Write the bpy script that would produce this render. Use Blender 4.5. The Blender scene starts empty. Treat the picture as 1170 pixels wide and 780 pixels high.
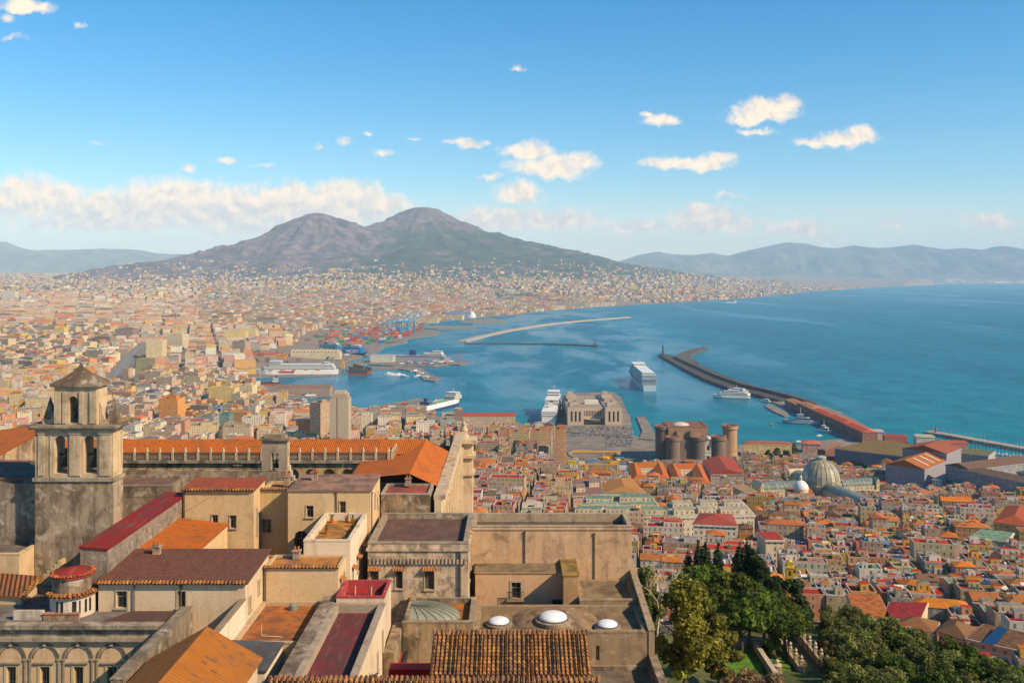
import bpy, bmesh, math, random
import numpy as np
from mathutils import Vector, Matrix
random.seed(11); RNG = np.random.default_rng(7)
SC = bpy.context.scene; COL = SC.collection
R = math.radians
# ------------------------------------------------------------------ camera (level, shifted lens)
F, CX, CY, H = 1100.0, 585.0, 314.0, 250.0
cd = bpy.data.cameras.new("camera"); cam = bpy.data.objects.new("camera", cd); COL.objects.link(cam)
cam.location = (0, 0, H); cam.rotation_euler = (R(90), 0, 0)
cd.sensor_width = 36; cd.lens = 36 * F / 1170; cd.shift_y = -(390 - CY) / 1170
cd.clip_start = 1; cd.clip_end = 120000
SC.camera = cam
# ------------------------------------------------------------------ sun
SUN_EL, SUN_AZ = 36.0, 28.0          # elevation; degrees behind the right-hand side
sl = bpy.data.lights.new("sun", 'SUN'); so = bpy.data.objects.new("sun", sl); COL.objects.link(so)
sv = Vector((math.cos(R(SUN_EL)) * math.cos(R(SUN_AZ)), -math.cos(R(SUN_EL)) * math.sin(R(SUN_AZ)), math.sin(R(SUN_EL))))
so.rotation_euler = sv.to_track_quat('Z', 'Y').to_euler()
sl.energy = 5.0; sl.angle = R(0.53); sl.color = (1.0, 0.79, 0.52)
so.location = (200, -200, 600)
SC.view_settings.view_transform = 'Standard'; SC.view_settings.look = 'None'
SC.view_settings.exposure = 0.62; SC.view_settings.gamma = 1
SC.cycles.use_denoising = True
SC.cycles.max_bounces = 6; SC.cycles.diffuse_bounces = 3; SC.cycles.glossy_bounces = 3
SC.cycles.transmission_bounces = 4; SC.cycles.volume_bounces = 2; SC.cycles.transparent_max_bounces = 8
SC.cycles.sample_clamp_indirect = 6

# ------------------------------------------------------------------ node helper
class NT:
    def __init__(s, tree): s.t = tree
    def n(s, typ, ins=None, **props):
        nd = s.t.nodes.new(typ)
        for k, v in props.items(): setattr(nd, k, v)
        for k, v in (ins or {}).items(): s.put(nd.inputs[k], v)
        return nd
    def put(s, sock, v):
        if isinstance(v, bpy.types.Node): v = v.outputs[0]
        if isinstance(v, bpy.types.NodeSocket): s.t.links.new(v, sock)
        else:
            if isinstance(v, tuple) and len(v) == 3 and sock.type == 'RGBA': v = v + (1,)
            sock.default_value = v
    def m(s, op, a, b=None, c=None, clamp=False):
        nd = s.t.nodes.new('ShaderNodeMath'); nd.operation = op; nd.use_clamp = clamp
        for i, v in enumerate((a, b, c)):
            if v is not None: s.put(nd.inputs[i], v)
        return nd.outputs[0]
    def vm(s, op, a, b=None):
        nd = s.t.nodes.new('ShaderNodeVectorMath'); nd.operation = op; s.put(nd.inputs[0], a)
        if b is not None:
            if op == 'SCALE': s.put(nd.inputs['Scale'], b)
            else: s.put(nd.inputs[1], b)
        return nd.outputs['Value'] if op in ('LENGTH', 'DOT_PRODUCT') else nd.outputs['Vector']
    def step(s, x, a, b):
        nd = s.n('ShaderNodeMapRange', {'Value': x, 'From Min': a, 'From Max': b}, interpolation_type='SMOOTHSTEP')
        return nd.outputs['Result']
    def mix(s, f, a, b, mode='MIX'):
        nd = s.t.nodes.new('ShaderNodeMix'); nd.data_type = 'RGBA'; nd.blend_type = mode
        s.put(nd.inputs[0], f); s.put(nd.inputs[6], a); s.put(nd.inputs[7], b)
        return nd.outputs[2]
    def noise(s, vec, scale, detail=4, rough=0.55, dist=0.0):
        return s.n('ShaderNodeTexNoise', {'Vector': vec, 'Scale': scale, 'Detail': detail, 'Roughness': rough, 'Distortion': dist}).outputs[0]
    def comb(s, x, y, z=0.0):
        return s.n('ShaderNodeCombineXYZ', {0: x, 1: y, 2: z}).outputs[0]
    def sep(s, v):
        return s.n('ShaderNodeSeparateXYZ', {0: v}).outputs

def srgb(r, g, b):
    f = lambda v: (v / 255 / 12.92) if v <= 10 else ((v / 255 + 0.055) / 1.055) ** 2.4
    return (f(r), f(g), f(b))

# ------------------------------------------------------------------ world: clear-sky model with cumulus
w = bpy.data.worlds.new("World"); SC.world = w; w.use_nodes = True
wt = NT(w.node_tree); bg = w.node_tree.nodes['Background']
sky = wt.n('ShaderNodeTexSky', sky_type='NISHITA', sun_disc=False, sun_elevation=R(SUN_EL), sun_rotation=R(90 + SUN_AZ),
           altitude=250, air_density=1.0, dust_density=0.6, ozone_density=3.0)
SKY_STRENGTH = 0.061
skyc = wt.n('ShaderNodeHueSaturation', {'Hue': 0.493, 'Saturation': 1.45, 'Value': 1.72, 'Color': sky}).outputs[0]
dirn = wt.n('ShaderNodeTexCoord').outputs['Generated']
dx, dy, dz = wt.sep(wt.vm('NORMALIZE', dirn))
dys = wt.m('MAXIMUM', dy, 0.05)
u = wt.m('DIVIDE', dx, dys); v = wt.m('DIVIDE', dz, dys)
uv = wt.comb(u, v, 0.0)
# bearing / elevation of every cumulus: (px, py, half width, half height above, below, strength)
CLOUDS = [(28, 8, 34, 10, 8, 1), (14, 44, 22, 5, 5, .45), (92, 32, 9, 5, 4, .55), (8, 22, 12, 8, 6, .8),
 (592, 78, 14, 3, 3, .55), (757, 138, 26, 10, 7, 1), (740, 131, 10, 6, 5, .9), (873, 131, 46, 20, 11, 1.1), (900, 121, 24, 13, 10, 1.05), (848, 138, 22, 8, 7, .95),
 (865, 151, 24, 5, 5, .75), (966, 161, 38, 12, 9, 1.05), (985, 154, 20, 11, 10, 1.0), (925, 164, 22, 7, 6, .9), (787, 188, 58, 10, 9, 1.0), (815, 181, 26, 12, 9, 1.0), (748, 187, 22, 9, 7, .9),
 (628, 192, 52, 20, 14, 1.1), (602, 174, 36, 13, 9, 1.05), (665, 186, 24, 14, 12, 1.0), (592, 222, 34, 16, 12, 1.0), (562, 201, 16, 5, 5, .75), (535, 164, 26, 7, 5, .9),
 (438, 176, 13, 6, 5, .7), (393, 163, 9, 7, 6, .75), (420, 155, 7, 4, 3, .6), (362, 168, 9, 3, 3, .5), (473, 159, 14, 4, 3, .5), (257, 184, 13, 6, 5, .7), (217, 194, 12, 7, 6, .75), (295, 190, 20, 3, 3, .45), (112, 163, 10, 3, 3, .4),
 (40, 228, 80, 30, 30, 1.15), (15, 213, 24, 14, 10, 1), (120, 238, 70, 26, 24, 1.1), (200, 228, 80, 27, 30, 1.2), (262, 232, 60, 22, 24, 1.1), (330, 230, 62, 25, 28, 1.2), (392, 226, 60, 25, 26, 1.2), (440, 232, 36, 18, 16, 1.0), (345, 242, 120, 20, 24, 1.1), (230, 246, 260, 18, 16, 1.05), (120, 258, 150, 10, 8, .7), (300, 262, 120, 8, 8, .7),
 (600, 252, 95, 14, 12, .95), (555, 245, 40, 10, 10, .8), (665, 255, 40, 8, 8, .75), (726, 258, 44, 10, 8, .85), (806, 253, 46, 20, 15, 1.15), (835, 258, 50, 10, 9, .9), (783, 257, 24, 9, 7, .9), (915, 261, 34, 12, 10, .95), (885, 263, 26, 8, 7, .8),
 (832, 223, 20, 5, 4, .5), (1018, 257, 24, 5, 4, .7), (1128, 252, 30, 10, 9, .85), (1150, 256, 18, 6, 5, .7), (960, 280, 60, 4, 4, .4)]
veil = wt.m('MULTIPLY', wt.step(v, 0.10, 0.012), wt.m('MULTIPLY_ADD', wt.noise(wt.vm('MULTIPLY', uv, (1.0, 5.0, 1.0)), 5.0, 3), 0.75, 0.25))
veilc = wt.mix(wt.m('MULTIPLY', veil, 0.92), skyc, (12.0, 9.8, 8.0))
wt.put(bg.inputs['Color'], veilc); bg.inputs['Strength'].default_value = SKY_STRENGTH
def cloud_sector(clouds):
    """one closure per part of the sky, so that directions without clouds cost nothing"""
    warp = wt.n('ShaderNodeTexNoise', {'Vector': uv, 'Scale': 38.0, 'Detail': 3.0, 'Roughness': 0.6}).outputs['Color']
    uvw = wt.vm('ADD', uv, wt.vm('SCALE', wt.vm('SUBTRACT', warp, (0.5, 0.5, 0.5)), 0.020))
    big = wt.noise(uvw, 60.0, 5, 0.62); fine = wt.noise(uv, 210.0, 3, 0.6)
    nz = wt.m('ADD', wt.m('MULTIPLY', wt.m('SUBTRACT', big, 0.5), 1.5), wt.m('MULTIPLY', wt.m('SUBTRACT', fine, 0.5), 0.55))
    dens = None
    for px, py, rx, ru, rd, st in clouds:
        if py > 238: st, ru = st * 1.2, ru * 1.15
        kx, ky = F / (rx * 1.15), F / (ru * 1.15)
        nd = wt.n('ShaderNodeVectorMath', {0: uvw, 1: (kx, ky, 0), 2: (-(px - CX) / F * kx, -(CY - py) / F * ky, 0)}, operation='MULTIPLY_ADD')
        p = wt.vm('MAXIMUM', nd.outputs[0], wt.vm('MULTIPLY', nd.outputs[0], (-1.0, -ru * 1.15 / (rd * 1.1), 0.0)))
        dcur = wt.m('MULTIPLY_ADD', wt.vm('LENGTH', p), -st, st)
        dens = dcur if dens is None else wt.m('MAXIMUM', dens, dcur)
    d1 = wt.m('ADD', dens, wt.m('MULTIPLY', nz, 0.62))
    alpha = wt.m('MULTIPLY', wt.step(d1, 0.0, 0.70), 0.96)
    shade = wt.n('ShaderNodeTexNoise', {'Vector': wt.vm('ADD', uvw, (0.005, 0.008, 0.0)), 'Scale': 60.0, 'Detail': 5.0, 'Roughness': 0.62}).outputs[0]
    lum = wt.m('ADD', wt.m('MULTIPLY', wt.m('SUBTRACT', big, shade), 1.7), wt.m('MULTIPLY_ADD', wt.step(v, 0.060, 0.095), 0.34, 0.34))
    ccol = wt.mix(wt.step(lum, 0.0, 0.9), (8.6, 7.6, 7.3), (14.0, 11.2, 8.2))
    return wt.n('ShaderNodeBackground', {'Color': wt.mix(alpha, veilc, ccol), 'Strength': SKY_STRENGTH})
SH = bg
for a_, b_ in ((-0.72, -0.36), (-0.36, -0.155), (-0.155, 0.10), (0.10, 0.20), (0.20, 0.72)):
    cl = [c for c in CLOUDS if (c[0] + c[2] * 1.5 - CX) / F > a_ - .01 and (c[0] - c[2] * 1.5 - CX) / F < b_ + .01]
    top = max((CY - c[1] + c[3] * 2) / F for c in cl)
    mk = wt.m('MULTIPLY', wt.m('MULTIPLY', wt.m('GREATER_THAN', u, a_), wt.m('LESS_THAN', u, b_ + 1e-6)), wt.m('MULTIPLY', wt.m('LESS_THAN', v, top + .02), wt.m('MULTIPLY', wt.m('GREATER_THAN', v, 0.01), wt.m('GREATER_THAN', dy, 0.3))))
    SH = wt.n('ShaderNodeMixShader', {0: mk, 1: SH.outputs[0], 2: cloud_sector(cl).outputs[0]})
wt.put(w.node_tree.nodes['World Output'].inputs['Surface'], SH)

# ------------------------------------------------------------------ pixel <-> world helpers used while laying the place out
def YZ(py, z): return (H - z) * F / (py - CY)
def XA(px, Y): return (px - CX) * Y / F
def ZA(py, Y): return H - (py - CY) * Y / F
def PW(px, py, z=0.0):
    Y = YZ(py, z); return (XA(px, Y), Y)

# ------------------------------------------------------------------ materials
MATS = {}
def new_mat(name):
    m = bpy.data.materials.new(name); m.use_nodes = True
    t = NT(m.node_tree); b = m.node_tree.nodes['Principled BSDF']
    b.inputs['Specular IOR Level'].default_value = 0.25
    MATS[name] = m
    return m, t, b
def pos(t): return t.n('ShaderNodeNewGeometry').outputs['Position']
def attr(t): return t.n('ShaderNodeAttribute', attribute_name='Col').outputs['Color']

def m_paint(name, rough=0.6, var=0.25, scale=0.6, spec=0.25, metallic=0.0):
    m, t, b = new_mat(name)
    n1 = t.noise(pos(t), scale, 5, 0.6)
    c = t.mix(t.m('MULTIPLY', t.step(n1, 0.35, 0.75), var), attr(t), (0.02, 0.018, 0.015), 'MIX')
    t.put(b.inputs['Base Color'], c); b.inputs['Roughness'].default_value = rough
    b.inputs['Specular IOR Level'].default_value = spec; b.inputs['Metallic'].default_value = metallic
    return m
PAINT = m_paint('paint'); ROOFP = m_paint('roof_surface', 0.85, 0.7, 0.45, 0.1)
SHINY = m_paint('ship_paint', 0.35, 0.12, 0.05, 0.4)
GLASS = m_paint('dark_glass', 0.12, 0.1, 0.8, 0.6)

def m_facade(name):
    m, t, b = new_mat(name)
    uvn = t.n('ShaderNodeUVMap').outputs['UV']
    U, V, _ = t.sep(uvn)
    fu = t.m('FRACT', U); fv = t.m('FRACT', V)
    cell = t.comb(t.m('FLOOR', U), t.m('FLOOR', V))
    col = attr(t); P = pos(t)
    wn = t.n('ShaderNodeTexWhiteNoise', {'Vector': t.vm('ADD', cell, col)}, noise_dimensions='3D')
    r1 = wn.outputs['Value']; rc = wn.outputs['Color']
    def band(x, a, bb):
        return t.m('MULTIPLY', t.m('GREATER_THAN', x, a), t.m('LESS_THAN', x, bb))
    win = t.m('MULTIPLY', band(fu, 0.33, 0.66), band(fv, 0.22, 0.74))
    win = t.m('MULTIPLY', win, t.m('GREATER_THAN', r1, 0.16))
    bal = t.m('MULTIPLY', band(fu, 0.22, 0.77), band(fv, 0.13, 0.22))
    bal = t.m('MULTIPLY', bal, t.m('GREATER_THAN', r1, 0.55))
    fr = t.m('MULTIPLY', band(fu, 0.27, 0.72), band(fv, 0.17, 0.81))
    line = t.m('LESS_THAN', fv, 0.055)
    rs = t.sep(rc)[1]
    wc = t.mix(t.step(rs, 0.45, 0.5), (0.02, 0.022, 0.026), (0.05, 0.075, 0.055))
    wc = t.mix(t.step(rs, 0.78, 0.8), wc, (0.10, 0.065, 0.04))
    streak = t.noise(t.vm('MULTIPLY', P, (0.9, 0.9, 0.12)), 0.55, 5, 0.65)
    blot = t.noise(P, 0.22, 4, 0.6)
    base = t.mix(t.m('MULTIPLY', t.step(streak, 0.42, 0.78), 0.5), col, (0.14, 0.12, 0.10))
    base = t.mix(t.m('MULTIPLY', t.step(blot, 0.5, 0.8), 0.3), base, (0.5, 0.44, 0.36))
    base = t.mix(t.m('MULTIPLY', fr, 0.35), base, (0.62, 0.58, 0.5))
    base = t.mix(t.m('MULTIPLY', line, 0.4), base, (0.62, 0.58, 0.5))
    base = t.mix(bal, base, (0.22, 0.21, 0.2))
    base = t.mix(t.m('MULTIPLY', win, 0.82), base, wc)
    t.put(b.inputs['Base Color'], base)
    t.put(b.inputs['Roughness'], t.m('MULTIPLY_ADD', win, -0.6, 0.9))
    bp = t.n('ShaderNodeBump', {'Height': t.m('MULTIPLY', win, -1.0), 'Strength': 0.6, 'Distance': 0.3})
    t.put(b.inputs['Normal'], bp)
    return m
FACADE = m_facade('facade_plaster')

def m_stucco(name, grime=0.6, sc=0.35, dark=(0.055, 0.045, 0.035), pale=(0.5, 0.44, 0.34)):
    m, t, b = new_mat(name); P = pos(t); col = attr(t)
    streak = t.noise(t.vm('MULTIPLY', P, (1.0, 1.0, 0.16)), 1.0, 6, 0.68)
    blot = t.noise(P, sc, 6, 0.65, 0.6); fine = t.noise(P, 5.0, 4, 0.6)
    peel = t.noise(t.vm('ADD', P, (31.0, 7.0, 3.0)), sc * 1.9, 5, 0.7, 0.4)
    c = t.mix(t.m('MULTIPLY', t.step(streak, 0.54 - .16 * grime, 0.74 - .1 * grime), grime * 0.75), col, dark)
    c = t.mix(t.m('MULTIPLY', t.step(blot, 0.6 - .17 * grime, 0.72 - .1 * grime), grime * .9), c, dark)
    c = t.mix(t.m('MULTIPLY', t.step(peel, 0.53, 0.66), 0.5 * grime + 0.06), c, pale)
    drip = t.noise(t.vm('MULTIPLY', P, (2.2, 2.2, 0.07)), 1.3, 4, 0.7)
    c = t.mix(t.m('MULTIPLY', t.step(drip, 0.56, 0.72), grime * .6), c, dark)
    c = t.mix(t.m('MULTIPLY', t.step(fine, 0.4, 0.8), 0.28), c, (0.1, 0.08, 0.06))
    c = t.n('ShaderNodeHueSaturation', {'Hue': 0.488, 'Saturation': 0.93, 'Color': c}).outputs[0]
    t.put(b.inputs['Base Color'], c); b.inputs['Roughness'].default_value = 0.92
    bp = t.n('ShaderNodeBump', {'Height': t.m('ADD', fine, t.m('MULTIPLY', peel, 0.6)), 'Strength': 0.5, 'Distance': 0.05})
    t.put(b.inputs['Normal'], bp)
    return m
STUCCO = m_stucco('old_stucco', 0.38, 0.3, (0.17, 0.115, 0.065), (0.60, 0.47, 0.31)); GRIMY = m_stucco('stained_stone', 0.85, 0.36, (0.062, 0.043, 0.027), (0.54, 0.46, 0.34)); STONE = m_stucco('weathered_stone', 0.55, 0.5, (0.10, 0.07, 0.045), (0.54, 0.46, 0.35))
PITTED = m_stucco('peeling_plaster', 0.75, 0.75, (0.09, 0.07, 0.05), (0.55, 0.5, 0.42))

def m_tile(name, pitch=0.32, course=0.42, bumpd=0.06, moss=0.4):
    m, t, b = new_mat(name); P = pos(t); col = attr(t)
    U, V, _ = t.sep(t.n('ShaderNodeUVMap').outputs['UV'])
    su = t.m('SINE', t.m('MULTIPLY', U, 2 * math.pi / pitch))
    fv = t.m('FRACT', t.m('DIVIDE', V, course))
    cell = t.comb(t.m('FLOOR', t.m('DIVIDE', U, pitch)), t.m('FLOOR', t.m('DIVIDE', V, course)))
    wn = t.n('ShaderNodeTexWhiteNoise', {'Vector': cell}, noise_dimensions='2D').outputs['Value']
    big = t.noise(P, 0.35, 5, 0.6); sm = t.noise(P, 2.2, 5, 0.7)
    c = t.mix(t.m('MULTIPLY', wn, 0.45), col, t.mix(0.5, col, (0.36, 0.15, 0.06)))
    c = t.mix(t.m('MULTIPLY', t.step(wn, 0.8, 1.0), 0.5), c, (0.06, 0.035, 0.02))
    c = t.mix(t.m('MULTIPLY', t.step(big, 0.45, 0.75), moss), c, (0.10, 0.06, 0.035))
    c = t.mix(t.m('MULTIPLY', t.step(sm, 0.55, 0.8), moss), c, (0.05, 0.042, 0.025))
    t.put(b.inputs['Base Color'], c); b.inputs['Roughness'].default_value = 0.9
    h = t.m('ADD', su, t.m('MULTIPLY', fv, -0.8))
    bp = t.n('ShaderNodeBump', {'Height': h, 'Strength': 0.9, 'Distance': bumpd}); t.put(b.inputs['Normal'], bp)
    return m
TILE = m_tile('clay_tiles', 0.3, 0.42, 0.03, 0.5); TILEBIG = m_tile('square_clay_tiles', 0.46, 0.5, 0.02, 0.5); TILEOLD = m_tile('old_pan_tiles', 0.42, 0.45, 0.1, 0.75)

def m_terrace(name):   # painted / bituminous flat roof with patches and puddle stains
    m, t, b = new_mat(name); P = pos(t); col = attr(t)
    a = t.noise(P, 0.5, 6, 0.68, 0.5); s = t.noise(t.vm('MULTIPLY', P, (2.6, 0.35, 1.0)), 0.7, 5, 0.65); f = t.noise(P, 7.0, 3, 0.6)
    xx, yy, _ = t.sep(P)
    seam = t.m('LESS_THAN', t.m('FRACT', t.m('DIVIDE', xx, 1.05)), 0.035)
    c = t.mix(t.m('MULTIPLY', t.step(a, 0.36, 0.66), 0.72), col, (0.055, 0.036, 0.03))
    c = t.mix(t.m('MULTIPLY', t.step(s, 0.5, 0.72), 0.45), c, (0.19, 0.14, 0.105))
    c = t.mix(t.m('MULTIPLY', f, 0.25), c, (0.03, 0.025, 0.02))
    c = t.mix(t.m('MULTIPLY', seam, 0.45), c, (0.03, 0.025, 0.02))
    t.put(b.inputs['Base Color'], c); b.inputs['Roughness'].default_value = 0.85
    return m
TERRACE = m_terrace('terrace_coating')

def m_leaf(name, c1, c2, sc=1.2):
    m, t, b = new_mat(name); P = pos(t)
    n = t.noise(P, sc, 3, 0.6); r = t.n('ShaderNodeObjectInfo').outputs['Random']
    col = attr(t)
    c = t.mix(t.step(n, 0.3, 0.7), c1, c2); c = t.mix(0.5, c, col, 'MULTIPLY') if False else t.mix(1.0, c, col, 'MULTIPLY')
    c = t.n('ShaderNodeHueSaturation', {'Hue': t.m('MULTIPLY_ADD', r, 0.03, 0.485), 'Value': t.m('MULTIPLY_ADD', r, 0.5, 0.75), 'Color': c}).outputs[0]
    t.put(b.inputs['Base Color'], c); b.inputs['Roughness'].default_value = 0.7
    b.inputs['Specular IOR Level'].default_value = 0.15
    tr = t.n('ShaderNodeBsdfTranslucent', {'Color': c}); mx = t.n('ShaderNodeMixShader', {0: 0.22, 1: b.outputs[0], 2: tr})
    t.put(m.node_tree.nodes['Material Output'].inputs['Surface'], mx)
    return m

# ------------------------------------------------------------------ mesh builder
ORG = {}
class MB:
    def __init__(s): s.v = []; s.f = []; s.mi = []; s.c = []; s.fac = []
    def face(s, pts, c=(.5, .5, .5), m=0, fac=False):
        i = len(s.v); s.v.extend(pts); s.f.append(tuple(range(i, i + len(pts)))); s.mi.append(m); s.c.append(c); s.fac.append(fac)
    def prism(s, poly, z0, z1, c=(.5, .5, .5), m=0, ct=None, mt=None, fac=False, bottom=False):
        if sum(a[0] * b[1] - b[0] * a[1] for a, b in zip(poly, poly[1:] + poly[:1])) < 0: poly = poly[::-1]
        n = len(poly); zt = z1 if isinstance(z1, (list, tuple)) else [z1] * n
        for i in range(n):
            j = (i + 1) % n; a, b = poly[i], poly[j]
            s.face([(a[0], a[1], z0), (b[0], b[1], z0), (b[0], b[1], zt[j]), (a[0], a[1], zt[i])], c, m, fac)
        s.face([(p[0], p[1], zt[i]) for i, p in enumerate(poly)], ct or c, m if mt is None else mt)
        if bottom: s.face([(p[0], p[1], z0) for p in poly][::-1], c, m)
    def box(s, x0, x1, y0, y1, z0, z1, c=(.5, .5, .5), m=0, ct=None, mt=None, fac=False, bottom=False):
        s.prism([(x0, y0), (x1, y0), (x1, y1), (x0, y1)], z0, z1, c, m, ct, mt, fac, bottom)
    def rbox(s, cx, cy, wx, wy, a, z0, z1, c=(.5, .5, .5), m=0, ct=None, mt=None, fac=False, bottom=False):
        s.prism(rect(cx, cy, wx, wy, a), z0, z1, c, m, ct, mt, fac, bottom)
    def ring(s, p0, r0, p1, r1, n, c, m=0, cap=False):
        a = Vector(p0); b = Vector(p1); d = (b - a).normalized()
        e = d.orthogonal().normalized(); g = d.cross(e)
        A = [a + (e * math.cos(2 * math.pi * k / n) + g * math.sin(2 * math.pi * k / n)) * r0 for k in range(n)]
        B = [b + (e * math.cos(2 * math.pi * k / n) + g * math.sin(2 * math.pi * k / n)) * r1 for k in range(n)]
        for k in range(n):
            j = (k + 1) % n; s.face([tuple(A[k]), tuple(A[j]), tuple(B[j]), tuple(B[k])], c, m)
        if cap: s.face([tuple(p) for p in B], c, m); s.face([tuple(p) for p in A[::-1]], c, m)
    def lathe(s, cx, cy, prof, n=20, c=(.5, .5, .5), m=0, a0=0.0, a1=2 * math.pi, sx=1.0, sy=1.0, cs=None):
        full = abs(a1 - a0) > 6.2; k = n if full else n + 1
        R_ = []
        for r, z in prof:
            R_.append([(cx + sx * r * math.cos(a0 + (a1 - a0) * i / n), cy + sy * r * math.sin(a0 + (a1 - a0) * i / n), z) for i in range(k)])
        for q in range(len(prof) - 1):
            cc = cs[q] if cs else c
            for i in range(n):
                j = (i + 1) % k
                if prof[q + 1][0] < 1e-5: s.face([R_[q][i], R_[q][j], R_[q + 1][i]], cc, m)
                elif prof[q][0] < 1e-5: s.face([R_[q][i], R_[q + 1][j], R_[q + 1][i]], cc, m)
                else: s.face([R_[q][i], R_[q][j], R_[q + 1][j], R_[q + 1][i]], cc, m)
    def hip(s, poly, z0, rise, c, m=0, frac=0.5, over=0.0):
        """hipped (frac>0) or gabled (frac=0) roof on a 4-corner poly whose edge 0-1 and 2-3 are the long eaves"""
        p = [Vector((q[0], q[1], z0)) for q in poly]
        l = (p[1] - p[0]).length; wd = (p[2] - p[1]).length
        if l < wd: p = p[1:] + p[:1]; l, wd = wd, l
        ctr = sum(p, Vector()) / 4
        if over: p = [q + (q - ctr).normalized() * over for q in p]
        a = (p[0] + p[3]) / 2; b = (p[1] + p[2]) / 2; d = (b - a)
        k = frac * wd / max(l, .01)
        r0 = a + d * k + Vector((0, 0, rise)); r1 = b - d * k + Vector((0, 0, rise))
        T = tuple
        s.face([T(p[0]), T(p[1]), T(r1), T(r0)], c, m); s.face([T(p[2]), T(p[3]), T(r0), T(r1)], c, m)
        s.face([T(p[1]), T(p[2]), T(r1)], c, m); s.face([T(p[3]), T(p[0]), T(r0)], c, m)
    def build(s, name, mats, parent=None, loc=None, smooth=False, kind=None):
        if not isinstance(mats, (list, tuple)): mats = [mats]
        V = np.array(s.v, dtype=np.float64).reshape(-1, 3)
        me = bpy.data.meshes.new(name)
        cnt = np.array([len(f) for f in s.f]); L = np.array([i for f in s.f for i in f], dtype=np.int64)
        st = np.concatenate([[0], np.cumsum(cnt)[:-1]]); fid = np.repeat(np.arange(len(cnt)), cnt)
        org = np.array(ORG[parent.name] if parent else (loc or (0, 0, 0)))
        me.vertices.add(len(V)); me.vertices.foreach_set('co', (V - org).ravel())
        me.loops.add(len(L)); me.loops.foreach_set('vertex_index', L)
        me.polygons.add(len(cnt)); me.polygons.foreach_set('loop_start', st); me.polygons.foreach_set('loop_total', cnt)
        me.polygons.foreach_set('material_index', np.array(s.mi, dtype=np.int32))
        # uv: metres along the horizontal tangent and up the slope; facade faces count bays and storeys
        P = V[L]; p0, p1, p2 = P[st], P[st + 1], P[st + 2]
        nn = np.cross(p1 - p0, p2 - p0); ln = np.linalg.norm(nn, axis=1, keepdims=True); nn = nn / np.maximum(ln, 1e-9)
        tx = np.stack([-nn[:, 1], nn[:, 0], np.zeros(len(nn))], 1); tl = np.linalg.norm(tx, axis=1, keepdims=True)
        tx = np.where(tl > 0.02, tx / np.maximum(tl, 1e-9), np.array([[1., 0, 0]])); bt = np.cross(nn, tx)
        uu = (P * tx[fid]).sum(1); vv = (P * bt[fid]).sum(1)
        fa = np.array(s.fac)
        if fa.any():
            mnu = np.minimum.reduceat(uu, st); mxu = np.maximum.reduceat(uu, st); mxv = np.maximum.reduceat(vv, st)
            nb = np.maximum(1, np.round((mxu - mnu) / 3.3)); sp = np.maximum(mxu - mnu, .01)
            fl = fa[fid]
            uu = np.where(fl, (uu - mnu[fid]) / sp[fid] * nb[fid], uu)
            vv = np.where(fl, (vv - mxv[fid]) / 3.5 + 100.0, vv)
        uvl = me.uv_layers.new(name='UVMap'); uvl.data.foreach_set('uv', np.stack([uu, vv], 1).astype(np.float32).ravel())
        ca = me.color_attributes.new('Col', 'FLOAT_COLOR', 'CORNER')
        C = np.array([tuple(c)[:3] for c in s.c], dtype=np.float32); lu = C @ np.array([.3, .6, .1], np.float32)
        C = np.clip(lu[:, None] + 1.22 * (C - lu[:, None]), .004, .9)[fid] * .86   # a little more chroma in every paint
        ca.data.foreach_set('color', np.concatenate([C, np.ones((len(C), 1), np.float32)], 1).ravel())
        if smooth: me.polygons.foreach_set('use_smooth', np.ones(len(cnt), bool))
        for m_ in mats: me.materials.append(m_)
        me.update(calc_edges=True)
        o = bpy.data.objects.new(name, me); COL.objects.link(o)
        if parent: o.parent = parent; ORG[o.name] = ORG[parent.name]
        else:
            o.location = loc or (0, 0, 0); ORG[o.name] = tuple(loc or (0, 0, 0))
        if kind: o['kind'] = kind
        return o
def rect(cx, cy, wx, wy, a):
    ca, sa = math.cos(a), math.sin(a)
    return [(cx + x * ca - y * sa, cy + x * sa + y * ca) for x, y in ((-wx / 2, -wy / 2), (wx / 2, -wy / 2), (wx / 2, wy / 2), (-wx / 2, wy / 2))]
def tag(o, label, cat, group=None):
    o['label'] = label; o['category'] = cat
    if group: o['group'] = group
    return o
def root(name, label, cat, loc, group=None, rotz=0.0):
    o = bpy.data.objects.new(name, None); COL.objects.link(o); o.location = loc; o.rotation_euler = (0, 0, rotz)
    o.empty_display_size = 0.5
    ORG[o.name] = tuple(loc)
    return tag(o, label, cat, group)
def copy_tree(o, loc, rotz=0.0, scale=None, label=None):
    c = o.copy(); COL.objects.link(c); c.location = loc; c.rotation_euler = (0, 0, rotz)
    if scale: c.scale = scale if isinstance(scale, tuple) else (scale,) * 3
    if label: c['label'] = label
    def rec(src, dst):
        for ch in src.children:
            d = ch.copy(); COL.objects.link(d); d.parent = dst; rec(ch, d)
    rec(o, c)
    return c
def vary(c, a=0.12):
    k = 1 + random.uniform(-a, a); return tuple(min(1, max(0, x * k * (1 + random.uniform(-a, a) * .35))) for x in c)
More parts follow.
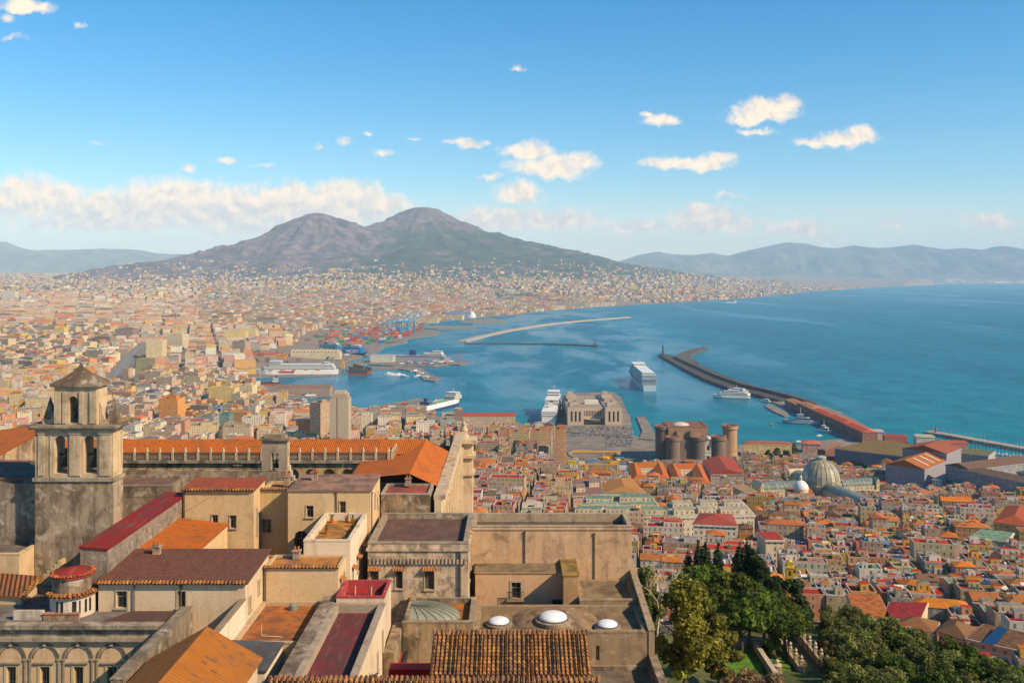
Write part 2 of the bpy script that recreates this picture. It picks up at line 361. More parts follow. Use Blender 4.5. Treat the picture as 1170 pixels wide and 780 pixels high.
# ================================================================== coast, terrain, sea, haze
COAST_PX = [(1026, 327.2), (1000, 328.6), (975, 330), (950, 331.6), (925, 333.5), (900, 336), (875, 338.5), (850, 341), (825, 342.5), (800, 344), (770, 345.5), (740, 347.3),
            (710, 349.4), (680, 351), (655, 353), (630, 355), (600, 358), (575, 360.5), (555, 362), (530, 364.5), (503, 367), (482, 371), (470, 380), (440, 392), (418, 402),
            (398, 412), (386, 429), (290, 431), (286, 438), (312, 441), (330, 452), (345, 462), (400, 473), (480, 474), (515, 478), (590, 482), (612, 487), (641, 490), (748, 500),
            (800, 506), (850, 508), (905, 510), (940, 503), (985, 498), (1012, 502), (1050, 508), (1110, 518), (1180, 527), (1400, 560)]
COAST = [PW(x, y, 1.5) for x, y in COAST_PX]
LANDPOLY = COAST + [(900, 600), (400, 60), (-700, 60), (-26000, 9000), (-30000, 36000), (9000, 36000), (10500, 24000)]
_lp = np.array(LANDPOLY)
def inside_land(X, Y):
    X = np.asarray(X, float); Y = np.asarray(Y, float); ins = np.zeros(X.shape, bool)
    for (x0, y0), (x1, y1) in zip(LANDPOLY, LANDPOLY[1:] + LANDPOLY[:1]):
        c = ((y0 > Y) != (y1 > Y)); dy_ = (y1 - y0) if y1 != y0 else 1e-9
        ins ^= c & (X < (x1 - x0) * (Y - y0) / dy_ + x0)
    return ins
def coast_dist(X, Y):
    X = np.asarray(X, float); Y = np.asarray(Y, float); d = np.full(X.shape, 1e9)
    for (x0, y0), (x1, y1) in zip(COAST, COAST[1:]):
        ex, ey = x1 - x0, y1 - y0; L2 = ex * ex + ey * ey
        t = np.clip(((X - x0) * ex + (Y - y0) * ey) / L2, 0, 1)
        d = np.minimum(d, np.hypot(X - x0 - t * ex, Y - y0 - t * ey))
    return np.where(inside_land(X, Y), d, -d)
def sst(x, a, b):
    t = np.clip((x - a) / (b - a), 0, 1); return t * t * (3 - 2 * t)
def hill_z(X, Y):
    yb = np.where(X < 16, 126.0, 126 + 40 * sst(X, 15, 45))
    xr = 60 - 0.075 * (Y - 100)
    z = 203.5 - 0.20 * np.maximum(0, Y - 102) * sst(X, 14, 30)
    z = z - 0.85 * np.maximum(0, Y - yb) - 0.70 * np.maximum(0, X - xr)
    return z
def ground_z(X, Y, d=None):
    X = np.asarray(X, float); Y = np.asarray(Y, float)
    if d is None: d = coast_dist(X, Y)
    near = 6 + 0.118 * np.maximum(0, 1200 - Y)
    near = np.minimum(near + 5 * sst(1200 - Y, 0, 160), 117)
    old = 16 * sst(-X, 200, 700) * sst(Y, 1000, 1500) * (1 - sst(Y, 2600, 4200))
    far = 0.0035 * np.maximum(0, Y - 1600) + 150 * sst(Y, 6500, 15500) * sst(-X / Y, -0.42, -0.02) + 55 * sst(Y, 9000, 18000)
    z = 2 + (near - 6) + old + far
    z = 0.4 + (z - 0.4) * sst(d, 5, 60 + 0.10 * Y)
    z = np.where(d < 5, -4.0, z)
    return np.maximum(z, np.where(Y < 420, hill_z(X, Y), -50))
def gz(x, y): return float(ground_z(np.array([x]), np.array([y]))[0])
def PG(px, py, lift=0.0):
    """ground point seen at a photo pixel"""
    z = 10.0
    for _ in range(25):
        Y = YZ(py, z + lift); z = 0.6 * z + 0.4 * max(1.5, gz(XA(px, Y), Y))
    return (XA(px, Y), Y, z)

def grid_mesh(name, X, Y, Z, mat, kind='structure', smooth=True, colour=None):
    nr, nc = X.shape
    me = bpy.data.meshes.new(name); V = np.stack([X, Y, Z], -1).reshape(-1, 3)
    i = np.arange(nr * nc).reshape(nr, nc)
    q = np.stack([i[:-1, :-1], i[:-1, 1:], i[1:, 1:], i[1:, :-1]], -1).reshape(-1, 4)
    me.vertices.add(len(V)); me.vertices.foreach_set('co', V.ravel())
    me.loops.add(q.size); me.loops.foreach_set('vertex_index', q.ravel())
    me.polygons.add(len(q)); me.polygons.foreach_set('loop_start', np.arange(len(q)) * 4); me.polygons.foreach_set('loop_total', np.full(len(q), 4))
    me.polygons.foreach_set('use_smooth', np.full(len(q), smooth))
    me.materials.append(mat); me.update(calc_edges=True)
    o = bpy.data.objects.new(name, me); COL.objects.link(o); o['kind'] = kind
    return o
def vnoise(x, y, seed=0):   # smooth value noise, vectorised
    r = np.random.default_rng(seed); T = r.random((64, 64))
    xi = np.floor(x).astype(int); yi = np.floor(y).astype(int); fx = x - xi; fy = y - yi
    fx = fx * fx * (3 - 2 * fx); fy = fy * fy * (3 - 2 * fy)
    g = lambda a, b: T[a % 64, b % 64]
    return (g(xi, yi) * (1 - fx) + g(xi + 1, yi) * fx) * (1 - fy) + (g(xi, yi + 1) * (1 - fx) + g(xi + 1, yi + 1) * fx) * fy
def fbm(x, y, seed=0, oct_=5, ridged=False):
    s = 0; a = 1; t = 0
    for k in range(oct_):
        n = vnoise(x * 2 ** k, y * 2 ** k, seed + k)
        s = s + a * ((1 - abs(2 * n - 1)) if ridged else n); t += a; a *= 0.5
    return s / t

# --- ground material: dusty urban ground, brush on the near hill
m, t, b = new_mat('ground_cover'); P = pos(t)
gx, gy, gzz = t.sep(P)
n1 = t.noise(P, 0.012, 6, 0.6); n2 = t.noise(P, 0.12, 5, 0.65); n3 = t.noise(P, 1.4, 4, 0.6)
urban = t.mix(t.step(n1, 0.35, 0.65), (0.12, 0.10, 0.08), (0.20, 0.155, 0.115))
urban = t.mix(t.m('MULTIPLY', t.step(n2, 0.55, 0.75), 0.45), urban, (0.085, 0.095, 0.045))
far_green = t.mix(t.step(t.noise(P, 0.0016, 5, 0.6), 0.52, 0.62), urban, (0.055, 0.075, 0.04))
urban = t.mix(t.step(gy, 5000.0, 7500.0), urban, far_green)
brush = t.mix(t.step(n3, 0.35, 0.7), (0.035, 0.05, 0.012), (0.11, 0.10, 0.035))
brush = t.mix(t.step(n2, 0.5, 0.7), brush, (0.05, 0.085, 0.015))
hillm = t.m('MULTIPLY', t.step(gzz, 118.0, 126.0), t.step(gy, 430.0, 400.0))
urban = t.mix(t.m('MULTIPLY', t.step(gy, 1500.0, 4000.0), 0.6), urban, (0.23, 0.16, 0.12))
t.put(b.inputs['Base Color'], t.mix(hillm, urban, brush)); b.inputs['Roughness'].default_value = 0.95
GROUND = m
NA, NR = 420, 520
az = np.linspace(R(-50), R(50), NA); rr = np.geomspace(40, 33000, NR)
A, RR_ = np.meshgrid(az, rr); GX = RR_ * np.sin(A); GY = RR_ * np.cos(A)
GZ = ground_z(GX, GY)
GZ = GZ + np.where((GY > 380) & (GZ > 1), (fbm(GX / 300, GY / 300, 3, 3) - .5) * np.minimum(6, GY * .001), 0) * sst(coast_dist(GX, GY), 30, 300)
HM = hill_z(GX, GY) + 0.5 >= GZ
GZ = GZ + np.where(HM & (GX > 14), (fbm(GX / 9, GY / 9, 5, 3) - .5) * 1.6, 0)
grid_mesh('ground', GX, GY, GZ, GROUND)

# --- flat harbour land with a crisp quay edge
m, t, b = new_mat('quay_concrete'); P = pos(t)
c = t.mix(t.step(t.noise(P, 0.05, 6, 0.65), 0.35, 0.7), (0.13, 0.112, 0.095), (0.23, 0.195, 0.16))
c = t.mix(t.m('MULTIPLY', t.step(t.noise(P, 0.6, 4), 0.5, 0.8), 0.4), c, (0.09, 0.08, 0.07))
t.put(b.inputs['Base Color'], c); b.inputs['Roughness'].default_value = 0.9
QUAY = m
def slab(name, poly, z0, z1, mat=None, kind='structure'):
    bm = bmesh.new(); vs = [bm.verts.new((x, y, z1)) for x, y in poly]
    f = bm.faces.new(vs); f.normal_update()
    if f.normal.z < 0: f.normal_flip()
    r_ = bmesh.ops.extrude_face_region(bm, geom=[f]); up = [g for g in r_['geom'] if isinstance(g, bmesh.types.BMVert)]
    for q in up: q.co.z = z1
    for q in vs: q.co.z = z0
    fs = [q for q in bm.faces if all(v_.co.z == z0 for v_ in q.verts)]
    bmesh.ops.delete(bm, geom=fs, context='FACES_ONLY')
    tops = [q for q in bm.faces if len(q.verts) > 4]
    bmesh.ops.triangulate(bm, faces=tops)
    bmesh.ops.recalc_face_normals(bm, faces=bm.faces)
    me = bpy.data.meshes.new(name); bm.to_mesh(me); bm.free(); me.materials.append(mat or QUAY)
    o = bpy.data.objects.new(name, me); COL.objects.link(o); o['kind'] = kind
    return o
slab('harbour_land', LANDPOLY, -3, 1.5)
def pxslab(name, pts, z=2.0, mat=None): return slab(name, [PW(x, y, z) for x, y in pts], -3, z, mat)
# moles, piers and terminals, each from its own outline
pxslab('pier', [(635, 492), (640, 470), (645, 455), (650, 449), (700, 447.5), (709, 453), (716, 468), (720, 476.5), (724, 500)], 2.4)
pxslab('pier', [(737, 475.5), (727, 475.8), (734, 492), (730, 501), (752, 503), (745, 489)], 2.4)
pxslab('pier', [(396, 475), (400, 470.5), (440, 461.5), (478, 454.5), (486, 457), (482, 466), (490, 476), (470, 482)], 2.4)
pxslab('pier', [(300, 446), (316, 440), (376, 440), (388, 446), (360, 453), (318, 456)], 2.2)
pxslab('pier', [(386, 418), (400, 413.5), (425, 410), (470, 409.5), (515, 412), (541, 413.6), (526, 416.5), (515, 416), (495, 417.8), (450, 417.6), (420, 416)], 2.2)
pxslab('pier', [(395, 421), (420, 418.6), (465, 418.2), (481, 420), (490, 426), (504, 432.8), (497, 435.4), (484, 433.5), (474, 424.5), (455, 421.2), (420, 421.6), (398, 424.5)], 2.0)
pxslab('pier', [(290, 414), (330, 410), (400, 403), (420, 402), (412, 409), (392, 413), (380, 416)], 2.2)
pxslab('pier', [(400, 404), (430, 393), (466, 388), (466, 391), (440, 396), (432, 402), (420, 407)], 2.2)
pxslab('pier', [(440, 393), (470, 377), (495, 376.5), (504, 379.6), (500, 382.3), (472, 386), (456, 389.5)], 2.2)
pxslab('pier', [(480, 374), (500, 371.5), (543, 372.4), (543, 375.4), (500, 376)], 2.2)
pxslab('pier', [(520, 368), (560, 363), (578, 366.2), (577, 368.8), (540, 369.5)], 2.2)
ROCK = m_stucco('sea_rock', 0.7, 0.2, (0.05, 0.05, 0.055), (0.42, 0.38, 0.32))
def seg_strip(pts, hw):
    """polyline strip outline from world points with half widths"""
    L_, R_ = [], []
    for i, p in enumerate(pts):
        a = Vector(pts[max(0, i - 1)]); b_ = Vector(pts[min(len(pts) - 1, i + 1)]); d = (b_ - a).normalized(); n = Vector((-d.y, d.x))
        h = hw[i] if isinstance(hw, (list, tuple)) else hw
        L_.append((p[0] + n.x * h, p[1] + n.y * h)); R_.append((p[0] - n.x * h, p[1] - n.y * h))
    return L_ + R_[::-1]
def mole(name, label, px, hw, z, wallz=0, wallside=1, wallw=4, col=(.33, .30, .26), wcol=None, cat='breakwater'):
    pts = [PW(x, y, z) for x, y in px]
    mb = MB(); mb.prism(seg_strip(pts, hw), -6, z, col)
    o = mb.build(name, [ROCK], loc=(pts[0][0], pts[0][1], 0)); tag(o, label, cat)
    return o, pts
m1, _ = mole('breakwater', 'long pale stone breakwater lying across the far harbour mouth', [(528, 389.3), (548, 384.2), (580, 377.2), (622, 370.3), (660, 366.4), (718, 361.8)], 17, 5, col=(.50, .43, .33))
m2, _ = mole('breakwater', 'thin dark breakwater with a tiny beacon in front of the pale one', [(531, 391.6), (580, 391.7), (620, 392.2), (660, 393.4), (684, 394.9)], 7, 4, col=(.05, .052, .055))
m3, P3 = mole('breakwater', 'long dark harbour mole leading from the red warehouse to the lighthouse', [(905, 456), (880, 449.5), (850, 442.5), (820, 432), (790, 418.5), (768, 408.3), (757, 404.5)], [30, 32, 34, 34, 30, 24, 12], 6, col=(.030, .027, .028))  # near-black colour stands in for the mole's shaded side
m4, _ = mole('breakwater', 'dark rocky outer arm turning off the end of the long mole', [(790, 413.5), (779, 408), (784, 403.5), (794, 399), (806, 396.2)], [20, 22, 20, 18, 10], 7, col=(.075, .07, .066))
m5, P5 = mole('breakwater', 'pale marina breakwater reaching in from the right edge', [(1059, 492.2), (1085, 496), (1120, 502.5), (1175, 512), (1260, 528)], 9, 5, col=(.42, .36, .29))
mb = MB(); PT = [PW(x, y, 6) for x, y in [(905, 456), (850, 442), (800, 422)]]
mb.prism(seg_strip([PW(x, y, 6) for x, y in [(930, 463), (905, 455), (880, 448.5), (850, 441.5), (820, 431), (790, 417.5), (772, 409)]], 5), 5.9, 12, (.08, .06, .052))
o = mb.build('mole_wall', [ROCK], loc=(PT[0][0], PT[0][1], 0)); tag(o, 'dark parapet wall running along the long harbour mole', 'wall')

# --- the sea
m, t, b = new_mat('sea_water'); P = pos(t)
x_, y_, z_ = t.sep(P)
Pm = t.comb(x_, t.m('MULTIPLY', y_, 0.34), 0.0)
sl = t.noise(Pm, 0.0042, 6, 0.6, 0.35); sl2 = t.noise(t.comb(x_, t.m('MULTIPLY', y_, 0.16), 0.0), 0.0016, 5, 0.6, 0.4)
harb = t.m('MULTIPLY', t.step(x_, 900.0, 350.0), t.step(y_, 1600.0, 1900.0))
slick = t.m('MAXIMUM', t.m('MULTIPLY', t.step(sl, 0.43, 0.58), harb), t.m('MULTIPLY', t.step(sl2, 0.53, 0.66), 0.5))
wave = t.noise(t.comb(x_, t.m('MULTIPLY', y_, 0.6), 0.0), 0.16, 4, 0.6); wave2 = t.noise(Pm, 0.02, 4, 0.6)
bmp = t.n('ShaderNodeBump', {'Height': t.m('ADD', wave, t.m('MULTIPLY', wave2, 2.5)), 'Strength': t.m('MULTIPLY_ADD', slick, -0.42, 0.8), 'Distance': 1.6})
deep = t.mix(t.step(t.noise(Pm, 0.0022, 4), 0.35, 0.65), (0.0, 0.112, 0.185), (0.0, 0.152, 0.225))
deep = t.mix(t.m('MULTIPLY', t.step(t.noise(t.comb(x_, t.m('MULTIPLY', y_, .3), 0.0), 0.012, 5, .65), .45, .75), .35), deep, (0.0, 0.05, 0.125))
deep = t.mix(t.step(y_, 2300.0, 1300.0), deep, (0.0, 0.165, 0.205))
rip = t.noise(P, 0.016, 6, 0.72); rip2 = t.noise(P, 0.006, 5, 0.65)
deep = t.mix(t.step(rip, 0.35, 0.7), t.mix(0.3, deep, (0.0, 0.03, 0.09)), t.mix(0.25, deep, (0.01, 0.22, 0.31)))
slick = t.m('ADD', slick, t.m('MULTIPLY', t.m('SUBTRACT', rip2, 0.5), 0.7), clamp=True)
df = t.n('ShaderNodeBsdfDiffuse', {'Color': deep, 'Normal': bmp})
gl = t.n('ShaderNodeBsdfGlossy', {'Color': (0.9, 0.95, 1.0), 'Roughness': t.m('MULTIPLY_ADD', slick, -0.12, 0.26), 'Normal': bmp})
fr_ = t.n('ShaderNodeFresnel', {'IOR': 1.33, 'Normal': bmp}); mx_ = t.n('ShaderNodeMixShader', {0: t.m('MULTIPLY', fr_, t.m('MULTIPLY_ADD', slick, 0.46, 0.20)), 1: df, 2: gl})
t.put(m.node_tree.nodes['Material Output'].inputs['Surface'], mx_)
SEA = m
sx = np.array([-31000., -8000, 0, 8000, 31000]); sy = np.array([-1500., 0, 1500, 4000, 10000, 20000, 38000])
X_, Y_ = np.meshgrid(sx, sy); grid_mesh('sea', X_, Y_, np.zeros_like(X_), SEA, smooth=False)

# --- the volcano with its older side peak
def profile(pts, r): return np.interp(r, [p[0] for p in pts], [p[1] for p in pts])
YC, YS = 15500.0, 14300.0
XC, XS = XA(484, YC), XA(366, YS)
pr_c = [(0, 1292), (110, 1322), (250, 1285), (330, 1240), (634, 1062), (1057, 900), (1620, 748), (2325, 590), (3030, 440), (3800, 310), (4700, 205), (5800, 120), (7200, 40), (9000, -60)]
pr_s = [(0, 1146), (150, 1128), (280, 1080), (585, 930), (1105, 700), (1625, 535), (2145, 405), (2795, 292), (3445, 215), (4500, 130), (5600, 60), (7200, -20), (9500, -90)]
vx = np.linspace(XA(120, 15500), XA(930, 15500), 420); vy = np.linspace(7200, 19500, 360)
VX, VY = np.meshgrid(vx, vy)
def cone(X, Y, x0, y0, pr, seed, amp, freq):
    ddx, ddy = X - x0, Y - y0; r = np.hypot(ddx, ddy); th = np.arctan2(ddy, ddx)
    wob = fbm(X / 1500, Y / 1500, seed + 9, 4) - .5
    z = profile(pr, np.maximum(0, r * (1 + 0.16 * wob * np.clip(r / 1500, 0, 1))))
    gul = fbm(np.cos(th + wob * .25) * freq + 20, np.sin(th + wob * .25) * freq + 20 + r / 5200, seed, 4, True) - .62
    return z + (gul * .55 + .5 * (fbm(X / 900 + wob, Y / 900, seed + 31, 5, True) - .6)) * amp * sst(r, 120, 700) * (1 - sst(r, 3000, 5600) * .85)
zc = cone(VX, VY, XC, YC, pr_c, 20, 240, 5.0); zs = cone(VX, VY, XS, YS, pr_s, 40, 400, 4.0)
ridge = 880 * np.exp(-((VX - XA(392, 14000)) / 520) ** 2 - ((VY - 14600) / 1100) ** 2)
low = 470 * np.exp(-((VX - XA(462, 11800)) / 560) ** 2 - ((VY - 12300) / 620) ** 2) + 120
kk = 40.0
VZ = np.log(np.exp((zc - 800) / kk) + np.exp((zs - 800) / kk) + np.exp((ridge - 800) / kk) + np.exp((low + 90 * (fbm(VX / 500, VY / 500, 77, 4) - .5) - 800) / kk)) * kk + 800
VZ = VZ + (fbm(VX / 420, VY / 420, 60, 5, True) - .55) * 85 * sst(VZ, 80, 400)
edge = np.minimum.reduce([sst(VX, vx[0], vx[0] + 900), 1 - sst(VX, vx[-1] - 1500, vx[-1]), sst(VY, vy[0], vy[0] + 1800)])
VZ = np.where(edge < 1, VZ * edge - (1 - edge) * 30, VZ)
cd_ = coast_dist(VX, VY); VZ = np.minimum(VZ, cd_ * .045 - 8 + 330 * (np.maximum(cd_, 0) / 2600) ** 2)
m, t, b = new_mat('volcano_slopes'); P = pos(t); gx, gy, gh = t.sep(P)
n1 = t.noise(P, 0.0016, 6, 0.65, 0.4); n2 = t.noise(P, 0.006, 5, 0.65)
bare = t.mix(t.step(n2, 0.35, 0.68), (0.055, 0.042, 0.062), (0.18, 0.122, 0.13))
green = t.mix(t.step(n2, 0.3, 0.7), (0.022, 0.034, 0.030), (0.052, 0.060, 0.042))
gmask = t.m('ADD', t.m('MULTIPLY', t.step(gx, XA(400, 14500), XA(470, 14500)), 0.55), t.m('MULTIPLY', t.m('SUBTRACT', n1, 0.5), 2.2))
gmask = t.m('MULTIPLY', t.step(gmask, 0.22, 0.5), t.step(t.m('ADD', gh, t.m('MULTIPLY', n1, 350.0)), 1250.0, 1020.0))
lowm = t.m('MULTIPLY', t.step(gh, 520.0, 330.0), t.step(n1, 0.42, 0.6))
c = t.mix(t.m('MAXIMUM', gmask, t.m('MULTIPLY', lowm, 0.8)), bare, green)
c = t.mix(t.m('MULTIPLY', t.step(gh, 260.0, 120.0), t.step(n2, 0.42, 0.55)), c, (0.24, 0.185, 0.145))
t.put(b.inputs['Base Color'], c); b.inputs['Roughness'].default_value = 0.95
grid_mesh('mountain', VX, VY, VZ, m)

def range_mesh(prof_px, Yr, x0p, x1p, back, seed, front=4200):
    px_ = np.linspace(x0p, x1p, 420); yy = np.linspace(Yr - front, Yr + back, 90)
    X, Y = np.meshgrid((px_ - CX) * Yr / F, yy)
    top = np.interp(px_, [p[0] for p in prof_px], [ZA(p[1], Yr) for p in prof_px])[None, :]
    s = np.where(Y < Yr, sst(Y, Yr - front, Yr) ** .8, 1 - .5 * sst(Y, Yr, Yr + back))
    rg = fbm(X / 1700, Y / 2200, seed, 6, True) - .6
    Z = top * s + rg * 760 * (s * (1 - s) * 4 * .8 + .07) - 12 * (1 - s)
    return X, Y, Z
m, t, b = new_mat('far_mountain_slopes'); P = pos(t); _, _, gh = t.sep(P)
n1 = t.noise(P, 0.0012, 6, 0.65)
c = t.mix(t.step(n1, 0.35, 0.68), (0.05, 0.058, 0.04), (0.15, 0.125, 0.10))
c = t.mix(t.m('MULTIPLY', t.step(gh, 190.0, 40.0), t.step(t.noise(P, 0.004, 4), 0.5, 0.6)), c, (0.42, 0.35, 0.29))
t.put(b.inputs['Base Color'], c); b.inputs['Roughness'].default_value = 0.95
RP = [(660, 312), (690, 304), (715, 297), (733, 291), (752, 287.5), (770, 290.5), (790, 292), (812, 288.6), (832, 292), (850, 287.5), (868, 283.5), (885, 279.5), (900, 277), (918, 278), (935, 281.5), (955, 283.6), (975, 280.6),
      (1000, 284), (1018, 283), (1042, 279.6), (1060, 282), (1078, 285), (1100, 283.5), (1122, 286), (1142, 281.4), (1162, 284), (1185, 287), (1260, 292), (1330, 300)]
X_, Y_, Z_ = range_mesh(RP, 31500, 640, 1330, 2500, 101, 4800); grid_mesh('mountain', X_, Y_, Z_, m)
LP_ = [(-160, 282), (-40, 279), (5, 276), (22, 283), (45, 287), (70, 286), (95, 285), (118, 284), (140, 284.5), (160, 286), (180, 289.5), (200, 291), (230, 291), (260, 293), (300, 298), (340, 306), (380, 314)]
X_, Y_, Z_ = range_mesh(LP_, 30500, -160, 380, 2500, 131, 4500); grid_mesh('mountain', X_, Y_, Z_, m)

# --- the air: one closed box of even haze round everything
mb = MB(); hx, hy0, hy1, hz0, hz1 = 34000, -2500, 39000, -60, 1560
mb.box(-hx, hx, hy0, hy1, hz0, hz1, bottom=True)
hm = bpy.data.materials.new('haze_air'); hm.use_nodes = True; nt = hm.node_tree
for nd in list(nt.nodes):
    if nd.type == 'BSDF_PRINCIPLED': nt.nodes.remove(nd)
pv = nt.nodes.new('ShaderNodeVolumePrincipled'); pv.inputs['Color'].default_value = (0.55, 0.80, 1.0, 1)
pv.inputs['Density'].default_value = 3.1e-5; pv.inputs['Anisotropy'].default_value = -0.15
nt.links.new(pv.outputs[0], nt.nodes['Material Output'].inputs['Volume'])
HAZE = mb.build('haze', [hm], loc=(0, 0, 0), kind='stuff')
# ================================================================== houses of the city
WALLS = {'cream': (.54, .41, .25), 'white': (.66, .60, .50), 'ochre': (.55, .34, .10), 'yellow': (.60, .40, .07), 'pink': (.52, .29, .22), 'grey': (.30, .27, .235), 'orange': (.55, .21, .05),
         'salmon': (.54, .25, .14), 'beige': (.40, .30, .19), 'brown': (.22, .14, .09), 'pale pink': (.58, .40, .32)}
ROOFS = {'red': (.40, .052, .036), 'crimson': (.27, .028, .03), 'terracotta': (.42, .15, .06), 'grey': (.24, .225, .21), 'pale': (.46, .41, .34), 'brown': (.15, .09, .06), 'green': (.20, .31, .20), 'dusty pink': (.36, .19, .16), 'orange': (.46, .16, .04), 'slate': (.13, .155, .19)}
HM = [FACADE, ROOFP, PAINT, TILE]
def emit_house(s, get):
    """s: spec dict; get(name) returns the mesh builder of that part"""
    x, y, z, w_, d_, a, h = s['x'], s['y'], s['z'], s['w'], s['d'], s['a'], s['h']
    wc = s['wc']; rc = s['rc']; ca, sa = math.cos(a), math.sin(a)
    def loc(px, py): return (x + px * ca - py * sa, y + px * sa + py * ca)
    W_ = get('wall'); zt = z + h
    fp = rect(x, y, w_, d_, a)
    if s['roof'] == 'tiled':
        for i in range(4):
            j = (i + 1) % 4; W_.face([(*fp[i], z - 7), (*fp[j], z - 7), (*fp[j], zt), (*fp[i], zt)], wc, 0, True)
        get('roof').hip(fp, zt - 0.05, s['rise'], rc, 3, s['hipf'], 0.5)
    else:
        pw = 0.4; fi = rect(x, y, w_ - 2 * pw, d_ - 2 * pw, a); ph = s['par']
        for i in range(4):
            j = (i + 1) % 4; W_.face([(*fp[i], z - 7), (*fp[j], z - 7), (*fp[j], zt), (*fp[i], zt)], wc, 0, True)
        RF = get('roof')
        pc = tuple(min(1, .5 * q + .26) for q in wc)
        if ph > 0:
            for i in range(4):
                j = (i + 1) % 4
                RF.face([(*fp[i], zt), (*fp[j], zt), (*fi[j], zt), (*fi[i], zt)], pc, 2)
                RF.face([(*fi[j], zt - ph), (*fi[i], zt - ph), (*fi[i], zt), (*fi[j], zt)], pc, 2)
            RF.face([(*q, zt - ph) for q in fi], rc, 1)
        else: RF.face([(*q, zt) for q in fp], rc, 1)
    rz = zt - s.get('par', 0)
    for (kind, u_, v_, aw, ad, ah, cc) in s['extra']:
        cx, cy = loc(u_ * w_ * .5, v_ * d_ * .5)
        if kind == 'hut':
            g = get('roof_hut'); g.rbox(cx, cy, aw, ad, a, rz, rz + ah, cc[0], 0, cc[1], 1, True)
        elif kind == 'court':
            g = get('light_well'); g.rbox(cx, cy, aw, ad, a, rz, rz + .25, cc[0], 2, (.03, .03, .032), 2)  # flat near-black top stands in for the shaded shaft
        elif kind == 'awning':
            g = get('awning'); q = rect(cx, cy, aw, ad, a); g.face([(*q[0], rz + ah), (*q[1], rz + ah), (*q[2], rz + ah + .5), (*q[3], rz + ah + .5)], cc[0], 2)
            g.face([(*q[3], rz + ah + .45), (*q[2], rz + ah + .45), (*q[1], rz + ah - .05), (*q[0], rz + ah - .05)], cc[0], 2)
            for p in q: g.rbox(p[0], p[1], .12, .12, a, rz, rz + ah, (.3, .3, .3), 2)
        elif kind == 'tank':
            g = get('water_tank'); g.lathe(cx, cy, [(aw, rz), (aw, rz + ah), (aw * .6, rz + ah + .3), (0, rz + ah + .35)], 10, cc[0], 2)
        elif kind == 'panel':
            g = get('solar_panel'); q = rect(cx, cy, aw, ad, a)
            g.face([(*q[0], rz + .4), (*q[1], rz + .4), (*q[2], rz + 1.5), (*q[3], rz + 1.5)], (.02, .05, .13), 2)
            g.face([(*q[3], rz + 1.45), (*q[2], rz + 1.45), (*q[1], rz + .35), (*q[0], rz + .35)], (.1, .1, .1), 2)
        elif kind == 'plants':
            g = get('roof_planting'); 
            for k in range(7):
                px, py = cx + random.uniform(-.5, .5) * aw, cy + random.uniform(-.5, .5) * ad; r_ = random.uniform(.5, 1.0)
                g.lathe(px, py, [(r_ * .5, rz), (r_, rz + r_ * .7), (r_ * .6, rz + r_ * 1.4), (0, rz + r_ * 1.7)], 6, vary((.05, .085, .025), .3), 2)
        elif kind == 'chimney':
            g = get('chimney'); g.rbox(cx, cy, aw, ad, a, rz, rz + ah, cc[0], 2)
        elif kind == 'dish':
            g = get('satellite_dish'); g.ring((cx, cy, rz), .05, (cx, cy, rz + 1.2), .05, 5, (.4, .4, .4), 2); g.lathe(cx, cy, [(0, rz + 1.1), (.6, rz + 1.5)], 8, (.7, .7, .68), 2)
LOWZ = dict(wall=[('cream', 22), ('white', 12), ('ochre', 11), ('yellow', 8), ('pink', 8), ('grey', 9), ('orange', 4), ('salmon', 6), ('beige', 13), ('brown', 3), ('pale pink', 8)],
            roof=[('red', 27), ('crimson', 16), ('terracotta', 16), ('grey', 12), ('pale', 7), ('brown', 9), ('green', 3), ('dusty pink', 10), ('orange', 7)])
LEFT = dict(wall=[('cream', 30), ('white', 16), ('ochre', 9), ('yellow', 6), ('pink', 10), ('grey', 9), ('orange', 4), ('salmon', 9), ('beige', 16), ('brown', 5), ('pale pink', 11)],
            roof=[('red', 6), ('crimson', 3), ('terracotta', 8), ('grey', 28), ('pale', 34), ('brown', 6), ('green', 2), ('dusty pink', 16), ('orange', 2), ('slate', 5)])
def pick(tb):
    return random.choices([k for k, _ in tb], [w_ for _, w_ in tb])[0]
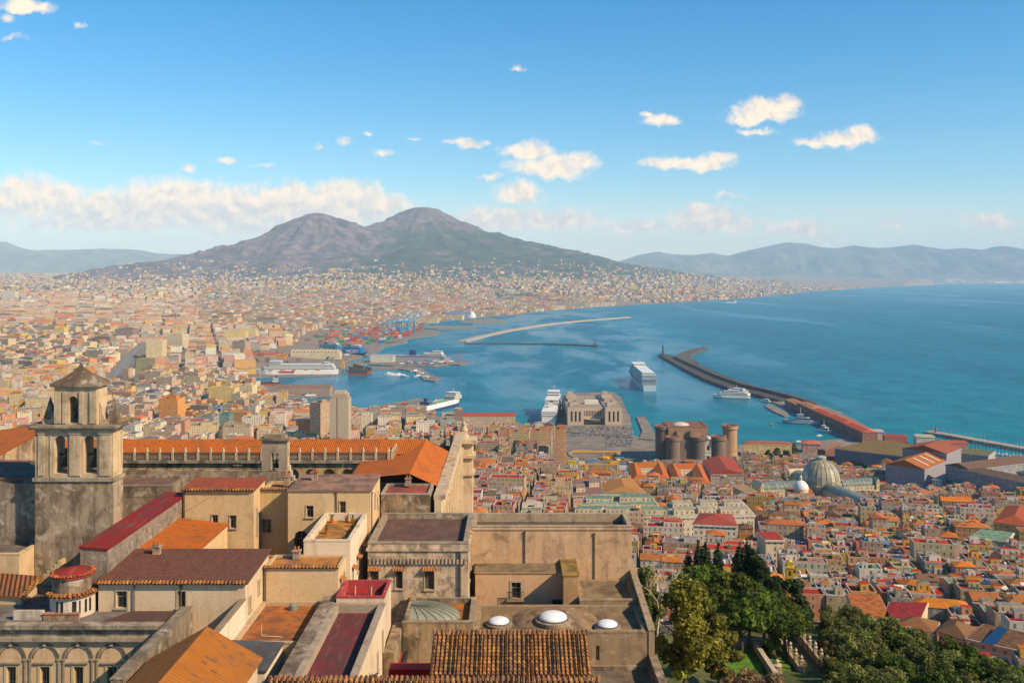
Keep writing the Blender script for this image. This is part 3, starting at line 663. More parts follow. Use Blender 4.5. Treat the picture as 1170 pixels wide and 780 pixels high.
def make_spec(x, y, w_, d_, a, h, pal=LOWZ, clutter=1.0, z=None, wall=None, roof=None, kind=None):
    wn = wall or pick(pal['wall']); rn = roof or pick(pal['roof'])
    s = dict(x=x, y=y, w=w_, d=d_, a=a, h=h, z=gz(x, y) if z is None else z, wn=wn, rn=rn, wc=tuple(q * (.80 if pal is LOWZ else 1) for q in vary(WALLS[wn], .2)), rc=vary(ROOFS[rn], .28), extra=[])
    tiled = rn in ('terracotta', 'orange', 'brown') and random.random() < .6
    if kind: tiled = kind == 'tiled'
    s['roof'] = 'tiled' if tiled else 'flat'
    s['rise'] = min(w_, d_) * random.uniform(.17, .24); s['hipf'] = random.choice([0, .5, .5]); s['par'] = 0 if tiled else random.choice([.5, .7, .9])
    if not tiled and clutter > 0:
        n = np.random.default_rng(int(abs(x * 7 + y * 13)) + 1)
        if random.random() < .75 * clutter: s['extra'].append(('hut', random.uniform(-.5, .5), random.uniform(-.45, .5), random.uniform(.3, .5) * w_, random.uniform(.28, .5) * d_, random.uniform(2.4, 3.4), (vary(WALLS[random.choice(['cream', 'white', 'pale pink', wn, 'yellow'])]), vary(ROOFS[random.choice(['red', 'pale', 'grey', rn, 'terracotta'])]))))
        if random.random() < .35 * clutter: s['extra'].append(('hut', random.uniform(-.6, .6), random.uniform(-.6, .6), random.uniform(.18, .26) * w_, random.uniform(.18, .3) * d_, random.uniform(2.0, 2.8), (vary(WALLS['white']), vary(ROOFS[random.choice(['red', 'pale', 'grey'])]))))
        if random.random() < .22 * clutter: s['extra'].append(('awning', random.uniform(-.5, .5), random.uniform(-.5, .5), random.uniform(2.5, 4.5), random.uniform(2.5, 3.5), 2.4, (random.choice([(.7, .66, .58), (.16, .30, .18), (.10, .22, .42), (.55, .20, .08), (.65, .5, .2)]),)))
        if random.random() < .2 * clutter: s['extra'].append(('tank', random.uniform(-.7, .7), random.uniform(-.7, .7), .8, .8, 1.5, (random.choice([(.7, .7, .68), (.12, .28, .5), (.4, .4, .4)]),)))
        if random.random() < .10 * clutter: s['extra'].append(('panel', random.uniform(-.4, .4), random.uniform(-.4, .4), 5, 2.6, 1, ()))
        if random.random() < .2 * clutter: s['extra'].append(('plants', random.uniform(-.5, .5), random.uniform(-.5, .5), 4, 2.5, 1, ()))
        if random.random() < .18 * clutter and w_ > 12: s['extra'].append(('court', random.uniform(-.2, .2), random.uniform(-.2, .2), w_ * .26, d_ * .3, 1, (vary(WALLS['cream']),)))
    if clutter > .5:
        for _ in range(random.choice([0, 1, 1, 2, 3])): s['extra'].append(('chimney', random.uniform(-.8, .8), random.uniform(-.8, .8), .7, .7, random.uniform(1, 1.8) + (s['rise'] * .7 if tiled else 0), (vary(WALLS[random.choice(['salmon', 'cream', 'grey'])]),)))
        if not tiled and random.random() < .5: s['extra'].append(('dish', random.uniform(-.8, .8), random.uniform(-.8, .8), 1, 1, 1, ()))
    return s
EXCL = []      # (x, y, radius) kept free for landmarks
ROADS = []     # world polylines kept free, with half width
def free(x, y, r=8):
    for ex, ey, er in EXCL:
        if (x - ex) ** 2 + (y - ey) ** 2 < (er + r) ** 2: return False
    for pl, hw in ROADS:
        for (x0, y0), (x1, y1) in zip(pl, pl[1:]):
            ex, ey = x1 - x0, y1 - y0; t_ = max(0, min(1, ((x - x0) * ex + (y - y0) * ey) / (ex * ex + ey * ey)))
            if math.hypot(x - x0 - t_ * ex, y - y0 - t_ * ey) < hw + r * .55: return False
    return True
def pix(x, y, z): return (CX + x * F / y, CY + (H - z) * F / y)
def street_grid(x0, x1, y0, y1, ang, cw, cdp, nx, ny, sw, hmin, hmax, pal, test, clutter=1.0, jit=.9):
    """rows of houses, nx by ny to a block, blocks parted by streets"""
    out = []; cx, cy = (x0 + x1) / 2, (y0 + y1) / 2; L = math.hypot(x1 - x0, y1 - y0) / 2; ca, sa = math.cos(ang), math.sin(ang)
    bw, bd = nx * cw + sw, ny * cdp + sw
    for i in range(int(-L / bw) - 1, int(L / bw) + 2):
        for j in range(int(-L / bd) - 1, int(L / bd) + 2):
            used = set()
            for p in range(nx):
                for q in range(ny):
                    lx = i * bw + p * cw + cw / 2; ly = j * bd + q * cdp + cdp / 2
                    x = cx + lx * ca - ly * sa; y = cy + lx * sa + ly * ca
                    if not (x0 <= x <= x1 and y0 <= y <= y1) or not test(x, y): continue
                    h = random.uniform(hmin, hmax)
                    if (p, q) in used: continue
                    span = 1
                    if p + 1 < nx and random.random() < .28 and test(x + cw * ca, y + cw * sa): span = 2; used.add((p + 1, q)); x += cw * ca / 2; y += cw * sa / 2
                    if random.random() < .16: h *= .6
                    if random.random() < .10: h *= 1.35
                    out.append(make_spec(x + random.uniform(-jit, jit), y + random.uniform(-jit, jit), cw * (span - 1 + random.uniform(.82, 1.06)), cdp * random.uniform(.82, 1.06), ang + random.uniform(-.07, .07), h, pal, clutter, z=0))
    return out
def set_z(specs):
    z = ground_z(np.array([s['x'] for s in specs]), np.array([s['y'] for s in specs]))
    for s, q in zip(specs, z): s['z'] = float(max(q, 1.5))
# ================================================================== the charterhouse roofs in the foreground
FM = [STUCCO, GRIMY, STONE, PITTED, TERRACE, TILE, TILEOLD, PAINT, GLASS, TILEBIG]
sST, sGR, sSN, sPT, sTE, sTI, sTO, sPA, sGL, sTB = range(10)
CREAM = (.56, .42, .25); PALE = (.54, .47, .38); SAND = (.44, .32, .18); STONEC = (.33, .28, .205); TERRA = (.40, .135, .045); MAROON = (.115, .048, .037); REDP = (.33, .028, .026); ORANGE = (.42, .125, .024); GREYR = (.20, .18, .155); PINKR = (.40, .235, .185)
def pt3(ax, fx, u_, v_, dep=0.0):
    if ax == 'f': return (u_, fx + dep, v_)
    if ax == 'b': return (u_, fx - dep, v_)
    if ax == 'r': return (fx - dep, u_, v_)
    return (fx + dep, u_, v_)
def holed(mb, ax, fx, u0, u1, v0, v1, holes, depth, c, m, arch=()):
    us = sorted({u0, u1, *[h[0] for h in holes], *[h[1] for h in holes]}); vs = sorted({v0, v1, *[h[2] for h in holes], *[h[3] for h in holes]})
    flip = ax in ('l', 'b')
    def add(pts):
        q = [pt3(ax, fx, *p) for p in pts]; mb.face(q[::-1] if flip else q, c, m)
    for a, b in zip(us, us[1:]):
        for d, e in zip(vs, vs[1:]):
            mu, mv = (a + b) / 2, (d + e) / 2
            if any(h[0] < mu < h[1] and h[2] < mv < h[3] for h in holes): continue
            add([(a, d), (b, d), (b, e), (a, e)])
    for k, h in enumerate(holes):
        a, b, d, e = h[:4]; r = (b - a) / 2; ar = (arch is True) or (k in arch)
        if ar:
            N_ = 8; arc = [((a + b) / 2 - r * math.cos(math.pi * i / N_), e - r + r * math.sin(math.pi * i / N_)) for i in range(N_ + 1)]
            add([(a, e)] + arc[:N_ // 2 + 1][::1] if False else [(a, e - r + 0.0)] + arc[1:N_ // 2 + 1] + [(a, e)])
            add([((a + b) / 2, e)] + arc[N_ // 2 + 1:] + [(b, e)])
            edge = [(a, d), (a, e - r)] + arc[1:-1] + [(b, e - r), (b, d)]
        else: edge = [(a, d), (a, e), (b, e), (b, d)]
        for p, q in zip(edge, edge[1:] + edge[:1]):
            mb.face([pt3(ax, fx, *p), pt3(ax, fx, *q), pt3(ax, fx, *q, depth), pt3(ax, fx, *p, depth)], c, m)
def window(parent, ax, fx, h, depth=.3, style='dark', surround=.11, sc=(.40, .33, .24), awning=None, sill=True):
    a, b, d, e = h[:4]
    mb = MB(); s_, pr = surround, .06
    def bx(u0, u1, v0, v1, o0, o1, c):
        P0, P1 = pt3(ax, fx, u0, v0, o0), pt3(ax, fx, u1, v1, o1)
        x0, x1 = sorted((P0[0], P1[0])); y0, y1 = sorted((P0[1], P1[1])); z0, z1 = sorted((P0[2], P1[2]))
        mb.box(x0, x1, y0, y1, z0, z1, c, 0, bottom=True)
    if s_ > 0:
        bx(a - s_, a - .004, d, e + s_, -pr, -.003, sc); bx(b + .004, b + s_, d, e + s_, -pr, -.003, sc); bx(a - .002, b + .002, e + .004, e + s_, -pr, -.003, sc)
    if sill: bx(a - s_ * 1.4 - .02, b + s_ * 1.4 + .02, d - .14, d - .004, -.16, -.003, sc)
    # sash bars
    wc = (.30, .26, .20) if style != 'shutter' else (.08, .07, .05)
    mid = (a + b) / 2
    bx(mid - .03, mid + .03, d + .02, e - .02, depth - .06, depth - .01, wc); bx(a + .01, a + .07, d + .01, e - .01, depth - .06, depth - .01, wc); bx(b - .07, b - .01, d + .01, e - .01, depth - .06, depth - .01, wc)
    bx(a + .08, b - .08, e - .09, e - .02, depth - .06, depth - .012, wc); bx(a + .08, mid - .04, d + (e - d) * .62, d + (e - d) * .62 + .05, depth - .06, depth - .012, wc); bx(mid + .04, b - .08, d + (e - d) * .62, d + (e - d) * .62 + .05, depth - .06, depth - .012, wc)
    o = mb.build('window', [PAINT], parent)
    g = MB(); q = [pt3(ax, fx, a, d, depth), pt3(ax, fx, b, d, depth), pt3(ax, fx, b, e, depth), pt3(ax, fx, a, e, depth)]
    g.face(q[::-1] if ax in ('l', 'b') else q, {'dark': (.02, .022, .025), 'shutter': (.10, .085, .06), 'green': (.05, .075, .05), 'door': (.09, .06, .035)}[style], 0)
    g.build('pane' if style in ('dark', 'green') else 'shutter', [GLASS if style in ('dark', 'green') else PAINT], o)
    if awning:
        k = MB(); A_ = [pt3(ax, fx, a - .3, e + .42, -.01), pt3(ax, fx, b + .3, e + .42, -.01), pt3(ax, fx, b + .3, e + .2, -.55), pt3(ax, fx, a - .3, e + .2, -.55)]
        k.face(A_, awning, 0); k.face([(p[0], p[1], p[2] - .06) for p in A_][::-1], awning, 0)
        for p, q_ in zip(A_, A_[1:] + A_[:1]): k.face([p, q_, (q_[0], q_[1], q_[2] - .06), (p[0], p[1], p[2] - .06)], awning, 0)
        k.build('rain_hood', [TILE], o)
    return o
def tile_row(mb, p0, p1, n, r=.13, ln=.5, dirv=(0, -1, -.35), c=(.36, .17, .07), m=sTO):
    d = Vector(dirv).normalized()
    ax = (Vector(p1) - Vector(p0)).normalized(); up = ax.cross(d); up = up if up.z > 0 else -up
    for i in range(n):
        q = Vector(p0).lerp(Vector(p1), (i + .5) / n); cc = vary(c, .3)
        A = []; B = []
        for k in range(6):
            an = math.pi * k / 5; o = ax * (-math.cos(an) * r) + up * (math.sin(an) * r)
            A.append(q - d * ln * .6 + o); B.append(q + d * ln * .4 + o * 1.1)
        for k in range(5): mb.face([tuple(A[k]), tuple(A[k + 1]), tuple(B[k + 1]), tuple(B[k])], cc, m)
        mb.face([tuple(v_) for v_ in B], (.02, .015, .01), sPA)
def block(name, label, cat, x0, x1, y0, y1, z0, z1, wc, wm=sST, roof='flat', rc=TERRA, rm=sTE, par=.5, pt=.35, pc=None, wins=(), cornice=None, zs=None, group=None, ov=.25, open_sides='', eave=None):
    """an axis-aligned building; wins: (face, a, b, c, d, opts); zs: four roof corner heights for a sloping slab"""
    o = root(name, label, cat, ((x0 + x1) / 2, (y0 + y1) / 2, z0), group)
    W_ = MB(); zc = zs or [z1] * 4; hz = min(zc)
    for ax, fx, u0, u1 in (('f', y0, x0, x1), ('b', y1, x0, x1), ('l', x0, y0, y1), ('r', x1, y0, y1)):
        wl = [w_ for w_ in wins if w_[0] == ax]; hs = [w_[1:5] for w_ in wl]
        arch = {k for k, w_ in enumerate(wl) if len(w_) > 5 and w_[5].get('arch')}
        holed(W_, ax, fx, u0, u1, z0, hz, hs, .32, wc, wm, arch)
        zz = {'f': (zc[0], zc[1]), 'b': (zc[3], zc[2]), 'l': (zc[0], zc[3]), 'r': (zc[1], zc[2])}[ax]
        if max(zz) > hz + .01:
            q = [pt3(ax, fx, u0, hz), pt3(ax, fx, u1, hz), pt3(ax, fx, u1, zz[1]), pt3(ax, fx, u0, zz[0])]
            W_.face(q[::-1] if ax in 'lb' else q, wc, wm)
    if cornice:
        for dz, pr, hh in cornice:
            za = z1 - dz; K = pr
            W_.box(x0 - K, x1 + K, y0 - K, y0 - .003, za - hh, za, wc, wm, bottom=True); W_.box(x1 + .003, x1 + K, y0, y1, za - hh, za, wc, wm, bottom=True); W_.box(x0 - K, x0 - .003, y0, y1, za - hh, za, wc, wm, bottom=True)
    W_.build('wall', FM, o)
    for w_ in wins:
        op = dict(w_[5]) if len(w_) > 5 else {}; ar = op.pop('arch', False)
        window(o, w_[0], {'f': y0, 'b': y1, 'l': x0, 'r': x1}[w_[0]], w_[1:5], **({'surround': 0, 'sill': False} | op if ar else op))
    Rf = MB()
    if roof == 'flat':
        pcc = pc or tuple(min(1, q * .95) for q in wc)
        if par > 0:
            e = .04; a0, a1, b0, b1 = x0 - e, x1 + e, y0 - e, y1 + e; i0, i1, j0, j1 = x0 + pt, x1 - pt, y0 + pt, y1 - pt; zt = z1 + .06
            for (p, q, r_, s_) in (((a0, b0), (a1, b0), (i1, j0), (i0, j0)), ((a1, b0), (a1, b1), (i1, j1), (i1, j0)), ((a1, b1), (a0, b1), (i0, j1), (i1, j1)), ((a0, b1), (a0, b0), (i0, j0), (i0, j1))):
                Rf.face([(*p, zt), (*q, zt), (*r_, zt), (*s_, zt)], pcc, sSN)
                Rf.face([(*s_, z1 - par), (*s_, zt), (*r_, zt), (*r_, z1 - par)], pcc, wm)
                Rf.face([(*p, z1 - .1), (*q, z1 - .1), (*q, zt), (*p, zt)], pcc, sSN)
            Rf.face([(i0, j0, z1 - par), (i1, j0, z1 - par), (i1, j1, z1 - par), (i0, j1, z1 - par)], rc, rm)
        else:
            Rf.box(x0 - ov, x1 + ov, y0 - ov, y1 + ov, z1, z1 + .14, tuple(q * .8 for q in wc), sPA, rc, rm, bottom=True)
    elif roof == 'slab':
        v_ = ov; q = [(x0 - v_, y0 - v_, zc[0]), (x1 + v_, y0 - v_, zc[1]), (x1 + v_, y1 + v_, zc[2]), (x0 - v_, y1 + v_, zc[3])]
        T = [(a, b, c + .16) for a, b, c in q]; Rf.face(T, rc, rm)
        for i in range(4):
            j = (i + 1) % 4; Rf.face([q[i], q[j], T[j], T[i]], tuple(k * .7 for k in rc), sPA)
        Rf.face([(a, b, c + .005) for a, b, c in q][::-1], (.2, .15, .1), sPA)
    rf = Rf.build('roof', FM, o)
    if eave:
        E_ = MB(); zf = zc[0] + (.12 if roof == 'slab' else .1)
        if 'f' in eave: tile_row(E_, (x0 - .1, y0 - ov + .02, zf), (x1 + .1, y0 - ov + .02, zc[1] + .12), int((x1 - x0) / .33))
        if 'r' in eave: tile_row(E_, (x1 + ov - .02, y0, zc[1] + .12), (x1 + ov - .02, y1, zc[2] + .12), int((y1 - y0) / .33), dirv=(1, 0, -.35))
        if 'l' in eave: tile_row(E_, (x0 - ov + .02, y0, zc[0] + .12), (x0 - ov + .02, y1, zc[3] + .12), int((y1 - y0) / .33), dirv=(-1, 0, -.35))
        E_.build('eave_tiles', FM, rf)
    return o, rf
def wall_run(name, label, x0, x1, y0, y1, z0, z1, c, m=sSN, cap=None, cat='wall', zz=None):
    mb = MB(); P4 = [(x0, y0), (x1, y0), (x1, y1), (x0, y1)]
    mb.prism(P4, z0, zz or z1, c, m)
    o = root(name, label, cat, ((x0 + x1) / 2, (y0 + y1) / 2, z0)); mb.build('body', FM, o)
    if cap:
        k = MB(); e = .06; Z = zz or [z1] * 4; q = [(x0 - e, y0 - e), (x1 + e, y0 - e), (x1 + e, y1 + e), (x0 - e, y1 + e)]
        for i in range(4):
            j = (i + 1) % 4; k.face([(*q[i], Z[i] + .004), (*q[j], Z[j] + .004), (*q[j], Z[j] + .12), (*q[i], Z[i] + .12)], cap, m)
        k.face([(*p, Z[i] + .12) for i, p in enumerate(q)], cap, m); k.build('coping', FM, o)
    return o
BZ = 200.0
# ---- arcaded wing at the lower left
xa0, xa1, ya = -62.0, -30.9, 86.6
o = root('arcaded_wing', 'long arcaded wing with blind arches at the lower left corner', 'building', ((xa0 + xa1) / 2, 88, BZ))
W_ = MB(); step = 3.02; cx0 = XA(13, ya); wins = []; k = -4
while cx0 + k * step < xa1 - 1.0:
    c_ = cx0 + k * step; k += 1
    if c_ - 1.3 < xa0: continue
    wins.append((c_ - .42, c_ + .42, 211.0, ZA(761, ya)))
holed(W_, 'f', ya, xa0, xa1, BZ, 217.2, wins, .35, CREAM, sST)
W_.face([(xa1, ya, BZ), (xa1, 90.1, BZ), (xa1, 90.1, 218.6), (xa1, ya, 218.6)], CREAM, sST); W_.face([(xa0, 90.1, BZ), (xa0, ya, BZ), (xa0, ya, 218.6), (xa0, 90.1, 218.6)], CREAM, sST)
W_.build('wall', FM, o)
C_ = MB(); C_.box(xa0 - .1, xa1 + .2, ya - .45, ya - .003, 217.2, 217.55, STONEC, sSN, bottom=True); C_.box(xa0, xa1, ya - .12, ya + .5, 217.553, 218.3, STONEC, sGR); C_.box(xa0 - .1, xa1 + .25, ya - .5, ya + .55, 218.303, 218.65, STONEC, sGR, bottom=True)
C_.build('cornice', FM, o)
R_ = MB(); R_.face([(xa0, ya + .5, 218.45), (xa1, ya + .5, 218.45), (xa1, 98.9, 218.6), (xa0, 98.9, 218.6)], GREYR, sTE); R_.face([(XA(115, 88), ya + .6, 218.47), (xa1 - .3, ya + .6, 218.47), (xa1 - .3, 90.0, 218.62), (XA(150, 90), 90.0, 218.62)], (.10, .055, .05), sTE)
R_.build('roof', FM, o)
for h in wins:
    window(o, 'f', ya, h, .35, 'dark', .22, (.491, .393, .252))
    c_ = (h[0] + h[1]) / 2; mb = MB(); r_ = 1.36; zc_ = 215.55
    for rr_, wd, pr in ((r_, .14, .10), (r_ - .26, .10, .06)):
        N_ = 16
        for i in range(N_):
            a0, a1 = math.pi * i / N_, math.pi * (i + 1) / N_
            P = [(c_ + q * math.cos(a), ya - pr, zc_ + q * math.sin(a)) for q, a in ((rr_ - wd, a0), (rr_, a0), (rr_, a1), (rr_ - wd, a1))]
            mb.face(P[::-1], (.16, .14, .115), sSN); mb.face([P[1], P[2], (P[2][0], ya, P[2][2]), (P[1][0], ya, P[1][2])], (.16, .14, .115), sSN); mb.face([P[0], P[3], (P[3][0], ya, P[3][2]), (P[0][0], ya, P[0][2])], (.16, .14, .115), sSN)
    for sx_ in (-1, 1): mb.box(c_ + sx_ * (r_ - .07) - .09, c_ + sx_ * (r_ - .07) + .09, ya - .12, ya - .003, 206, zc_ - .15, (.336, .273, .182), sSN); mb.box(c_ + sx_ * (r_ - .07) - .16, c_ + sx_ * (r_ - .07) + .16, ya - .18, ya - .003, zc_ - .147, zc_ - .003, (.378, .308, .210), sSN, bottom=True)
    mb.box(c_ - .14, c_ + .14, ya - .2, ya - .003, zc_ + r_ - .2, zc_ + r_ + .1, (.610, .518, .371), sSN, bottom=True)
    mb.box(h[0] - .5, h[1] + .5, ya - .22, ya - .003, h[3] + .3, h[3] + .45, (.353, .284, .189), sSN, bottom=True)
    mb.build('blind_arch', FM, o)
# ---- low white step, turret
o = root('round_turret', 'white round stair turret in two drums under a low red tiled cap', 'turret', (-41.05, 90.05, 218.6))
tx, ty = -41.05, 90.05
mb = MB(); mb.lathe(tx, ty, [(1.98, 218.5), (1.98, 220.5)], 28, PALE, sST); mb.lathe(tx, ty, [(1.78, 220.5), (1.78, 222.15)], 28, (.302, .237, .161), sGR); mb.build('drum', FM, o)
mb = MB(); mb.lathe(tx, ty, [(2.3, 220.42), (1.78, 220.75)], 28, (.26, .12, .06), sTO)
for k in range(34):
    a = 2 * math.pi * k / 34; tile_row(mb, (tx + 2.12 * math.cos(a) - .09 * math.sin(a) * -1, ty + 2.12 * math.sin(a) - .09 * math.cos(a), 220.62), (tx + 2.12 * math.cos(a) - .09 * math.sin(a), ty + 2.12 * math.sin(a) + .09 * math.cos(a), 220.62), 1, .11, .5, (math.cos(a), math.sin(a), -.4))
mb.build('tile_skirt', FM, o)
mb = MB(); mb.lathe(tx, ty, [(2.0, 222.1), (1.9, 222.28), (0, 222.75)], 28, REDP, sTE)
for k in range(40):
    a = 2 * math.pi * k / 40; tile_row(mb, (tx + 1.85 * math.cos(a) + .09 * math.sin(a), ty + 1.85 * math.sin(a) - .09 * math.cos(a), 222.26), (tx + 1.85 * math.cos(a) - .09 * math.sin(a), ty + 1.85 * math.sin(a) + .09 * math.cos(a), 222.26), 1, .1, .4, (math.cos(a), math.sin(a), -.25), (.42, .12, .05))
mb.build('cap', FM, o)
for ph in (-1.75, -1.0, -.45):
    mb = MB(); a = ph; P = [];
    for s_, z_ in ((-.18, 218.9), (.18, 218.9), (.18, 220.1), (-.18, 220.1)): P.append((tx + 2.0 * math.cos(a + s_), ty + 2.0 * math.sin(a + s_), z_))
    mb.face(P, (.02, .022, .024), sGL); mb.build('window', FM, o)
wall_run('parapet_wall', 'low white parapet on the terrace left of the round turret', -45.6, -42.9, 88.0, 88.4, 218.4, 219.3, PALE, sPT)
wall_run('parapet_wall', 'short stepped parapet in front of the round turret', -42.8, -39.6, 87.9, 88.3, 218.4, 219.0, (.353, .237, .140), sPT, (.40, .2, .1))
# ---- maroon-roofed range
wy = 90.2
def wpx(px0, px1, py0, py1, Y): return (XA(px0, Y), XA(px1, Y), ZA(py1, Y), ZA(py0, Y))
block('low_range', 'low cream range under a wide maroon tiled roof behind the arcaded wing', 'building', -38.75, -25.0, 90.2, 98.8, BZ, 221.1, (.590, .473, .312), sST, 'slab', MAROON, sTI, zs=[221.1, 221.1, 221.7, 221.7], ov=.3, eave='f',
      wins=[('f', *wpx(133, 145, 675, 694, wy), {'surround': .12}), ('f', *wpx(203, 212, 675, 694, wy), {'surround': .12, 'style': 'shutter'}), ('r', 91.4, 92.1, 218.0, 219.3), ('r', 94.6, 95.2, 218.6, 219.9)])
mb = MB(); mb.ring((XA(153, 90), 90.05, 218.6), .06, (XA(153, 90), 90.05, 221.0), .06, 6, (.10, .085, .07), sPA); p = mb.build('drainpipe', FM, loc=(XA(153, 90), 90.05, 218.6)); tag(p, 'thin dark drainpipe down the front of the maroon roofed range', 'drainpipe')
wall_run('side_wall', 'white sunlit side wall stepping down from the maroon roofed range', -25.4, -24.95, 81.2, 90.15, BZ, 219.6, (.708, .607, .445), sST, (.269, .213, .140))
wall_run('parapet_wall', 'broad dusty grey parapet running toward the gabled roof at lower left', -30.85, -29.9, 74, 90.1, BZ, 218.9, (.252, .205, .140), sGR, (.252, .209, .147))
# ---- shed along the tower
block('long_shed', 'long narrow shed with a bright red metal roof beside the bell tower', 'building', -41.3, -38.75, 92.1, 115, BZ, 224.0, (.24, .20, .155), sPT, 'slab', (.235, .018, .014), sTE, zs=[223.9, 223.7, 223.8, 224.0], ov=.12)
block('sloping_roof', 'cream house with a sloping orange tiled roof tucked against the red shed', 'building', -38.7, -33.1, 99.0, 112, BZ, 221, (.610, .464, .245), sST, 'slab', ORANGE, sTI, zs=[221.5, 220.9, 220.9, 221.6], ov=.15, wins=[('r', 101.2, 101.9, 217.2, 219.5, {'style': 'door'}), ('r', 105, 105.7, 217.9, 219.4)])
# ---- left corner behind
block('small_house', 'small cream house with a worn flat roof at the foot of the bell tower', 'building', -58, XA(22, 97), 97, 104, BZ, 221.9, (.570, .437, .260), sST, 'flat', GREYR, sTE, .3, wins=[])
mb = MB()
for k in range(9): mb.box(XA(30, 97) + k * .36, XA(30, 97) + .36 + k * .36, 97.6, 98.6, 217.0, 218.4 + k * .33, (.491, .384, .223), sST)
p = mb.build('outdoor_stair', FM, loc=(XA(38, 97), 98, 217)); tag(p, 'narrow outside stair climbing to the foot of the bell tower', 'stairs')
block('tiled_shed', 'small shed with an old brown tiled roof at the left edge', 'building', -56, XA(24, 92), 92.0, 95.5, BZ, 220.4, (.491, .393, .252), sST, 'slab', (.24, .10, .05), sTO, zs=[219.9, 219.2, 219.9, 220.6], ov=.3, eave='r')
wall_run('lower_wall', 'tall blotched dark grey wall left of the bell tower', -62, -49.6, 101.5, 102.3, BZ, 228.0, (.353, .300, .224), sGR)
block('brown_roof', 'flat brown roof at the left edge beyond the blotched wall', 'building', -64, -49.65, 102.4, 110, BZ, 228.5, (.252, .190, .126), sGR, 'slab', (.23, .115, .085), sTE, zs=[228.4, 228.2, 228.6, 228.8], ov=.1)
# ---- bell tower
TY, TD = 100.0, 2.5
o = root('bell_tower', 'weathered stone bell gable with three arched openings and a small pyramid roof', 'bell tower', (-45.45, 101.2, 205))
mb = MB(); mb.box(-49.55, -41.4, TY, TY + TD, 205, 228.6, (.336, .273, .182), sGR); mb.box(-49.75, -41.2, TY - .2, TY + TD + .2, 228.6, 228.95, STONEC, sSN, bottom=True); mb.build('shaft', FM, o)
def gable_stage(nm, x0, x1, z0, z1, holes, col):
    q = MB(); holed(q, 'f', TY, x0, x1, z0, z1, holes, TD, col, sSN, True); holed(q, 'b', TY + TD, x0, x1, z0, z1, holes, .01, col, sSN, True)
    q.face([(x1, TY, z0), (x1, TY + TD, z0), (x1, TY + TD, z1), (x1, TY, z1)], (.570, .446, .267), sSN); q.face([(x0, TY + TD, z0), (x0, TY, z0), (x0, TY, z1), (x0, TY + TD, z1)], col, sSN)  # right face coloured paler for the brighter sun on it
    return q
SC_ = (.491, .398, .260)
hl = [(XA(61.5, TY), XA(77, TY), 229.35, 233.3), (XA(95, TY), XA(110.5, TY), 229.35, 233.3)]
q = gable_stage('b', -49.5, -41.45, 228.95, 234.0, hl, SC_)
for px_ in ((44, 51), (80, 92), (114, 127)): q.box(XA(px_[0], TY), XA(px_[1], TY), TY - .14, TY - .003, 229.2, 233.5, SC_, sSN); q.box(XA(px_[0], TY) - .12, XA(px_[1], TY) + .12, TY - .22, TY - .003, 233.503, 233.85, SC_, sSN, bottom=True)
for px_ in (40.6, 57, 91.5, 112): q.box(XA(px_, TY), XA(px_, TY) + .12, TY - .07, TY - .003, 229.0, 233.9, SC_, sSN)
q.build('belfry', FM, o)
mb = MB(); mb.box(-50.0, -40.95, TY - .45, TY + TD + .35, 234.0, 234.2, SC_, sGR, bottom=True); mb.box(-50.2, -40.75, TY - .62, TY + TD + .5, 234.203, 234.45, (.302, .245, .168), sGR, bottom=True); mb.build('cornice', FM, o)
h2 = [(XA(78, TY), XA(89, TY), 234.6, 237.4)]
q = gable_stage('u', XA(62, TY), XA(111, TY), 234.45, 238.4, h2, SC_)
for px_ in ((62.5, 70), (103, 110.5), (72, 76), (91, 95)): q.box(XA(px_[0], TY), XA(px_[1], TY), TY - .15, TY - .003, 234.6, 237.9, SC_, sSN)
q.build('upper_belfry', FM, o)
mb = MB(); x0_, x1_ = XA(62, TY), XA(111, TY); mb.box(x0_ - .35, x1_ + .35, TY - .35, TY + TD + .35, 238.4, 238.75, (.286, .237, .164), sGR, bottom=True)
cx_, cy_ = (x0_ + x1_) / 2, TY + TD / 2; prev = None
for f_, z_ in ((1.0, 238.75), (.62, 239.3), (.3, 239.85), (.1, 240.3), (.03, 240.8)):
    hw, hd = (x1_ - x0_ + .5) / 2 * f_, (TD + .5) / 2 * f_; cur = [(cx_ - hw, cy_ - hd, z_), (cx_ + hw, cy_ - hd, z_), (cx_ + hw, cy_ + hd, z_), (cx_ - hw, cy_ + hd, z_)]
    if prev:
        for i in range(4): mb.face([prev[i], prev[(i + 1) % 4], cur[(i + 1) % 4], cur[i]], (.17, .13, .085), sGR)
    prev = cur
mb.build('roof', FM, o)
for pxc in (51.5, 125):
    mb = MB(); c_ = XA(pxc, TY); mb.box(c_ - .62, c_ + .62, TY + .55, TY + 1.8, 234.45, 234.95, SC_, sGR)
    A_ = [(c_ - .52, TY + .65), (c_ + .52, TY + .65), (c_ + .52, TY + 1.7), (c_ - .52, TY + 1.7)]
    for i in range(4): mb.face([(*A_[i], 234.95), (*A_[(i + 1) % 4], 234.95), (c_, TY + 1.18, 237.3)], (.302, .245, .168), sGR)
    mb.build('pinnacle', FM, o)
for sx_, ex in ((-1, XA(61.5, TY)), (1, XA(111.5, TY))):
    mb = MB(); pts = [(0, 0), (1.0, 0), (.78, .28), (.5, .55), (.32, 1.0), (.25, 1.7), (0, 2.3)]
    A_ = [(ex + sx_ * a, TY + .5, 234.46 + b) for a, b in pts]; B_ = [(ex + sx_ * a, TY + 1.7, 234.46 + b) for a, b in pts]
    mb.face(A_ if sx_ > 0 else A_[::-1], SC_, sSN); mb.face(B_[::-1] if sx_ > 0 else B_, SC_, sSN)
    for i in range(1, 6): mb.face([A_[i], B_[i], B_[i + 1], A_[i + 1]], SC_, sSN)
    mb.build('scroll', FM, o)
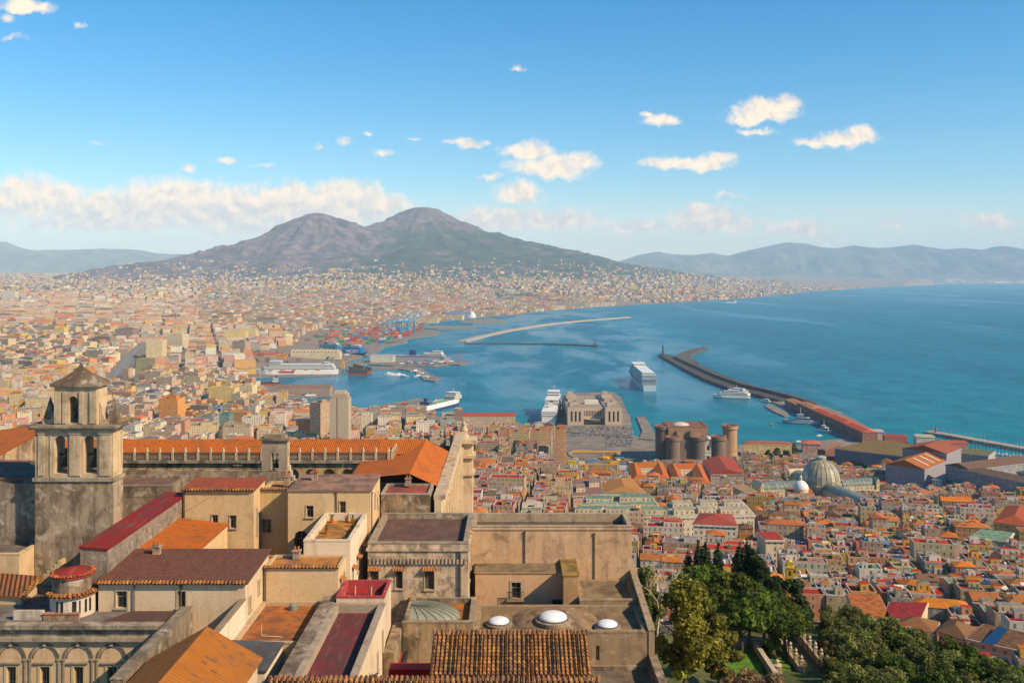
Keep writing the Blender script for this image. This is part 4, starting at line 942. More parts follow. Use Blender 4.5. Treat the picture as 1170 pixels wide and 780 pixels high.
for (h, s_) in ((hl[0], 1), (hl[1], 1), (h2[0], .72)):
    c_ = (h[0] + h[1]) / 2 + .12 * s_; z_ = h[2] + .55 * s_; mb = MB()
    mb.lathe(c_, TY + 1.3, [(.66 * s_, z_), (.6 * s_, z_ + .12), (.44 * s_, z_ + .5 * s_), (.36 * s_, z_ + .95 * s_), (.2 * s_, z_ + 1.12 * s_), (0, z_ + 1.16 * s_)], 16, (.022, .022, .02), sPA)
    b = mb.build('bell', FM, o)
    mb = MB(); mb.box(h[0] + .02, h[1] - .02, TY + 1.2, TY + 1.4, z_ + 1.16 * s_, z_ + 1.36 * s_, (.05, .04, .03), sPA, bottom=True); mb.box(c_ - .22, c_ + .22, TY + 1.1, TY + 1.5, z_ + 1.36 * s_, z_ + 1.9 * s_, (.03, .025, .02), sPA); mb.build('yoke', FM, b)
# ---- cream houses in the middle
block('red_roofed_house', 'cream house with a dull red roof left of the tall cream house', 'house', -38.6, -30.3, 112.9, 118.0, BZ, 224.9, (.570, .437, .237), sST, 'slab', (.30, .065, .04), sTI, zs=[224.7, 224.7, 225.0, 225.0], ov=.2, eave='f',
      wins=[('f', *wpx(242, 249, 588, 598, 112.9)), ('f', *wpx(262.5, 270, 588.5, 603, 112.9)), ('r', 114, 114.6, 219.2, 222.3, {'style': 'door'})])
block('courtyard_house', 'plain cream house front with one dark square window beside the courtyard', 'house', -30.25, -26.35, 116.0, 121.0, BZ, 224.1, (.541, .402, .200), sST, 'flat', (.40, .2, .1), sTE, .3, wins=[('f', *wpx(299, 309.5, 593, 608, 116.0))], eave='f', ov=.1)
block('tall_cream_house', 'tall cream house under a flat dusty pink roof with a sunlit white side', 'house', -26.3, -16.6, 113, 121, BZ, 224.8, (.590, .446, .245), sST, 'slab', (.353, .213, .150), sTE, zs=[224.6, 224.6, 224.8, 224.8], ov=.14,
      wins=[('f', *wpx(350, 358, 577.5, 590.5, 113), {'surround': .1}), ('f', *wpx(388, 395, 572.5, 590, 113), {'style': 'door', 'surround': .1}), ('f', -25.6, -23.9, 217.4, 220.0, {'arch': True}), ('r', 116.2, 116.8, 221.9, 223.6), ('r', 118.5, 119.1, 221.2, 222.5)])
wall_run('courtyard_wall', 'low cream wall with a tile hood round the sunken courtyard', -31.5, -26.5, 107.2, 107.6, BZ, 218.6, (.570, .428, .223), sST, (.42, .2, .09))
block('white_terrace', 'white walled roof terrace with an orange floor in front of the tall cream house', 'terrace', -21.9, -17.0, 101.2, 112.9, BZ, 222.1, (.688, .581, .416), sST, 'flat', (.52, .255, .09), sTE, .8, .4, wins=[('r', 102.4, 103.1, 217.2, 218.6, {'awning': (.33, .14, .065)}), ('r', 105.4, 106.1, 217.4, 218.9, {'awning': (.33, .14, .065)}), ('r', 108.8, 109.5, 217.6, 219.2, {'awning': (.33, .14, .065)})])
for (u_, v_) in ((-20.9, 111.6), (-19.2, 111.9), (-17.9, 109.8), (-20.6, 106.8), (-18.0, 102.3), (-18.4, 111.4), (-17.8, 107.6)):
    mb = MB(); mb.lathe(u_, v_, [(.16, 221.3), (.26, 221.75), (.22, 221.75)], 10, (.42, .15, .06), sPA); p = root('flower_pot', 'clay pot with a small plant on the orange terrace floor', 'plant pot', (u_, v_, 221.3), 'pots on the white terrace'); mb.build('pot', FM, p)
    mb = MB()
    for k in range(14):
        a = random.uniform(0, 6.28); r_ = random.uniform(.1, .35); zz_ = random.uniform(.2, .7); mb.face([(u_, v_, 221.7), (u_ + r_ * math.cos(a), v_ + r_ * math.sin(a), 221.7 + zz_), (u_ + r_ * math.cos(a + .5), v_ + r_ * math.sin(a + .5), 221.6 + zz_)], vary((.06, .10, .03), .3), sPA)
    mb.build('plant', FM, p)
block('cream_block', 'square cream block with a terracotta flat roof in front of the white terrace', 'building', -24.9, -17.4, 96.5, 101.1, BZ, 220.6, (.590, .455, .260), sST, 'flat', (.48, .225, .085), sTE, .15, .25, eave='f', ov=.06,
      wins=[('r', 97.4, 98.0, 217.5, 219.0, {'awning': (.33, .14, .065)}), ('r', 99.4, 100.0, 217.6, 219.3)])
block('terracotta_terrace', 'sunken terracotta roof terrace between white wall and broad grey parapet', 'terrace', -24.9, -18.75, 85.7, 96.4, BZ, 217.3, (.491, .375, .223), sST, 'flat', (.42, .155, .06), sTE, .3, .3)
block('slate_shed', 'small white shed with a dark blue-grey roof behind the gabled orange roof', 'building', -24.9, -20.4, 79.5, 85.6, BZ, 217.4, (.668, .581, .430), sST, 'slab', (.075, .085, .10), sTE, zs=[217.4, 217.2, 217.2, 217.4], ov=.1)
wall_run('broad_parapet', 'broad dusty stone parapet between the terracotta and the dark red terraces', -18.7, -17.5, 77, 96, BZ, 217.85, (.277, .225, .154), sGR, (.302, .245, .168))
block('red_terrace', 'long dark red roof terrace with a white outer wall at the bottom centre', 'terrace', -17.45, -12.4, 72.5, 94.2, BZ, 217.9, (.648, .545, .386), sST, 'flat', (.155, .035, .038), sTE, .75, .6, (.353, .292, .210), wins=[('r', 84.6, 85.2, 213.3, 214.8), ('r', 88.4, 89.0, 213.6, 215.2), ('r', 91.8, 92.4, 214.2, 216.0)])
block('red_bay', 'small bright red roof bay at the head of the dark red terrace', 'terrace', -17.2, -12.5, 94.25, 99.4, BZ, 218.5, (.590, .492, .356), sST, 'flat', (.42, .022, .02), sTE, .9, .3, (.34, .05, .04))
for (u_, v_) in ((-15.9, 97.6), (-14.2, 97.2)):
    mb = MB(); mb.ring((u_, v_, 217.6), .07, (u_, v_, 218.5), .07, 8, (.541, .446, .334), sPA, True); p = mb.build('vent_pipe', FM, loc=(u_, v_, 217.6)); tag(p, 'short pale vent pipe on the bright red roof bay', 'vent pipe', 'vent pipes on the red bay')
mb = MB(); mb.ring((-22.9, 88.0, 217.05), .05, (-20.9, 87.6, 217.08), .05, 6, (.590, .508, .371), sPA); mb.ring((-22.9, 88.0, 217.05), .04, (-22.9, 88.0, 218.1), .04, 6, (.491, .419, .297), sPA); p = mb.build('roof_pipe', FM, loc=(-22.9, 88, 217)); tag(p, 'bent white pipe lying on the terracotta terrace', 'pipe')
mb = MB(); mb.lathe(-21.6, 95.0, [(.4, 217.0), (.42, 217.5), (0, 217.7)], 12, (.20, .23, .2), sPA); p = mb.build('roof_vent', FM, loc=(-21.6, 95, 217)); tag(p, 'squat grey green vent at the back of the terracotta terrace', 'vent')
# ---- gabled orange roof at the bottom
o = root('gabled_house', 'house with a big orange tiled gable roof cut by the bottom edge', 'house', (-24.8, 70, BZ))
mb = MB(); rx, rz = -24.75, 221.5; ez = 218.9
for (e_, n_) in ((-20.2, 0), (-29.4, 1)):
    q = [(rx, 58, rz), (rx, 78.2, rz), (e_, 78.2, ez), (e_, 58, ez)]; q = q if n_ else q[::-1]
    mb.face(q, (.30, .115, .034), sTB)
tile_row(mb, (rx, 58, rz + .02), (rx, 78.2, rz + .02), 52, .16, .5, (0, 1, 0), (.42, .17, .06)); mb.build('roof', FM, o)
mb = MB(); mb.box(-29.0, -20.6, 58, 77.9, BZ, 218.85, (.590, .483, .326), sST); mb.face([(-20.6, 77.9, 218.85), (-29.0, 77.9, 218.85), (rx, 77.9, rz - .1)], (.590, .483, .326), sST); mb.build('wall', FM, o)
# ---- red-terraced palace blocks on the right
block('grey_roofed_block', 'old plastered block with a brown flat roof, scalloped eave and three shuttered windows', 'building', -15.9, -4.85, 106.2, 119.6, BZ, 220.45, (.550, .437, .297), sPT, 'flat', (.155, .085, .07), sTE, .6, .55, (.302, .253, .175), cornice=[(.55, .18, .3)],
      wins=[('f', *wpx(423.5, 432.5, 652, 672, 106.2), {'style': 'shutter', 'awning': (.33, .14, .065)}), ('f', *wpx(452, 460, 652, 672, 106.2), {'style': 'shutter', 'awning': (.33, .14, .065)}), ('f', *wpx(485.5, 496, 652, 673, 106.2), {'style': 'shutter', 'awning': (.33, .14, .065)}), ('r', 108.2, 109.0, 215.6, 217.6), ('r', 112, 112.8, 215.8, 217.8)])
mb = MB()
for k in range(26): mb.lathe(-15.7 + k * .42, 106.13, [(.2, 218.2), (.2, 218.75)], 8, (.353, .284, .196), sPT, math.pi, 2 * math.pi)
p = mb.build('eave_fringe', FM, loc=(-10, 106.1, 218.2)); tag(p, 'scalloped stone fringe under the eave of the brown roofed block', 'eave')
mb = MB(); mb.ring((XA(525.5, 106), 106.05, 214.4), .12, (XA(525.5, 106), 106.05, 219.6), .12, 8, (.09, .075, .06), sPA); p = mb.build('drainpipe', FM, loc=(XA(525.5, 106), 106, 214.4)); tag(p, 'thick dark drainpipe at the corner of the brown roofed block', 'drainpipe')
block('great_wall_walk', 'long ochre building end with a walkway behind parapets along its top', 'building', -4.8, 14.1, 113.5, 119.7, BZ, 220.4, (.526, .367, .207), sSN, 'flat', (.13, .10, .07), sTE, .95, .45, (.370, .304, .203), cornice=[(.25, .12, .16)])
block('pink_house', 'low pinkish house front with a balconied window below the great ochre wall', 'house', -4.2, 5.7, 110.2, 113.4, BZ, 215.9, (.550, .371, .208), sST, 'flat', (.252, .190, .119), sTE, 0, ov=.12,
      wins=[('f', *wpx(584.5, 595, 665, 683, 110.2), {'surround': .22}), ('f', *wpx(631, 643, 684.5, 691, 110.2), {'sill': False})])
mb = MB(); bx0, bx1, by_, bz_ = XA(579, 110), XA(599, 110), 109.6, ZA(683.5, 110.2)
mb.box(bx0, bx1, by_, 110.19, bz_ - .15, bz_, (.336, .269, .175), sPA, bottom=True)
for k in range(13): x_ = bx0 + .04 + k * (bx1 - bx0 - .08) / 12; mb.box(x_ - .015, x_ + .015, by_, by_ + .03, bz_, bz_ + .9, (.04, .04, .04), sPA)
mb.box(bx0, bx1, by_, by_ + .05, bz_ + .9, bz_ + .95, (.04, .04, .04), sPA, bottom=True); p = mb.build('balcony', FM, loc=(bx0, by_, bz_)); tag(p, 'small iron balcony on the pinkish house front', 'balcony')
block('ochre_pier', 'stubby ochre pier standing out from the pinkish house front', 'building', 5.75, 7.45, 107.6, 113.4, BZ, 216.4, (.38, .25, .11), sST, 'flat', (.353, .237, .084), sTE, 0, ov=.1)
block('stone_terrace', 'plain sandy roof terrace right of the stubby ochre pier', 'terrace', 7.5, 13.9, 106.4, 113.4, BZ, 214.1, (.286, .209, .115), sSN, 'flat', (.27, .20, .125), sTE, .5, .45, (.302, .229, .133))
wall_run('parapet_wall', 'long stone parapet dropping along the right side of the terraces', 13.95, 14.55, 98.2, 118, BZ, 214.9, (.319, .245, .150), sSN, (.319, .249, .154), zz=[213.75, 213.75, 215.6, 215.6])
o_dome, _ = block('skylight_roof', 'sandy flat roof carrying three white skylight domes', 'terrace', -3.9, 13.9, 98.3, 106.2, BZ, 213.6, (.302, .221, .126), sSN, 'flat', (.285, .205, .12), sTE, .6, .5, (.302, .229, .133), wins=[('f', XA(681, 98.3), XA(685, 98.3), 210.7, 212.2, {'surround': 0, 'sill': False})])
mb = MB(); mb.lathe(4.6, 103.2, [(4.6, 213.0), (4.2, 213.22), (3.3, 213.5), (2.1, 213.75), (0, 213.9)], 36, (.269, .186, .101), sGR); mb.build('shallow_vault', FM, o_dome, smooth=False)
for px_, py_, r_, zb, lb in ((570, 711, 1.12, 213.0, 'left'), (632, 706.5, 1.5, 213.55, 'middle'), (694, 714.5, 1.1, 213.0, 'right')):
    Y_ = YZ(py_, zb + .3); x_ = XA(px_, Y_)
    o = root('skylight_dome', {'left': 'white skylight dome nearest the ribbed metal half dome', 'middle': 'largest white skylight dome, raised on a shallow vault', 'right': 'white skylight dome nearest the right-hand parapet'}[lb], 'skylight', (x_, Y_, zb), 'skylights on the sandy roof')
    mb = MB(); mb.lathe(x_, Y_, [(r_ * 1.26, zb - .1), (r_ * 1.26, zb + .28), (r_, zb + .4)], 28, (.27, .215, .14), sSN); mb.lathe(x_, Y_, [(r_ * 1.1, zb + .33), (r_ * 1.08, zb + .46), (r_ * .98, zb + .47)], 28, (.10, .09, .08), sPA); mb.build('kerb', FM, o)
    mb = MB(); mb.lathe(x_, Y_, [(r_ * 1.0, zb + .42)] + [(r_ * math.cos(a), zb + .42 + r_ * .42 * math.sin(a)) for a in (.3, .6, .9, 1.2, 1.57)], 28, (.78, .79, .80), 0); mb.build('dome', [SHINY], o, smooth=True)
# ribbed half dome
block('ribbed_dome_roof', 'square roof with a terracotta floor and a ribbed grey metal half dome', 'building', -11.2, -3.95, 98.5, 106.1, BZ, 214.5, (.386, .292, .161), sGR, 'flat', (.42, .16, .05), sTE, .6, .5, (.269, .213, .140))
o = root('half_dome', 'grey green ribbed metal half dome on the terracotta roof', 'dome', (-10.6, 102.3, 213.9))
mb = MB(); rb = MB(); cxd, cyd = -10.55, 102.0; rxd, ryd, hzd = 5.1, 3.3, 1.25; NS = 15
def dpt(i, k):
    a = -math.pi / 2 + math.pi * i / NS; e = math.pi / 2 * k / 8
    return (cxd + rxd * math.cos(a) * math.cos(e), cyd + ryd * math.sin(a) * math.cos(e) , 213.9 + hzd * math.sin(e))
for i in range(NS):
    for k in range(8): mb.face([dpt(i, k), dpt(i + 1, k), dpt(i + 1, k + 1), dpt(i, k + 1)], vary((.25, .25, .20), .08), sPA)
    for k in range(8):
        a, b = dpt(i, k), dpt(i, k + 1); rb.ring((a[0], a[1], a[2] + .02), .05, (b[0], b[1], b[2] + .02), .05, 5, (.13, .13, .11), sPA)
mb.build('shell', FM, o); rb.build('ribbing', FM, o)
mb = MB(); mb.box(-11.0, -10.5, 98.8, 105.6, 213.9, 215.1, (.353, .284, .182), sGR); mb.build('end_wall', FM, o)
wall_run('end_wall', 'stained ochre wall with a dark gutter beside the red terrace', -12.3, -11.3, 92, 106.1, BZ, 213.9, (.353, .261, .140), sGR)
o = root('narrow_roof', 'narrow rusty red roof strip with a black gutter beside the long red terrace', 'roof', (-11.6, 86, BZ))
mb = MB(); mb.box(-12.35, -10.9, 78, 98.2, BZ, 211.6, (.491, .375, .208), sGR, (.28, .085, .04), sTE); mb.build('body', FM, o); mb = MB(); mb.box(-10.88, -10.6, 78, 98.2, 211.2, 211.75, (.03, .03, .032), sPA, bottom=True); mb.build('gutter', FM, o)
# ---- pan-tiled roofs at the bottom
def pantile(o, x0, x1, yr, zr, ye, ze, n, rows, nm='roof'):
    mb = MB(); mb.face([(x0, ye, ze), (x1, ye, ze), (x1, yr, zr), (x0, yr, zr)], (.13, .06, .03), sPA)
    L_ = Vector((0, ye - yr, ze - zr)); pt_ = (x1 - x0) / n
    for i in range(n):
        for j in range(rows):
            a, b = j / rows, (j + 1.12) / rows; cc = vary(random.choice([(.42, .20, .08), (.36, .17, .075), (.395, .213, .091), (.24, .12, .06), (.16, .085, .05), (.420, .237, .105)]), .15)
            xc = x0 + (i + .5) * pt_ + random.uniform(-.012, .012); lift = .04 + .03 * random.random()
            P = []
            for f_, rr_ in ((a, .40), (min(b, 1.02), .46)):
                yb_, zb_ = yr + L_.y * f_, zr + L_.z * f_
                P.append([(xc - math.cos(math.pi * k / 5) * pt_ * rr_, yb_, zb_ + lift * (f_ != a) + math.sin(math.pi * k / 5) * pt_ * .5) for k in range(6)])
            for k in range(5): mb.face([P[0][k], P[1][k], P[1][k + 1], P[0][k + 1]], cc, sTO)
            mb.face(P[1][::-1], (.03, .02, .015), sPA)
    tile_row(mb, (x0 - .1, yr + .02, zr + .08), (x1 + .1, yr + .02, zr + .08), n + 4, .13, .6, (0, .9, .25), (.26, .13, .07))
    return mb.build(nm, FM, o)
o = root('pan_tiled_house', 'roof of old clay pan tiles in ribbed columns at the bottom centre', 'house', (0, 78, BZ))
pantile(o, -6.55, 6.3, 80.6, 220.0, 76.0, 218.35, 37, 12)
mb = MB(); mb.box(-6.3, 6.05, 76.3, 84.5, BZ, 218.3, (.491, .375, .223), sST); mb.face([(-6.3, 76.3, 218.3), (-6.3, 84.9, 218.3), (-6.3, 80.6, 219.9)][::-1], (.491, .375, .223), sST); mb.face([(6.05, 76.3, 218.3), (6.05, 84.9, 218.3), (6.05, 80.6, 219.9)], (.491, .375, .223), sST)
mb.build('wall', FM, o)
mb = MB(); mb.face([(6.3, 85.0, 218.4), (-6.55, 85.0, 218.4), (-6.55, 80.62, 219.98), (6.3, 80.62, 219.98)], (.3, .15, .07), sTO); mb.build('back_slope', FM, o)
o = root('near_tiled_roof', 'nearest dark ridge of old tiles along the bottom edge', 'house', (-6, 70, BZ))
pantile(o, -18.2, 6.6, 72.0, 219.75, 66.5, 217.7, 62, 12)
mb = MB(); mb.box(-17.9, 6.2, 66.7, 76.0, BZ, 217.6, (.491, .375, .223), sST); mb.build('wall', FM, o)
mb = MB(); mb.face([(6.6, 75.9, 218.3), (-18.2, 75.9, 218.3), (-18.2, 72.02, 219.72), (6.6, 72.02, 219.72)], (.26, .13, .07), sTO); mb.build('back_slope', FM, o)
block('lower_annexe', 'low grey annexe with a flat roof at the bottom edge right of the pan tiles', 'building', 6.5, 14.2, 84, 98.2, BZ, 210.2, (.277, .213, .133), sGR, 'flat', (.20, .155, .105), sTE, .4, .4)
wall_run('parapet_wall', 'stone parapet along the outer edge of the low grey annexe', 14.0, 14.7, 80, 98.1, BZ, 211.2, (.286, .221, .140), sGR, (.302, .237, .150))
mb = MB(); mb.box(-11.0, -7.2, 86, 87.5, BZ, 214.8, (.35, .02, .02), sPA); p = mb.build('red_screen', FM, loc=(-9, 86.7, BZ)); tag(p, 'bright red painted wall peeping out left of the pan tiled roof', 'wall')
# ---- great cloister behind
o = root('garden_arch_wall', 'old stone garden wall with shallow arches behind the red roofed house', 'wall', (-40, 124, BZ))
mb = MB(); holed(mb, 'f', 124.0, -64, -29.2, BZ, 224.7, [(-39.5, -37.6, 222.3, 223.9), (-34.2, -32.3, 222.3, 223.9), (-46.5, -44.6, 222.3, 223.9)], .5, (.336, .261, .175), sGR, True); mb.box(-64, -29.2, 124.5, 125.1, BZ, 224.7, (.336, .261, .175), sGR); mb.build('body', FM, o)
o = root('small_bell_gable', 'small stone bell gable with one opening in front of the orange cloister roof', 'bell tower', (-31.6, 128.7, 218))
gx0, gx1, gy = XA(299, 128), XA(328.5, 128), 128.0; hb = [(XA(310, gy), XA(318.5, gy), 223.6, 226.3)]
mb = MB(); holed(mb, 'f', gy, gx0, gx1, 222.2, 228.0, hb, 1.3, STONEC, sSN); holed(mb, 'b', gy + 1.3, gx0, gx1, 222.2, 228.0, hb, .01, STONEC, sSN)
for x_, s_ in ((gx0, -1), (gx1, 1)): mb.face([(x_, gy, 222.2), (x_, gy + 1.3, 222.2), (x_, gy + 1.3, 228.0), (x_, gy, 228.0)], (.491, .393, .245), sSN)
mb.box(gx0 - .6, gx1 + .6, gy - .3, gy + 1.6, 216, 222.2, (.386, .316, .217), sSN); mb.build('body', FM, o)
mb = MB(); mb.box(gx0 - .3, gx1 + .3, gy - .3, gy + 1.6, 228.0, 228.3, (.252, .205, .140), sGR, bottom=True); mb.box(gx0 + .3, gx1 - .3, gy, gy + 1.3, 228.3, 228.75, (.286, .229, .154), sGR); mb.build('cornice', FM, o)
for s_, ex in ((-1, gx0), (1, gx1)):
    mb = MB(); 
    for a, b in ((1.1, .5), (.8, 1.0), (.5, 1.7), (.25, 2.4)): mb.box(min(ex, ex + s_ * a), max(ex, ex + s_ * a), gy + .2, gy + 1.0, 222.203, 222.2 + b, (.570, .483, .341), sSN)
    mb.build('scroll', FM, o)
mb = MB(); mb.lathe(XA(314.5, gy), gy + .6, [(.36, 224.3), (.3, 224.6), (.2, 225.0), (0, 225.15)], 12, (.03, .03, .028), sPA); b = mb.build('bell', FM, o)
mb = MB(); mb.box(hb[0][0] + .01, hb[0][1] - .01, gy + .5, gy + .7, 225.15, 225.3, (.05, .04, .03), sPA, bottom=True); mb.build('yoke', FM, b)
# cloister range + loggia
o = root('cloister_range', 'long cloister range with a bright orange tiled roof stretching behind the bell tower', 'building', (-38, 142, BZ))
mb = MB()
hs = [(-66 + k * 2.6, -66 + k * 2.6 + 1.7, 219.0, 222.3) for k in range(20)]
holed(mb, 'f', 137.6, -90, -15.5, BZ, 223.2, hs, .6, (.511, .384, .178), sGR, True); mb.box(-90, -15.5, 138.3, 149, BZ, 223.2, (.42, .34, .19), sST); mb.build('loggia', FM, o)
mb = MB(); mb.box(-90, -15.4, 137.1, 141.0, 223.2, 223.6, STONEC, sGR, bottom=True); mb.build('cornice', FM, o)
mb = MB(); E1 = 223.75; RZ1 = 225.25
mb.face([(-90, 141.0, E1), (-15.5, 141.0, E1), (-12.9, 145.2, RZ1), (-90, 145.2, RZ1)], ORANGE, sTI)
mb.face([(-12.9, 145.2, RZ1), (-9.9, 150.5, 222.6), (-90, 150.5, 222.9), (-90, 145.2, RZ1)], ORANGE, sTI)
mb.face([(-21.5, 126.5, 223.15), (-13.5, 126.5, 223.9), (-12.9, 145.2, RZ1), (-15.5, 141.0, E1), (-21.5, 138, 223.5)], ORANGE, sTI)
mb.face([(-13.5, 126.5, 223.9), (-9.9, 126.5, 222.3), (-9.9, 150.5, 222.4), (-12.9, 145.2, RZ1)], ORANGE, sTI)
mb.build('roof', FM, o)
mb = MB(); mb.box(-19.2, -10.2, 129.2, 150, BZ, 222.2, SAND, sGR); mb.build('corner_wing', FM, o)
block('orange_lean_roof', 'broad orange tiled roof plane to the left of the bell tower', 'building', -92, -64, 118, 136, BZ, 224, SAND, sGR, 'slab', ORANGE, sTI, zs=[223.2, 227.2, 229.2, 225.0], ov=.1)
block('shade_toned_block', 'block coloured dark for shade with a brown flat roof just right of the bell tower', 'building', -50, -41.6, 118, 124, BZ, 224.2, (.28, .225, .155), sGR, 'flat', (.22, .125, .085), sTE, .25, .3)  # the wall's shadow tone is put into its dark colour
o = root('cloister_balustrade', 'iron and stone balustrade along the cloister roof edge', 'balustrade', (-40, 137.3, 223.6)); NP = 30; bx0, bx1 = -72.0, -17.6; dxp = (bx1 - bx0) / NP
for k in range(NP + 1):
    x_ = bx0 + k * dxp; mb = MB(); mb.box(x_ - .16, x_ + .16, 137.25, 137.57, 223.6, 224.75, (.491, .402, .267), sSN); mb.lathe(x_, 137.41, [(.12, 224.75), (.2, 224.95), (.1, 225.1), (.14, 225.25), (0, 225.4)], 8, (.610, .499, .341), sSN); mb.build('pedestal', FM, o)
    if k < NP:
        mb = MB(); mb.box(x_ + .16, x_ + dxp - .16, 137.34, 137.48, 224.5, 224.68, (.12, .085, .06), sPA, bottom=True); mb.box(x_ + .16, x_ + dxp - .16, 137.37, 137.45, 223.7, 223.78, (.16, .12, .09), sPA, bottom=True)
        for q_ in range(7): xx = x_ + .3 + q_ * (dxp - .6) / 6; mb.box(xx - .06, xx + .06, 137.37, 137.45, 223.78, 224.5, (.15, .105, .075), sPA)
        mb.build('railing', FM, o)
o = root('side_balustrade', 'short balustrade turning back at the right end of the cloister roof', 'balustrade', (-17.2, 139, 223.6))
for k in range(4):
    y_ = 137.7 + k * 1.5; mb = MB(); mb.box(-17.3, -17.0, y_ - .15, y_ + .15, 223.6, 224.7, (.491, .402, .267), sSN); mb.lathe(-17.15, y_, [(.12, 224.7), (.18, 224.9), (0, 225.2)], 8, (.590, .492, .334), sSN); mb.build('pedestal', FM, o)
    if k < 3: mb = MB(); mb.box(-17.2, -17.1, y_ + .15, y_ + 1.35, 224.5, 224.62, (.16, .12, .09), sPA, bottom=True); mb.box(-17.19, -17.11, y_ + .15, y_ + 1.35, 223.7, 224.0, (.16, .12, .09), sPA); mb.build('railing', FM, o)
# pinkish red block, great facade
block('red_flat_block', 'block with a dull red flat roof and pale parapets in front of the cloister corner', 'building', -16.4, -10.3, 120.5, 126.3, BZ, 222.6, (.40, .30, .18), sGR, 'flat', (.40, .10, .075), sTE, .18, .3, (.38, .32, .24))
block('dark_slope', 'dark rusty roof between the cream house and the brown roofed block', 'building', -10.2, -5.2, 119.8, 123.7, BZ, 219.2, (.336, .253, .140), sGR, 'flat', (.22, .12, .07), sTE, .3, .3)
o = root('great_facade', 'tall pale stone facade seen edge on with pilasters and a heavy cornice', 'building', (-9.3, 145, 150))
mb = MB(); mb.box(-9.75, -8.9, 121, 170, 150, 221.8, (.610, .492, .312), sST); mb.build('wall', FM, o)
mb = MB(); mb.box(-9.85, -8.35, 121, 170.5, 221.8, 222.3, (.541, .428, .275), sSN, bottom=True); mb.build('cornice', FM, o); mb = MB(); mb.box(-9.9, -8.5, 121, 170.3, 219.2, 219.5, (.541, .428, .275), sSN, bottom=True); mb.build('string_course', FM, o); mb = MB(); mb.box(-9.9, -8.45, 121, 170.3, 213.2, 213.6, (.491, .393, .245), sSN, bottom=True); mb.build('string_course', FM, o)
for k in range(9):
    y_ = 123 + k * 5.4; mb = MB(); mb.box(-8.88, -8.5, y_, y_ + 1.1, 190, 219.15, (.610, .492, .312), sST); mb.build('pilaster', FM, o)
for k in range(8):
    for zz_ in (214.6, 208.6):
        y_ = 125.2 + k * 5.4; mb = MB(); mb.box(-8.86, -8.72, y_, y_ + 1.6, zz_, zz_ + 3.0, (.491, .402, .267), sSN); 
        w_ = mb.build('window', FM, o); mb = MB(); mb.box(-8.715, -8.70, y_ + .25, y_ + 1.35, zz_ + .25, zz_ + 2.7, (.025, .026, .028), sGL); mb.build('pane', FM, w_)
o2 = root('corner_pavilion', 'pale stone corner pier with stacked mouldings at the end of the great facade', 'building', (-8.5, 172, 150))
mb = MB(); mb.box(-10.2, -7.0, 170.6, 174.0, 150, 220.2, (.629, .508, .334), sST); mb.build('wall', FM, o2)
mb = MB()
for z_, e_, h_ in ((214.5, .35, .5), (217.6, .5, .5), (220.2, .7, .6)): mb = MB(); mb.box(-10.2 - e_, -7.0 + e_, 170.6 - e_, 174.0 + e_, z_ + .003, z_ + h_, (.590, .473, .312), sSN, bottom=True); mb.build('cornice', FM, o2)

mb = MB(); mb.lathe(-8.6, 172.3, [(.9, 220.8), (.9, 221.4), (.5, 221.6), (.75, 222.3), (.3, 223.0), (.4, 223.4), (0, 223.9)], 12, (.491, .402, .267), sSN); mb.build('finial', FM, o2)
o = root('terrace_balustrade', 'stone balustrade with urns closing the terrace above the great facade', 'balustrade', (-15, 170, 219.5))
for k in range(6):
    x_ = -19.5 + k * 1.75; mb = MB(); mb.box(x_ - .3, x_ + .3, 170.6, 171.2, 219.0, 221.2, (.491, .402, .267), sSN); mb.build('pedestal', FM, o)
    mb = MB(); mb.lathe(x_, 170.9, [(.2, 221.2), (.4, 221.7), (.2, 222.0), (.28, 222.3), (0, 222.6)], 8, (.378, .316, .224), sSN); mb.build('urn', FM, o)
    if k < 5: mb = MB(); mb.box(x_ + .3, x_ + 1.45, 170.8, 171.0, 220.75, 220.95, (.353, .284, .196), sSN, bottom=True); mb.box(x_ + .3, x_ + 1.45, 170.82, 170.98, 219.0, 219.7, (.252, .198, .140), sSN); mb.build('rail', FM, o)
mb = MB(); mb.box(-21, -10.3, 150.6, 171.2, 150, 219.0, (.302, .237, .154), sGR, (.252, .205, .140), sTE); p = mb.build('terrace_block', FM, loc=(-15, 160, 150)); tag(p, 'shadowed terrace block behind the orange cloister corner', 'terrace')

# ---- small fittings on the roofs
def aerial(x, y, z, h, label):
    o = root('aerial', label, 'aerial', (x, y, z)); mb = MB(); mb.ring((x, y, z), .035, (x, y, z + h), .025, 5, (.25, .24, .22), sPA); mb.build('mast', FM, o)
    mb = MB(); mb.ring((x - .6, y, z + h - .1), .02, (x + .6, y, z + h - .1), .02, 4, (.3, .3, .28), sPA)
    for k in range(6): mb.ring((x - .5 + k * .2, y - .22, z + h - .1), .014, (x - .5 + k * .2, y + .22, z + h - .1), .014, 4, (.3, .3, .28), sPA)
    mb.build('rods', FM, o)
for q in ((-21.0, 119.5, 224.9, 2.2, 'thin aerial on the dusty pink roof of the tall cream house'), (-33.5, 117.5, 225.0, 1.9, 'thin aerial on the dull red roof left of the tall cream house'), (-15.0, 118.8, 220.5, 2.0, 'thin aerial at the back of the brown flat roof'), (-27.0, 98.0, 221.9, 2.0, 'thin aerial on the maroon tiled roof'), (-57, 95.0, 220.2, 2.2, 'thin aerial by the tiled shed at the left edge')): aerial(*q)
